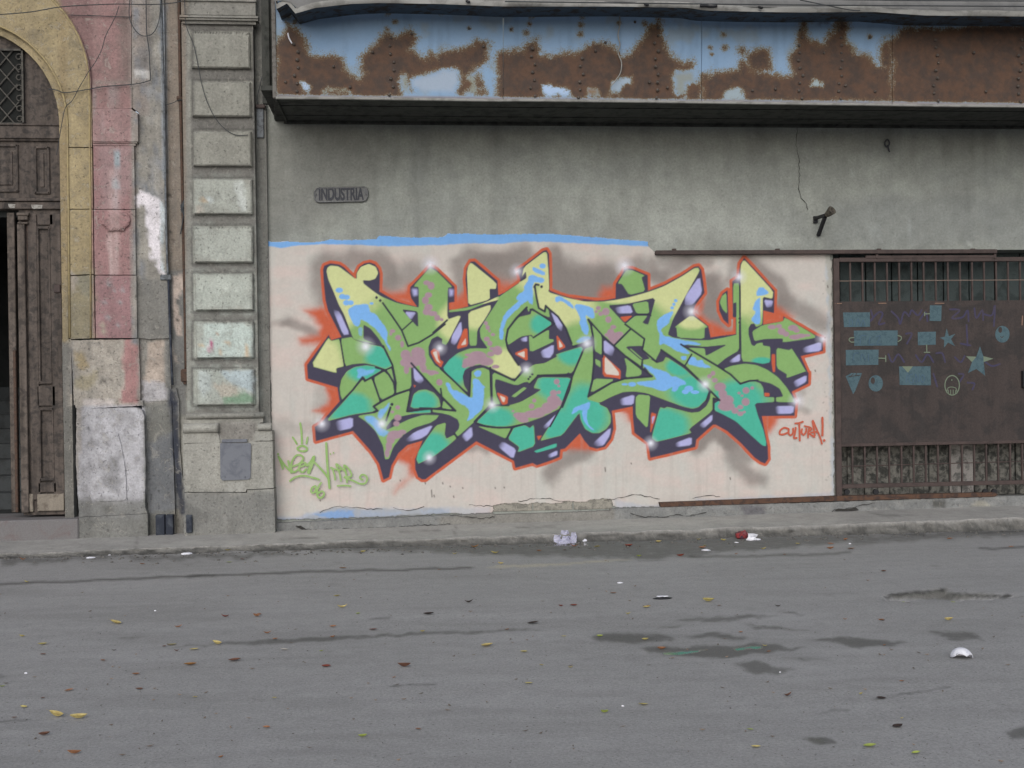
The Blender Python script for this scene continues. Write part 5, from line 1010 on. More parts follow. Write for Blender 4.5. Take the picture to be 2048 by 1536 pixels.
# right leaf
dpc('door_leaf', 42, 419, 131, 1030, .0, .06, M_WOOD, .004)
for (u0, v0, u1, v1) in ((58, 428, 74, 1000), (103, 428, 122, 1000), (74, 428, 103, 450), (74, 772, 108, 812), (76, 965, 110, 985)): dpc('stile', u0, v0, u1+3, v1, -.022, .024, M_WOODL if u0 > 100 and v0 > 900 else M_WOOD)
for (t_, b_, l, r) in ((452, 768, 75, 102), (815, 962, 78, 108)):
    for (u0, v0, u1, v1) in ((l, t_, r, t_+6), (l, b_-6, r, b_), (l, t_, l+4, b_), (r-4, t_, r, b_)): dpc('panel_moulding', u0, v0, u1, v1, -.03, .03)
dpc('kick_board', 45, 988, 66, 1024, -.03, .03, solid('bleached_wood', (140, 128, 112), (98, 84, 72), 7, .85, .2, streak=.2)); dpc('kick_board', 74, 988, 128, 1022, -.03, .03, bpy.data.materials['bleached_wood'])
dpc('door_post', 38, 448, 53, 1026, -.05, .06, M_WOODL); dpc('post_capital', 32.5, 425, 57, 431, -.075, .09, M_WOODL); dpc('post_capital', 35, 431, 55, 440, -.065, .08, M_WOODL); dpc('post_capital', 34.5, 444, 55, 448, -.06, .08, M_WOODL)
dpc('rust_stain', 54, 430, 64, 520, -.0035, .004, solid('orange_rust_wood', (118, 70, 52), (92, 62, 52), 8), 0)
dpc('lock', 108, 569, 120, 585, -.04, .02, M_IRON, .004)
dpc('leaf_edge', 18, 425, 33, 1025, .02, .05, M_WOODL); dpc('leaf_edge', 28, 700, 34, 1025, .0, .03, M_PIPE)
# hall behind the open leaf
hx0, hx1 = P(-300, 700, DY).x, P(140, 700, DY).x
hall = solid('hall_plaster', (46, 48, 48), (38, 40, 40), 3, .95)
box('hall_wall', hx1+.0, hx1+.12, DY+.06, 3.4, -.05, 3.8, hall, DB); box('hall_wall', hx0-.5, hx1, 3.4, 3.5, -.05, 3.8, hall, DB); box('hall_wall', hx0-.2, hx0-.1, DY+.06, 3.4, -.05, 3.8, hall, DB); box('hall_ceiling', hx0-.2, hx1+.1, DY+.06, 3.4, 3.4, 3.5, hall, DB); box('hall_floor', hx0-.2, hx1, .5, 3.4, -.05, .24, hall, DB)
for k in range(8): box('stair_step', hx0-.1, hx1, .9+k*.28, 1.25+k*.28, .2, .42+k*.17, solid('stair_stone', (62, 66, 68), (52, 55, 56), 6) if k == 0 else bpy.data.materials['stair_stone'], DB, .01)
# rubble of the wall head so that nothing is open above
box('upper_wall', P(-700, 0, .1).x, P(380, 0, .1).x, .1, .4, 5.35, 7.4, M_DARK, DB)
# ------------------------------------------------------------------ pipes, boxes and wires on the left
pp = empty('rusty_pipe', P(362, 400, -.03), 'rusty vertical pipe ending in a square box beside the grey pilaster', 'pipe')
utube('pipe', [(357, -60), (361, 200), (366, 420), (370, 620), (372, 742)], -.035, .017, M_PIPE, pp, 4); pbox('junction_box', 361, 738, 381, 764, -.075, .08, M_PIPE, pp, .012); pbox('box_stub', 366, 764, 376, 769, -.06, .05, M_PIPE, pp, .01); utube('pipe_clamp', [(354, 197), (366, 197)], -.03, .026, M_PIPE, pp, 2)
pc = empty('wire_bundle', P(373, 420, -.06), 'black taped wire knot hanging on the rusty pipe', 'wire')
bm = bmesh.new()
for k in range(9):
    c = P(371+random.uniform(-4, 5), 418+random.uniform(-10, 12), -.07); tube_bm(bm, [c+Vector((math.cos(t)*.03*random.uniform(.7, 1.2), math.sin(t*1.3)*.02, math.sin(t)*.045)) for t in np.linspace(0, 5, 10)], .009, 5)
bobj('knot', bm, M_BLACKC, pc); utube('loose_end', [(368, 425), (365, 445), (361, 468)], -.07, .006, M_BLACKC, pc)
cd = empty('grey_conduit', P(330, 300, -.06), 'thin grey conduit running down the edge of the stained wall strip', 'conduit')
utube('conduit', [(320, -60), (325, 120), (328, 200), (330, 330), (333, 480), (336, 555)], -.062, .012, M_CONDUIT, cd, 4); pbox('conduit_elbow', 320, 549, 342, 560, -.075, .03, M_CONDUIT, cd, .008); utube('conduit', [(337, 560), (341, 680), (345, 770)], -.06, .013, M_BLUEDARK, cd, 3)
o = usheet('dark_drain_cover', [(339, 778), (352, 776), (358, 800), (360, 900), (366, 960), (374, 1040), (366, 1052), (354, 960), (345, 880)], -.03, .03, fac, M_PLASTER, None, step=.03, rag=.004); tag(o, 'dark blue painted strip low on the wall left of the pilaster', 'drain cover')
for l, r in ((311, 329), (331, 346), (372, 384)): tag(pbox('pipe_stub', l, 1030, r, 1075 if l < 372 else 1066, -.12 if l < 372 else -.255, .1, M_BLUEDARK, None, .006), {311: 'leftmost short dark pipe stub at the foot of the wall', 331: 'middle short dark pipe stub at the foot of the wall', 372: 'short dark pipe stub against the pilaster base'}[l], 'pipe stub', 'short pipe stubs at the wall foot')
WIRES = [('overhead wire crossing the top of the yellow arch', [(-40, 31), (0, 29), (60, 24), (120, 14), (180, 10), (236, 8), (300, 9), (345, 6), (372, 0)], -.2, .008), ('wire stapled across the pink wall beside the arch', [(137, 30), (180, 31), (230, 33), (262, 34)], -.05, .006), ('looped black wire hanging on the grey strip', [(263, -30), (258, 25), (264, 50), (278, 68), (293, 72), (308, 64), (318, 40), (322, 0), (322, -30)], -.09, .007),
         ('long wire dropping beside the loop to the arch', [(292, -30), (293, 60), (298, 100), (300, 140), (301, 158), (296, 162), (270, 168), (210, 173), (180, 178), (150, 183), (128, 185), (112, 180), (97, 178)], -.09, .008), ('thin wire falling from the pink wall to the arch edge', [(238, 12), (230, 35), (212, 70), (203, 100), (190, 125), (178, 142), (160, 172), (145, 200), (131, 215), (124, 245), (118, 280), (113, 310)], -.1, .006), ('slack wire looping over the upper pilaster blocks', [(368, -30), (371, 40), (376, 62), (388, 92), (396, 130), (404, 170), (415, 205), (430, 235), (450, 258), (472, 270), (496, 270)], PF-.06, .006),
         ('short wire in the gap between pilaster and canopy', [(532, 40), (528, 130), (520, 170), (514, 195), (516, 210)], -.1, .006), ('cable stub running to the pipe clamp', [(330, 210), (345, 206), (358, 200), (368, 202), (378, 212)], -.06, .006)]
for lb, pts, y, r in WIRES:
    o = utube('wire', pts, y, r*.62, M_BLACKC, None, 5); tag(o, lb, 'wire', 'wires on the old front')
o = empty('iron_bracket', P(522, 230, -.06), 'small iron bracket on the narrow strip right of the pilaster', 'bracket'); pbox('strap', 513, 215, 527, 275, -.075, .03, M_CONDUIT, o, .006); pbox('strap', 511, 208, 530, 216, -.1, .06, M_IRON, o, .006)
# plate on the pilaster base
pt = empty('cover_plate', P(470, 920, PF-.07), 'flat grey metal cover plate screwed to the pilaster base', 'plate')
usheet('plate', [(441, 886), (500, 886), (502, 890), (501, 955), (497, 959), (445, 961), (441, 957), (440, 890)], PF-.078, .015, fac, None, pt, step=.05).data.materials.append(M_PLATE)
pbox('flap', 443, 878.5, 494, 885, PF-.085, .02, M_PLATE, pt, .004)
for u in (450, 490): utube('screw', [(u, 954), (u+.5, 954)], PF-.08, .008, M_BLACK, pt, 2)
# ------------------------------------------------------------------ street name plate
sg = empty('street_sign', P(682, 389, -.02), 'cast street name plate reading INDUSTRIA on the grey wall', 'sign')
oc = [(629, 383), (633, 377), (638, 376), (728, 374), (733, 376.5), (735.5, 383), (735, 394), (731, 400), (725, 402), (637, 404), (632, 402), (629, 396)]
o = usheet('plate', oc, -.02, .022, wl_, None, sg, step=.04); o.data.materials.append(M_SIGN)
bm = bmesh.new(); tube_bm(bm, [P(u, v, -.024)[:] for u, v in oc+oc[:2]], .008, 5); bobj('rim', bm, M_SIGN, sg)
cu = bpy.data.curves.new('letters', 'FONT'); cu.body = 'INDUSTRIA'; cu.size = .125; cu.extrude = .006; cu.align_x = 'CENTER'; cu.align_y = 'CENTER'; cu.offset = .004
to = bpy.data.objects.new('letters_tmp', cu); COL.objects.link(to); bpy.context.view_layer.update()
me = bpy.data.meshes.new_from_object(to.evaluated_get(bpy.context.evaluated_depsgraph_get())); bpy.data.objects.remove(to)
xs_ = [v.co.x for v in me.vertices]; wtxt = max(xs_)-min(xs_); wx = P(727, 389, 0).x-P(637, 389, 0).x
lo = link('lettering', me, M_SIGNL, sg); c = P(682, 389, -.022); lo.location = c-sg.location; lo.rotation_euler = (math.pi/2, 0, 0); lo.scale = (wx/wtxt, 1.5, 1)
for u in (632.5, 731.5): utube('screw', [(u, 389), (u+.6, 389)], -.026, .011, M_SIGNL, sg, 2)
# ------------------------------------------------------------------ canopy
CY = -1.13
cn = empty('metal_canopy', P(1300, 205, CY), 'long rusting blue sheet-metal canopy projecting over the wall', 'canopy')
fc = Canvas(530, -20, 2480, 230, 1.6, (126, 158, 192)); fz = (slice(0, fc.h), slice(0, fc.w))
fc.mix(fz, np.clip((fbm(fc.U/60, fc.V/60)-.5)*2, 0, .5), (134, 162, 194)); fc.mix(fz, np.clip((fbm(fc.U/10, fc.V/90)-.55)*2.5, 0, .4), (112, 140, 168)); fc.mix(fz, np.clip((fbm(fc.U/34+9, fc.V/34)-.58)*4, 0, .5), (134, 146, 150))
RUSTC = (106, 72, 56); RUSTE = (128, 82, 48); PALE = (138, 142, 130)
def q1(s, ox, k=520/2048.): return [(ox+float(a)*k, float(b)*k) for a, b in (p.split(',') for p in s.split())]
RP = [q1('130,320 190,290 210,200 290,210 350,330 390,430 470,450 560,435 640,460 660,540 700,600 790,640 830,560 790,550 820,430 930,320 990,270 1060,290 1190,250 1230,300 1170,400 1290,470 1350,420 1400,450 1430,390 1560,410 1720,330 1790,340 1780,480 1690,520 1640,600 1720,570 1770,740 1560,730 1580,640 1540,540 1380,560 1220,600 1190,700 1130,590 1100,640 1130,770 130,760', 520),
      q1('-100,420 110,400 130,350 200,310 230,430 330,440 540,420 640,350 770,350 840,400 890,460 1000,380 1070,310 1100,210 1180,200 1200,310 1260,430 1330,500 1440,490 1440,550 1310,560 1280,620 1310,740 1380,720 1390,650 1500,650 1500,790 -100,780', 1020), q1('1510,600 1800,560 1830,480 1900,560 2048,590 2300,610 2300,800 1510,800', 1020),
      q1('-200,600 80,600 180,640 230,580 200,510 210,440 280,330 300,130 330,310 460,360 560,240 580,130 640,170 640,320 720,430 830,450 890,540 1000,530 1010,800 -200,800', 1528), q1('960,330 1060,290 1080,230 1200,230 1400,240 1800,200 2300,200 2300,830 1000,820 1020,500', 1528), q1('920,380 940,330 1000,330 1010,560 930,520', 1528), q1('-110,440 -60,400 20,380 60,560 -120,560', 1528)]
RU = np.zeros((fc.h, fc.w), np.float32)
def rustp(p, soft=54, a=1., rag=7):
    w, m = fc.cover(p, soft, rag, 16)
    if w is not None: RU[w] = np.maximum(RU[w], m*a)
def unrust(p, soft=10, a=1., rag=4):
    w, m = fc.cover(p, soft, rag, 10)
    if w is not None: RU[w] = RU[w]*(1-m*a)
for p in RP: rustp(p)
for p, c, s_ in ((q1('310,630 360,620 400,680 370,715 320,690', 520), (165, 186, 214), 3), (q1('490,700 530,680 680,690 720,730 500,730', 520), PALE, 5), (q1('1200,640 1260,610 1380,590 1440,550 1550,560 1560,640 1520,720 1300,715 1200,680', 520), (150, 166, 186), 4), (q1('1110,610 1160,600 1160,720 1130,700', 520), PALE, 4), (q1('1600,590 1690,600 1710,730 1640,740 1650,650', 520), PALE, 4),
             (q1('250,660 290,650 380,680 470,700 470,750 290,760 245,720', 1020), (160, 186, 220), 3), (q1('790,640 860,600 960,600 960,670 890,680 860,720 790,740', 1020), (150, 168, 186), 4), (q1('1290,580 1450,560 1450,640 1380,650 1385,740 1320,740 1310,640', 1020), (134, 142, 140), 4), (q1('1680,740 1730,690 1830,685 1840,790 1690,790', 1020), (146, 162, 172), 4), (q1('360,640 400,610 460,640 460,690 370,690', 1528), (150, 166, 172), 4), (q1('600,700 700,700 690,740 610,750', 1020), (128, 96, 62), 4)):
    fc.poly(p, c, soft=14, rag=4, rs=9); unrust(p, 26, 1. if c != PALE else .72, 6)
for u, v, r in ((576, 30, 9), (590, 44, 8), (775, 27, 8), (790, 44, 8), (774, 58, 8), (760, 12, 10), (880, 20, 12), (938, 56, 6), (1022, 58, 7), (824, 68, 6), (1063, 33, 8), (1059, 48, 7), (1052, 65, 9), (1162, 50, 9), (1161, 68, 9), (1164, 33, 8), (1238, 46, 7), (1290, 48, 9), (1316, 40, 9), (1316, 55, 9), (1448, 68, 8), (1421, 95, 7), (1424, 108, 6), (1740, 74, 8), (1770, 75, 6), (1605, 62, 7), (1607, 47, 7), (1687, 62, 7), (1364, 26, 7), (1485, 102, 16), (1505, 120, 22), (1450, 95, 10)):
    w_ = fc._win(u-r*1.6, v-r*1.6, u+r*1.6, v+r*1.6, 1); d__ = np.sqrt((fc.U[w_]-u)**2+(fc.V[w_]-v)**2)/(r*1.5); RU[w_] = np.maximum(RU[w_], np.clip(1-d__, 0, 1)*.62)
for i in range(60):
    u = 600+rng.random()*1200; fc.blob(u, 10+rng.random()*14+.008*(u-600), 4+rng.random()*9, (66, 58, 50), alpha=.4*rng.random()+.1, ry=3+rng.random()*4)
fc.poly([(1065, 12), (1190, 14), (1180, 30), (1110, 28)], (66, 62, 56), alpha=.7, soft=8, rag=8, rs=8); fc.poly([(1545, 24), (1600, 26), (1700, 24), (1800, 30), (1760, 42), (1690, 38), (1640, 48), (1600, 34)], (70, 58, 50), alpha=.7, soft=8, rag=9, rs=9); fc.poly([(1600, 28), (1612, 28), (1610, 60), (1602, 60)], (86, 66, 50), alpha=.7, soft=6, rag=4); fc.poly([(1672, 40), (1690, 34), (1688, 66), (1672, 70)], (90, 68, 52), alpha=.8, soft=6, rag=4)
fc.mix(fz, np.clip((fc.V-(187.5+.0115*(fc.U-550)))/4, 0, 1)*.85, (140, 122, 112))
RU *= np.clip(1.15-(fc.V-(186+.0115*(fc.U-550)))/6, 0, 1)
RUC = Canvas.__new__(Canvas); RUC.u0, RUC.v0, RUC.step, RUC.w, RUC.h = fc.u0, fc.v0, fc.step, fc.w, fc.h; RUC.C = RU[..., None]
fc.cool(.12)
seams = [552, 1006.5, 1403, 1784.5, 2160, 2480]
botu = [(552, 194.5), (700, 196), (1000, 200), (1030, 199.5), (1300, 202), (1400, 203.5), (1530, 206), (1740, 208), (1870, 210.5), (2048, 212), (2160, 213), (2480, 216)]
for i in range(5):
    a, b = seams[i]+(0.5 if i else 0), seams[i+1]-.5
    bs = [(u, v) for u, v in botu if a < u < b]; vb = lambda u: np.interp(u, [q[0] for q in botu], [q[1] for q in botu])
    pts = [(a, -8), (b, -8), (b, vb(b))]+bs[::-1]+[(a, vb(a))]
    o = usheet('fascia_panel', pts, CY, .02, fc, M_BLUERUST, cn, step=.016, relief=.035, rsc=1.6)
    VV = np.array([v.co[:] for v in o.data.vertices]); at = o.data.attributes.new('rust', 'FLOAT', 'POINT'); at.data.foreach_set('value', RUC.sample(*UV(VV[:, 0], np.full(len(VV), CY), VV[:, 2]))[:, 0].astype(np.float32))
    ztop = P(1200, 14, CY).z+.02*0; kk_ = np.clip((VV[:, 2]-(ztop-.17))/.17, 0, 1.3)   # the sheet is rolled forward along its head
    VV[:, 1] -= .15*kk_**2; o.data.vertices.foreach_set('co', VV.astype(np.float32).ravel()); o.data.update(); o['label'] = ['blue sheet rusted along its lower half', 'blue sheet with rust spreading from its rivets', 'half rusted blue sheet', 'almost wholly rusted brown sheet', 'wholly rusted sheet'][i]
# bottom lip and left return
bm = bmesh.new(); pr = []
q = [P(u, v+.8, CY-.012) for u, v in botu]; tube_bm(bm, [(p.x, CY-.01+.006*math.sin(p.x*3), p.z) for p in q], .014, 6); bobj('bottom_lip', bm, M_LIP, cn)
lx = P(551.5, 100, CY).x; box('end_angle', lx-.035, lx+.004, CY-.012, CY+.03, P(551, 194, CY).z-.01, P(551, -20, CY).z, solid('grey_angle_iron', (112, 108, 102), (92, 84, 76), 20, .8), cn, .004); box('end_cheek', lx-.03, lx-.01, CY+.03, -.0, P(551, 194, CY).z, P(551, -60, CY).z, M_SOFFIT, cn)
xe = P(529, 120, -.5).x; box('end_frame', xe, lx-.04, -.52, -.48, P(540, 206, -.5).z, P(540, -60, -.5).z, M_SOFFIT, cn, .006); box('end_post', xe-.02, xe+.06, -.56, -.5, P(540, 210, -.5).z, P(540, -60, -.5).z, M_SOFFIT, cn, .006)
# rivets
bm = bmesh.new()
RC = [(592, 88, 190, 15.8), (783, 75, 190, 16.4), (1066, 97, 195, 15.8), (1162, 117, 197, 15.6), (1312, 55, 198, 15.6), (1602, 60, 202, 15.2), (1681, 60, 203, 15.3), (1872, 80, 208, 15.2), (2040, 80, 210, 15.4)]
for u, v0, v1, sp in RC:
    v = v0
    while v < v1:
        p = P(u+random.uniform(-5, 5), v, CY-.012); bmesh.ops.create_icosphere(bm, subdivisions=1, radius=random.uniform(.015, .02), matrix=Matrix.Translation(p) @ Matrix.Diagonal((1, .8, 1, 1))); v += sp
for u, v in ((571, 164), (667, 133), (1191, 102), (1211, 85), (1270, 44), (1299, 164), (1505, 181), (1551, 178), (1648, 106), (1750, 183), (1740, 75), (745, 104), (823, 67), (967, 93), (938, 57), (1022, 58), (1691, 171), (1948, 105), (1972, 183), (1335, 175), (700, 174)):
    p = P(u, v, CY-.012); bmesh.ops.create_icosphere(bm, subdivisions=1, radius=.016, matrix=Matrix.Translation(p))
o = bobj('rivets', bm, solid('rivet_iron', (78, 70, 64), (100, 84, 72), 60, .7), cn); o['kind'] = 'stuff'
# top lip, sheet folded forward, and the grey band above it
lipv = [(548, -10), (553, 18), (574, 7), (591, 27), (630, 16), (700, 8), (760, 6), (880, 8), (1006, 13), (1230, 13), (1380, 16), (1410, 21), (1530, 24), (1600, 25), (1750, 24), (1850, 31), (2048, 33), (2480, 38)]
LY = CY-.42
bm = bmesh.new(); rows_ = []
ls = []; under_ = []
for u in np.arange(548, 2480, 14): ls.append((u, float(np.interp(u, [a for a, b in lipv], [b for a, b in lipv]))))
ls = sorted(ls+[p for p in lipv if p[0] < 640])
for u, v in ls:
    p = P(u, v, LY); wv = .012*math.sin(p.x*4.1)+.008*math.sin(p.x*9.7)
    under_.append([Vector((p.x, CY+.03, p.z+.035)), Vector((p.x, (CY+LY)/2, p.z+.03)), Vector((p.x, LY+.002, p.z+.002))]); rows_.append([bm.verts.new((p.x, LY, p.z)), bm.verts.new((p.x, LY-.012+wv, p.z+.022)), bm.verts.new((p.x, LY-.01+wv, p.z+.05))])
for i in range(len(rows_)-1):
    for k in range(2): bm.faces.new((rows_[i][k], rows_[i+1][k], rows_[i+1][k+1], rows_[i][k+1]))
bobj('top_lip', bm, M_LIP, cn, True)
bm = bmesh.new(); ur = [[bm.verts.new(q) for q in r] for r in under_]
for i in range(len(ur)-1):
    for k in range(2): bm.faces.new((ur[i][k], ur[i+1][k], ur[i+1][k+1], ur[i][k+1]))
bobj('lip_underside', bm, solid('shaded_blue_underside', (64, 84, 104), (58, 52, 48), 9, .9, .2), cn, True)  # rust-blotched blue, darkened to paint in the shade under the lip
zl = P(1300, 14, LY).z
def band(u0, u1, z0, z1, nm):
    bm = bmesh.new(); r_ = []
    for u in np.arange(u0, u1, 14):
        v = float(np.interp(u, [a for a, b in lipv], [b for a, b in lipv])); p = P(u, v, LY); r_.append([bm.verts.new((p.x, LY-.002, p.z+z0)), bm.verts.new((p.x, LY+.03, p.z+z1)), bm.verts.new((p.x, LY+.6, p.z+z1+.05))])
    for i in range(len(r_)-1):
        for k in range(2): bm.faces.new((r_[i][k], r_[i+1][k], r_[i+1][k+1], r_[i][k+1]))
    return bobj(nm, bm, M_LIPB, cn, True)
band(552, 2480, .045, .5, 'top_band')
for v0, v1, u0, u1 in ((3, 13, 1010, 2100), (-4, 2, 1500, 2100)): tag(utube('wire', [(u0, v0), ((u0+u1)/2, (v0+v1)/2+1.5), (u1, v1)], LY-.08, .006, M_BLACKC, None, 6), 'lower thin wire strung along the top of the canopy' if v0 == 3 else 'upper thin wire strung along the top of the canopy', 'wire')
tag(utube('wire', [(1600, 0), (1650, 10), (1700, 20), (1720, 21)], LY-.06, .005, M_BLACKC, None, 4), 'short slack wire drooping to the canopy edge', 'wire')
for u, v, l in ((1400, 12, 34), (1289, 9, 8), (932, 3, 8), (1517, 15, 8)): tag(utube('debris', [(u, v), (u+l*.3, v-1), (u+l*.6, v+1), (u+l, v)], LY-.03, .012, M_BLACK, None, 3), {1400: 'long dark scrap lying on the canopy edge', 1289: 'small dark scrap on the canopy edge near the middle', 932: 'small dark scrap on the canopy edge toward the left', 1517: 'small dark scrap on the canopy edge right of the long one'}[u], 'scrap')
tag(utube('wire', [(1237, 14), (1240, 46), (1236, 70), (1240, 90), (1236, 105), (1243, 125), (1241, 145), (1232, 160), (1222, 172)], CY-.05, .006, M_LIP, None, 6), 'thin crooked wire hanging down the blue canopy face', 'wire')
tag(utube('wire', [(576, 66), (578, 76), (584, 87)], CY-.05, .007, M_WHITE, None, 4), 'short pale bent wire near the left end of the canopy face', 'wire')
# soffit boards run along the wall
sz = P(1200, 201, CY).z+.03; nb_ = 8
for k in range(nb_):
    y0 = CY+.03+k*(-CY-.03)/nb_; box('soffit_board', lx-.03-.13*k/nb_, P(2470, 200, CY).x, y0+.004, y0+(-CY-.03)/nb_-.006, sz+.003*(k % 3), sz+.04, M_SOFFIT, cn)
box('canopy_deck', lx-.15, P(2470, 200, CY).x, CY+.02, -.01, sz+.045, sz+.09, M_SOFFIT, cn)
zz = P(1200, 252, -.02).z; box('wall_batten', lx-.05, P(2470, 200, 0).x, -.05, .0, zz, zz+.05, M_SOFFIT, cn, .004)
# ------------------------------------------------------------------ sliding gate, rails
GY = -.05
gate = empty('sliding_gate', P(1860, 985, GY), 'brown iron sliding gate with sheet panel, bars and teal stencils', 'gate')
xg0 = P(1669.5, 750, GY).x; xg1 = P(2330, 750, GY).x
gz = lambda v: P(1860, v, GY).z
box('frame_stile', xg0, xg0+.062, GY-.02, GY+.03, gz(990), gz(516), M_IRON, gate, .004); box('frame_stile', xg1-.06, xg1, GY-.02, GY+.03, gz(990), gz(516), M_IRON, gate, .004)
box('frame_rail', xg0+.062, xg1-.06, GY-.02, GY+.03, gz(523.5), gz(515), M_IRON, gate, .004)
zlow = P(1860, 969, GY).z; box('frame_rail', xg0+.062, xg1-.06, GY-.021, GY+.03, zlow-.02, zlow+.025, M_IRON, gate, .004); box('frame_rail', xg0+.062, xg1-.06, GY-.019, GY+.03, gz(890), gz(884), M_IRON, gate, .004)
panel = box('sheet_panel', xg0+.062, xg1-.06, GY-.014, GY-.008, gz(885.5), gz(602), M_PANEL, gate)
def bars(z0, z1, nm='bar'):
    me0 = None; k = 0; u = 1700.0
    x = P(1701, 560, GY).x; dx = (P(2041, 560, GY).x-x)/14
    while x < xg1-.1:
        if me0 is None:
            b_ = box(nm, -.009, .009, -.009, .009, z0, z1, M_IRON, gate); me0 = b_.data; b_.location.x += x; b_.location.y += GY+.012
        else:
            b_ = bpy.data.objects.new(nm, me0); COL.objects.link(b_); b_.parent = gate; b_.location = Vector((x, GY+.012, 0))-gate.location
        x += dx
bars(gz(603), gz(522)); bars(zlow+.02, gz(889))
bm = bmesh.new(); tube_bm(bm, [(xg0+.06, GY+.004, gz(561)), (xg1-.06, GY+.004, gz(561))], .006, 5); bobj('tie_rod', bm, solid('pale_rod', (122, 104, 92), None), gate); bm = bmesh.new(); tube_bm(bm, [(xg0+.06, GY+.004, gz(927)-.012), (xg1-.06, GY+.004, gz(927)+.012)], .006, 5); bobj('tie_rod', bm, M_IRON, gate)
for u in (1695, 1753, 1972, 1990):
    p = P(u, 984, GY); bm = bmesh.new(); bmesh.ops.create_cone(bm, cap_ends=True, segments=14, radius1=.032, radius2=.032, depth=.03, matrix=Matrix.Translation((p.x, GY+.02, p.z)) @ Matrix.Rotation(math.pi/2, 4, 'X')); bobj('wheel', bm, M_BLACK, gate)
# stencils painted on the sheet
SY = GY-.0165
def zg(s, ox=1648, oy=480, k=400/2048.): return [(ox+float(a)*k, oy+float(b)*k) for a, b in (p.split(',') for p in s.split())]
def sten(name, s, m=M_TEAL, y=0): return uflat(name, zg(s), SY-y, m, panel)
def circ(cx, cy, rx, ry, n=22): return ' '.join('%.1f,%.1f' % (cx+rx*math.cos(t), cy+ry*math.sin(t)) for t in [2*math.pi*k/n for k in range(n)])
SCR = [[(480, 720), (500, 800), (470, 830), (560, 740), (600, 760), (560, 860), (620, 850)], [(690, 730), (760, 800), (780, 860), (820, 740), (870, 780)], [(880, 760), (900, 720), (960, 770), (1000, 720)], [(1290, 710), (1390, 720), (1310, 800), (1420, 790), (1470, 720), (1480, 830)], [(1540, 700), (1560, 800), (1620, 720), (1630, 820)], [(1640, 760), (1720, 770), (1750, 670), (1740, 880)], [(1460, 870), (1470, 1080)], [(840, 960), (900, 960), (850, 1060)], [(660, 1170), (700, 1250), (760, 1170), (820, 1250)], [(940, 1180), (1000, 1250), (1060, 1170), (1120, 1250)], [(1150, 1160), (1210, 1160), (1240, 1250)], [(1340, 1200), (1400, 1250), (1440, 1190)], [(1640, 1240), (1720, 1290), (1800, 1270)], [(1120, 1370), (1160, 1500)], [(1380, 1370), (1430, 1380), (1390, 1450)], [(1470, 1460), (1540, 1470), (1520, 1530)], [(1400, 1060), (1500, 1080)], [(980, 820), (1040, 740), (1060, 830)]]
for q in SCR: ustrokes('scrawl', [([(1648+a*400/2048., 480+b*400/2048.) for a, b in q], 3.8)], SY+.0012, M_SCRAWL, panel)
sten('stencil_box', '195,742 470,740 472,888 205,892'); sten('stencil_box', '305,928 755,925 752,1080 310,1084'); sten('stencil_box', '222,1125 560,1122 556,1278 225,1284'); sten('stencil_box', '960,942 1145,938 1145,1072 962,1078'); sten('stencil_box', '1085,668 1205,670 1200,830 1080,828'); sten('stencil_box', '768,1295 1090,1292 1096,1488 775,1484')
ustrokes('stencil_handle', [([(1648+a*400/2048., 480+b*400/2048.) for a, b in q], 2.2) for q in ([(1080, 755), (1030, 757)], [(1030, 740), (1030, 775)], [(1050, 1075), (1052, 1150)], [(1025, 1150), (1080, 1150)], [(560, 1210), (630, 1212)], [(630, 1185), (630, 1245)], [(305, 1000), (265, 1005), (255, 1025), (275, 1045), (305, 1045)], [(755, 980), (785, 990), (785, 1020), (755, 1040)])], SY, M_TEALG, panel)
sten('stencil_star', '1255,905 1280,985 1345,960 1300,1015 1342,1088 1270,1050 1228,1105 1232,1025 1185,1000 1238,990'); sten('stencil_star', '1597,1088 1632,1190 1735,1215 1635,1250 1650,1390 1560,1320 1475,1362 1515,1250 1455,1190 1560,1195')
sten('stencil_star_tip', '1455,1190 1560,1195 1515,1250 1490,1225', M_TEALG, .001); sten('stencil_star_tip', '1632,1190 1735,1215 1635,1250', M_TEALG, .001); sten('stencil_tint', '800,1294 910,1293 860,1360', M_TEALG, .001)
sten('stencil_face', circ(1827, 965, 74, 86)); sten('stencil_face_eye', circ(1805, 920, 20, 30), M_PANEL, .001); ustrokes('stencil_face_mouth', [([(2001, 673), (2004, 675), (2007, 672)], 1.3)], SY-.001, M_PANEL, panel)
sten('stencil_face', circ(530, 1468, 74, 84)); sten('stencil_face_eye', circ(500, 1440, 22, 34), M_PANEL, .001); sten('stencil_cone', '222,1395 280,1362 390,1362 320,1545 298,1580'); ustrokes('stencil_cone_mark', [([(1648+a*400/2048., 480+b*400/2048.) for a, b in q], 1.3) for q in ([(270, 1400), (300, 1370)], [(320, 1392), (335, 1365)], [(255, 1398), (365, 1385)])], SY-.001, M_PANEL, panel)
ustrokes('stencil_skull', [([(1648+(1312+math.cos(t)*74)*400/2048., 480+(1488+math.sin(t)*100)*400/2048.) for t in np.linspace(0, 2*math.pi, 18)], 2.2), ([(1893, 785), (1896, 776), (1904, 774), (1912, 777), (1914, 786)], 1.5), ([(1896, 780), (1897, 788)], 1.6), ([(1901, 780), (1901, 790)], 1.6), ([(1906, 780), (1906, 790)], 1.6), ([(1911, 780), (1910, 788)], 1.6), ([(1903, 760)], 3)], SY, M_TEALG, panel)
ustrokes('faint_letter', [([(1815, 745), (1812, 765)], 1.2), ([(1825, 748), (1818, 752), (1819, 764), (1826, 765), (1826, 757)], 1.2), ([(1832, 765), (1831, 748), (1838, 764), (1838, 748)], 1.2), ([(1800+45, 749), (1841, 756), (1845, 765), (1849, 756), (1845, 749)], 1.2)], SY-.001, M_TEALD, panel)
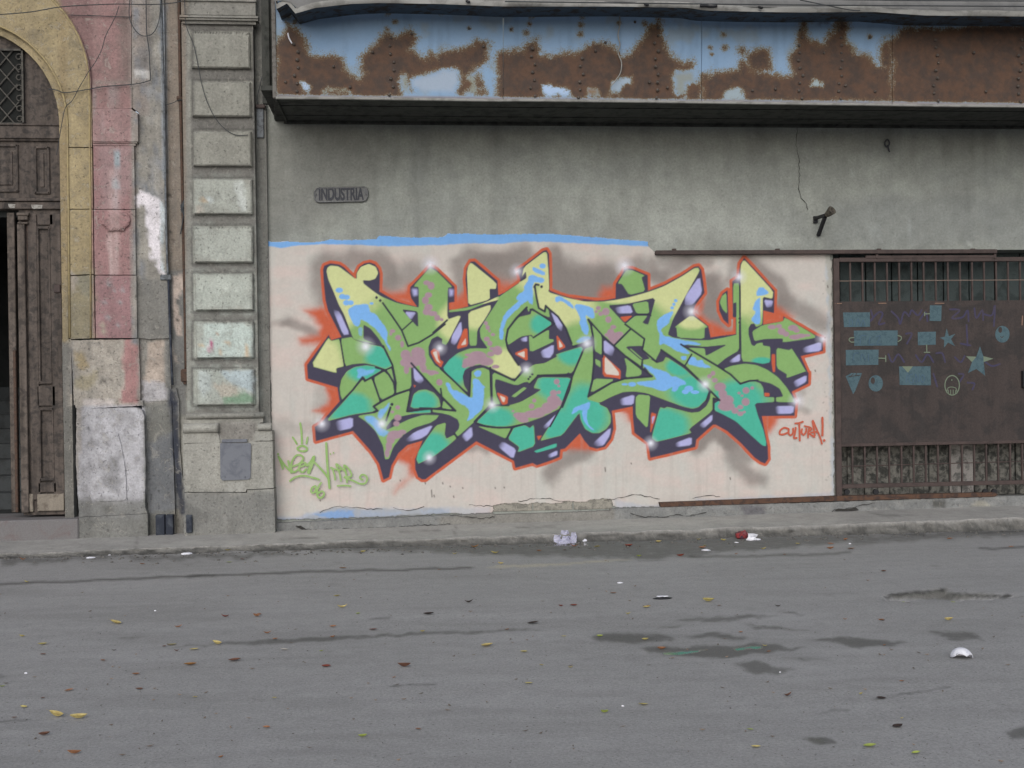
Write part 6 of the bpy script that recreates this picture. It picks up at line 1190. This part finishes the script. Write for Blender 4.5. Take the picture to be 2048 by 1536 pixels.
ustrokes('faint_letter', [([(1699, 640), (1699, 652), (1705, 650), (1704, 640), (1699, 640)], 1.1), ([(1712, 652), (1716, 638), (1720, 652)], 1.1), ([(1722, 652), (1726, 640), (1730, 652)], 1.1), ([(1720, 690), (1722, 672), (1732, 672)], 1.1), ([(1740, 674), (1738, 688), (1748, 688)], 1.1), ([(1752, 674), (1760, 672), (1753, 688), (1762, 688)], 1.1), ([(1706, 720), (1708, 708), (1716, 706)], 1.1), ([(1720, 720), (1724, 708), (1730, 720)], 1.1), ([(1736, 708), (1736, 722)], 1.1)], SY-.001, M_TEALD, panel)
ustrokes('scratch', [([(2045, 632), (2044, 650)], 2), ([(1757, 606.5), (1772, 606.5)], 1.4), ([(1870, 606.5), (1888, 606.5)], 1.4), ([(1670, 607), (1683, 607)], 1.4)], SY, solid('bare_scratch', (150, 110, 88), None), panel)
box('handle', P(2041, 760, GY).x, P(2056, 760, GY).x, GY-.06, GY-.012, gz(778), gz(744), M_BLACK, gate, .004)
# rails
tr = empty('gate_rail', P(1650, 503, -.08), 'brown iron top rail fixed to the wall above the gate', 'rail')
xa, xb, za, zb_ = prect(1312, 499.5, 1995, 507.5, -.1); box('rail', xa, xb, -.1, -.03, za, zb_, M_IRON, tr, .004); xa2 = P(1730, 511, -.06).x; box('hanger_bar', xa2, xb-.02, -.075, -.06, za-.05, za-.018, M_IRON, tr, .003)
for u in (1752, 1988): pbox('hanger', u, 506, u+5, 517, -.08, .03, M_IRON, tr)
for u in (1345, 1552, 1755, 1943): pbox('rail_fixing', u, 497, u+8, 506, -.03, .035, M_IRON, tr)
br = empty('gate_track', P(1650, 1000, -.08), 'rusty iron floor track running along the plinth below the gate', 'rail')
def wedge(name, pts, y0, y1, m, parent):
    bm = bmesh.new(); a = [bm.verts.new((x, y0, z)) for x, z in pts]; b = [bm.verts.new((x, y1, z)) for x, z in pts]
    bm.faces.new(a); bm.faces.new(b[::-1])
    for i in range(len(a)): bm.faces.new((a[i], b[i], b[(i+1) % len(a)], a[(i+1) % len(a)]))
    bmesh.ops.recalc_face_normals(bm, faces=bm.faces[:]); return bobj(name, bm, m, parent)
wedge('track', upoly([(1320, 1005.5), (1670, 992.5), (1990, 985), (1996, 990), (1990, 993), (1670, 1002), (1322, 1014)], -.1), -.1, -.02, M_RUST, br)
# opening behind the gate
ox0, ox1 = x1-.005, xr
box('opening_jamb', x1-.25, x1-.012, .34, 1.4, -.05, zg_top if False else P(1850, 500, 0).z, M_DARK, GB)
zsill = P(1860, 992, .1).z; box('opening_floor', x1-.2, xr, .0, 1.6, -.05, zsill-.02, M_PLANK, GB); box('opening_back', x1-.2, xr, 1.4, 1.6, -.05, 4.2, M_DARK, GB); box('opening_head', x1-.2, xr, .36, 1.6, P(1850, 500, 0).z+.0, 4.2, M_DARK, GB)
px = x1-.1; k = 0
while px < xr-.2:
    wdt = random.choice((.2, .15, .24)); hh_ = P(1860, 860, .3).z+random.uniform(-.05, .1)
    me_ = M_PLANK if k not in (8, 9) else solid('pale_plank', (150, 144, 138), (96, 94, 90), 12, .95, .2) if k == 8 else bpy.data.materials['pale_plank']
    box('barrier_plank', px+.005, px+wdt-.006, .27+random.uniform(0, .03), .31, zsill-.02, hh_, me_, GB, .004); px += wdt; k += 1
px = x1-.1
while px < xr-.2: box('shutter_board', px+.004, px+.30, .33, .345, zsill, 3.2, M_ROLL, GB, .003); px += .31
# small iron things on the wall
lp = empty('floodlight_bracket', P(1645, 440, -.15), 'dark iron floodlight bracket sticking out of the wall above the gate', 'bracket')
a, b, c_ = P(1630, 437, -.02), P(1652, 430, -.28), P(1637, 470, -.02)
bm = bmesh.new(); tube_bm(bm, [a, (a+b)/2, b], .022, 6); bobj('arm', bm, M_BLACK, lp); bm = bmesh.new(); tube_bm(bm, [P(1650, 434, -.24), (P(1650, 434, -.24)+c_)/2, c_], .026, 6); bobj('brace', bm, M_BLACK, lp)
bm = bmesh.new(); d_ = Vector((.35, -.75, .45)).normalized(); bmesh.ops.create_cone(bm, cap_ends=True, segments=16, radius1=.03, radius2=.05, depth=.09, matrix=Matrix.Translation(P(1659, 425, -.32)) @ d_.to_track_quat('Z', 'Y').to_matrix().to_4x4()); bobj('lamp_head', bm, solid('lamp_metal', (92, 84, 72), (56, 52, 46), 30, .6), lp); pbox('wall_plate', 1628, 432, 1636, 446, -.03, .035, M_BLACK, lp)
hk = empty('wall_hook', P(1774, 290, -.02), 'small iron ring hook high on the grey wall', 'hook'); utube('ring', [(1770, 284), (1775, 279), (1779, 286), (1775, 294), (1770, 290), (1770, 284)], -.025, .009, M_SIGNL, hk, 4); utube('pin', [(1775, 290), (1779, 304), (1776, 296)], -.03, .008, M_SIGNL, hk, 3)
# ------------------------------------------------------------------ litter
def gpt(u, v, dz=0): p = G(u, v, 0.0); p.z = float(road_z(np.array([p.x]), np.array([p.y]))[0])+dz; return p
LC = dict(y=((178, 166, 104), (150, 136, 80)), Y=((192, 176, 116), (168, 146, 90)), o=((148, 104, 74), (120, 84, 62)), O=((146, 104, 56), (120, 84, 46)), b=((104, 72, 58), (84, 60, 50)), r=((122, 60, 46), (96, 52, 44)), g=((150, 162, 80), (130, 140, 70)), k=((60, 48, 44), (50, 42, 40)), w=((190, 182, 172), None))
LM = {k: solid('leaf_'+{'y': 'yellow', 'Y': 'pale_yellow', 'o': 'orange_brown', 'O': 'ochre', 'b': 'brown', 'r': 'red_brown', 'g': 'yellow_green', 'k': 'dark', 'w': 'grey'}[k], a, b, 40, .75, .1, keep=True) for k, (a, b) in LC.items()}
LN = {'y': 'yellow', 'Y': 'pale yellow', 'o': 'orange brown', 'O': 'ochre', 'b': 'brown', 'r': 'red brown', 'g': 'yellow green', 'k': 'dark', 'w': 'pale grey'}
def leaf_mesh(curl, bend, wid):
    bm = bmesh.new(); n = 7; L = []; 
    for i in range(n):
        t_ = i/(n-1); x = t_-.5; wd = wid*math.sin(math.pi*min(1, t_*1.02+.02))**.75; z = bend*(x*x*4)*.25+.02
        L.append([bm.verts.new((x, -wd, z+curl*wd*1.6)), bm.verts.new((x, 0, z)), bm.verts.new((x, wd, z+curl*wd*1.6))])
    for i in range(n-1):
        for k in range(2): bm.faces.new((L[i][k], L[i+1][k], L[i+1][k+1], L[i][k+1]))
    s0 = bm.verts.new((-.5, .0, bend*.25+.02)); s1 = bm.verts.new((-.72, .02, bend*.3+.03)); s2 = bm.verts.new((-.72, -.01, bend*.3+.03)); bm.faces.new((s0, s1, s2))
    me = bpy.data.meshes.new('fallen_leaf'); bm.to_mesh(me); bm.free(); return me
LVAR = {}
def leaf(u, v, ln, c):
    kz = random.randrange(4); key = (c, kz)
    if key not in LVAR:
        LVAR[key] = leaf_mesh((.35, .7, .15, .5)[kz], (.5, .9, .3, 1.2)[kz], (.24, .2, .28, .16)[kz]); LVAR[key].materials.append(LM[c])
    p = gpt(u, v, .004); dist = (p-Vector(CAMP)).length; s = ln/FPX*dist
    o = bpy.data.objects.new('fallen_leaf', LVAR[key]); COL.objects.link(o); o.location = p; o.scale = (s, s, s); o.rotation_euler = (random.uniform(-.15, .15), random.uniform(-.1, .1), random.choice((0, math.pi))+random.uniform(-.6, .6))
    big = 'long ' if ln >= 20 else 'small ' if ln < 13 else ''
    row = 'in the gutter' if v < 1092 else 'just off the kerb' if v < 1140 else 'in the far lane' if v < 1215 else 'mid-road' if v < 1310 else 'in the foreground' if v < 1430 else 'at the bottom edge'
    colm = "before the arched door" if u < 160 else "before the left wall" if u < 360 else "before the grey pilaster" if u < 550 else "before the mural's left end" if u < 850 else "before the mural's middle" if u < 1250 else "before the mural's right end" if u < 1665 else "before the gate"
    tag(o, None, 'leaf', 'fallen leaves on the road'); LEAVES.append((big+LN[c]+' leaf '+row+' '+colm, u, o))
LEAVES = []
LZ1 = '170,338,y 140,687,y 740,603,Y,28 270,738,y,17 277,800,b 660,840,o 1140,627,o,15 1440,560,r,16 1660,545,o 1640,557,o,17 1710,667,o,16 1760,703,o 1390,735,Y,22 1240,770,Y,18 1100,740,y,18 1130,780,b 1050,750,b,8 730,777,k,9 1215,870,O,24 1500,843,b,24 1820,770,w,16 870,930,o,16 440,1030,o,16 890,1025,b,15 275,1077,b,8 150,1137,y,14 90,1203,b,10 360,1197,Y,32 505,1210,Y,30 1250,1074,y 1755,1080,y 1705,1270,o,16 475,1437,o,24 280,1317,b,20 1415,1460,o 12,1008,g 145,187,o,14 910,222,o 1465,210,g 1550,190,b 1465,128,y,16'
LZ2 = '275,248,O,16 1118,108,O,18 990,157,y,11 1250,153,y,18 585,97,y,14 405,141,y 1530,137,o,12 1695,130,o 1755,107,o,18 1900,110,y,14 1285,220,Y,12 890,258,o,9 235,427,y,14 270,500,Y,21 370,538,g,10 825,540,k,22 470,640,r,18 210,622,o,14 208,690,o,11 785,653,y,10 1325,640,o,10 1195,747,Y,28 1432,785,y,15 1690,683,y,11 1920,685,g,13 1490,598,k,24 1750,485,r,16 1670,490,r,10 2005,407,o,14 665,880,b,28 170,877,r,20 138,780,g,9 1465,988,y,16 1730,885,y,11 1545,868,y,10 1950,1175,g,16 400,1330,g,18 755,1280,o,13 600,952,o,9 1080,466,k,18'
LZ3 = '375,74,Y,12 630,57,y,9 790,65,y,12 655,118,o,16 670,103,y,8 1045,125,y,12 1265,91,y,9 870,157,o,9 1180,160,o,9 515,170,r,16 185,107,r,16 248,172,g,11 435,33,y,13 1570,67,o,13 1475,123,o,14 1608,123,o,16 1475,91,o,13 85,407,o,14 300,497,Y,16 310,487,r,10 178,540,y,12 695,461,y,26 765,487,o,10 1140,493,k,12 395,768,o,18 290,707,y,14 900,660,o,10 1055,747,y,10 1080,782,o,10 275,1122,y,20 30,1174,g,16 963,1283,g,13 997,1394,Y,18 1200,1066,b,20 1800,1078,k,18 1905,1258,k,24 1725,1390,g,26 1930,970,o,8 1930,1208,y,8 2020,1430,g,18 1800,580,o,11 1820,742,o,8 1670,1053,y,10'
LZ4 = '1290,910,Y,18 640,420,b,13 480,515,o,7 250,903,o,9 630,912,b,9 820,670,g,15 1330,665,g,14 1570,670,y,12 1640,685,y,10 1300,95,o,12 1920,175,o,10 825,1522,o,9 610,25,Y,14'
for txt, ox_, k_ in ((LZ1, 0, 3.2), (LZ2, 600, 3.2), (LZ3, 1200, 3.2), (LZ4, 1640, 5.02)):
    for tok in txt.split():
        q = tok.split(','); leaf(ox_+float(q[0])/k_, 1060+float(q[1])/k_, float(q[3]) if len(q) > 3 else 11.0, q[2])
byl = {}
for lb, u, o in LEAVES: byl.setdefault(lb, []).append((u, o))
for lb, lst in byl.items():
    lst.sort(key=lambda q: q[0])
    for i, (u, o) in enumerate(lst): o['label'] = lb if len(lst) == 1 else lb+', '+('leftmost', 'second from left', 'third from left', 'fourth from left', 'fifth from left', 'rightmost')[i]
def crumple(name, u, v, sx, sy, sz_, m, label, cat, sub=3, amp=.45, dz=0, seed=0):
    bm = bmesh.new(); bmesh.ops.create_icosphere(bm, subdivisions=sub, radius=1.0); r = random.Random(seed)
    off = [Vector((r.uniform(-1, 1), r.uniform(-1, 1), r.uniform(-.2, 1))).normalized() for _ in range(14)]; am = [r.uniform(-amp, amp) for _ in off]
    for v_ in bm.verts:
        d = 1+sum(a*max(0, v_.co.normalized().dot(o_))**6 for a, o_ in zip(am, off))+r.uniform(-.04, .04)
        v_.co = Vector((v_.co.x*d*sx, v_.co.y*d*sy, max(-.3, v_.co.z*d)*sz_+sz_*.3))
    o = bobj(name, bm, m); o.location = gpt(u, v, dz); return tag(o, label, cat)
cp = empty('crumpled_paper', gpt(1130, 1085), 'crumpled lilac white paper in the wet gutter below the mural', 'paper')
def flap(u, v, w, h, az, seed):
    r = random.Random(seed); bm = bmesh.new(); n = 6; g_ = []
    for a in range(n):
        row = []
        for b in range(n):
            x = (a/(n-1)-.5)*w*(1-.35*(b/(n-1))**2); z = b/(n-1)*h; y = .35*h*math.sin(b/(n-1)*2.2)*r.uniform(.8, 1.2)+.3*w*((a/(n-1)-.5)*2)**2+r.uniform(-.006, .006)
            row.append(bm.verts.new((x*math.cos(az)-y*math.sin(az), x*math.sin(az)+y*math.cos(az), z+.002)))
        g_.append(row)
    for a in range(n-1):
        for b in range(n-1): bm.faces.new((g_[a][b], g_[a+1][b], g_[a+1][b+1], g_[a][b+1]))
    bmesh.ops.solidify(bm, geom=bm.faces[:], thickness=.0015)
    o = bobj('paper_fold', bm, M_LAVP); o.parent = cp; o.location = gpt(u, v)-cp.location; return o
for k, (u, v, w_, h_, az) in enumerate(((1120, 1084, .10, .075, .3), (1129, 1083, .10, .115, -.2), (1134, 1085, .09, .07, .1), (1144, 1084, .07, .10, -.5), (1138, 1085, .12, .05, .6), (1125, 1086, .13, .045, -.3), (1132, 1081, .14, .06, 2.9))): flap(u, v, w_, h_, az, k)
pk = empty('crushed_packet', gpt(1492, 1078), 'crushed red and black packet with white plastic spilling out, in the gutter', 'litter')
o = crumple('packet', 1485, 1075, .055, .04, .05, M_RED, None, None, 2, .5, 0, 21); o.parent = pk; o.location -= pk.location
for u, v, s in ((1497, 1074, .05), (1503, 1079, .04), (1514, 1078, .035)):
    o = crumple('plastic_film', u, v, s*1.2, s*.7, s*.6, M_WHITE, None, None, 2, .8, 0, int(u)); o.parent = pk; o.location -= pk.location
# broken white plastic bowl, open side to the street
bm = bmesh.new(); r_ = (G(1945, 1316).x-G(1903, 1316).x)*.5; R_ = []
for i in range(9):
    th = .02+i/8*math.pi*.5
    R_.append([bm.verts.new((math.cos(a)*math.sin(th)*r_, math.sin(a)*math.sin(th)*r_, math.cos(th)*r_*.95+(.03 if i == 8 else .015 if i == 7 else 0)*max(0, -math.sin(a))*(1+.5*math.sin(a*5)))) for a in np.linspace(0, 2*math.pi, 25)[:-1]])
for i in range(8):
    for k in range(24): bm.faces.new((R_[i][k], R_[i+1][k], R_[i+1][(k+1) % 24], R_[i][(k+1) % 24]))
bm.faces.new(R_[0][::-1]); bmesh.ops.recalc_face_normals(bm, faces=bm.faces[:]); bmesh.ops.solidify(bm, geom=bm.faces[:], thickness=.004)
o = bobj('broken_bowl', bm, M_WHITE, None, True); o.location = gpt(1923, 1315); o.rotation_euler = (-.10, .10, 0); tag(o, 'broken white plastic bowl lying upside down on the asphalt at the right', 'bowl')
o = crumple('flat_scrap', 1325, 1198, .075, .03, .014, M_BLACK, 'flat black scrap with a pale top on the asphalt', 'scrap', 2, .3, 0, 5)
o2 = crumple('pale_top', 1325, 1197, .045, .016, .008, M_WHITE, None, None, 2, .3, .012, 6); o2.parent = o; o2.location -= o.location
for i, (u, v, s, lb) in enumerate(((1334, 1071, .05, 'tan stone in the gutter against the kerb'), (1272, 1074, .035, 'pale stone in the gutter left of the tan stone'), (1262, 1075, .02, 'tiny pale stone in the gutter'), (1160, 1078, .03, 'pink stone beside the crumpled paper'), (1170, 1081, .026, 'white stone beside the crumpled paper'), (372, 1106, .055, 'white paper scrap at the left kerb'), (180, 1114, .045, 'pale flattened scrap at the far left kerb'), (218, 1108, .02, 'tiny white scrap left of the kerb paper'), (1473, 1085, .025, 'small white wrapper below the crushed packet'), (1413, 1101, .04, 'pale lilac scrap on the wet asphalt'), (1853, 1054, .03, 'white chip against the kerb at the right'), (1240, 1166, .028, 'thin white scrap on the asphalt'), (310, 1222, .008, 'tiny white pebble on the open asphalt, left'), (52, 1347, .009, 'white pebble at the far left'), (1246, 1413, .007, 'white pebble at the bottom'), (1700, 1028+60, .012, 'white pebble near the kerb at right'), (1560, 1345, .006, 'tiny white pebble on the asphalt, right'))):
    crumple('litter_scrap' if 'scrap' in lb or 'wrapper' in lb or 'chip' in lb else 'stone', u, v, s, s*.6, s*(.7 if 'stone' in lb or 'pebble' in lb else .25), {0: solid('tan_stone', (176, 156, 110), (150, 140, 120), 20), 3: solid('pink_stone', (176, 138, 128), (150, 130, 124), 20)}.get(i, M_WHITE), lb, 'stone' if 'stone' in lb or 'pebble' in lb else 'litter', 2, .4, 0, i+40)
bm = bmesh.new()
for i in range(230):
    u = random.uniform(-80, 2130); v = 1085+random.random()**1.25*440; p = gpt(u, v, .004); s = random.uniform(.006, .02); a = random.uniform(0, 6.28); c, d = math.cos(a)*s, math.sin(a)*s; h_ = random.uniform(.001, .008)
    vs = [bm.verts.new(p+Vector((c, d, h_))), bm.verts.new(p+Vector((-d*.35, c*.35, 0))), bm.verts.new(p+Vector((-c, -d, h_*.6))), bm.verts.new(p+Vector((d*.35, -c*.35, 0)))]; bm.faces.new((vs[0], vs[1], vs[2])); bm.faces.new((vs[0], vs[2], vs[3]))
o = bobj('leaf_crumbs', bm, solid('leaf_crumb', (134, 112, 92), (104, 90, 80), 3, .9, .1, lo=.4, hi=.6)); tag(o, 'tiny brown leaf fragments strewn over the asphalt', 'leaf litter', kind='stuff')
# crumbs of asphalt and kerb: nobody could count them
bm = bmesh.new()
for i in range(900):
    if random.random() < .55: u = random.uniform(-100, 2150); v = np.interp(u, [0, 550, 900, 1300, 1650, 2048], [1112, 1100, 1090, 1080, 1066, 1056])+abs(random.gauss(0, 7)); s = random.uniform(.004, .016)
    else: u = random.uniform(-100, 2150); v = random.uniform(1110, 1530); s = random.uniform(.002, .0045)
    p = gpt(u, v, s*.3); bmesh.ops.create_icosphere(bm, subdivisions=0 if False else 1, radius=s, matrix=Matrix.Translation(p) @ Matrix.Rotation(random.random()*6, 4, 'Z') @ Matrix.Diagonal((1.3, .9, .6, 1)))
o = bobj('grit', bm, solid('grit_stone', (112, 108, 102), (76, 74, 70), 40, .9)); tag(o, 'loose grit and crumbs along the gutter', 'grit', kind='stuff')
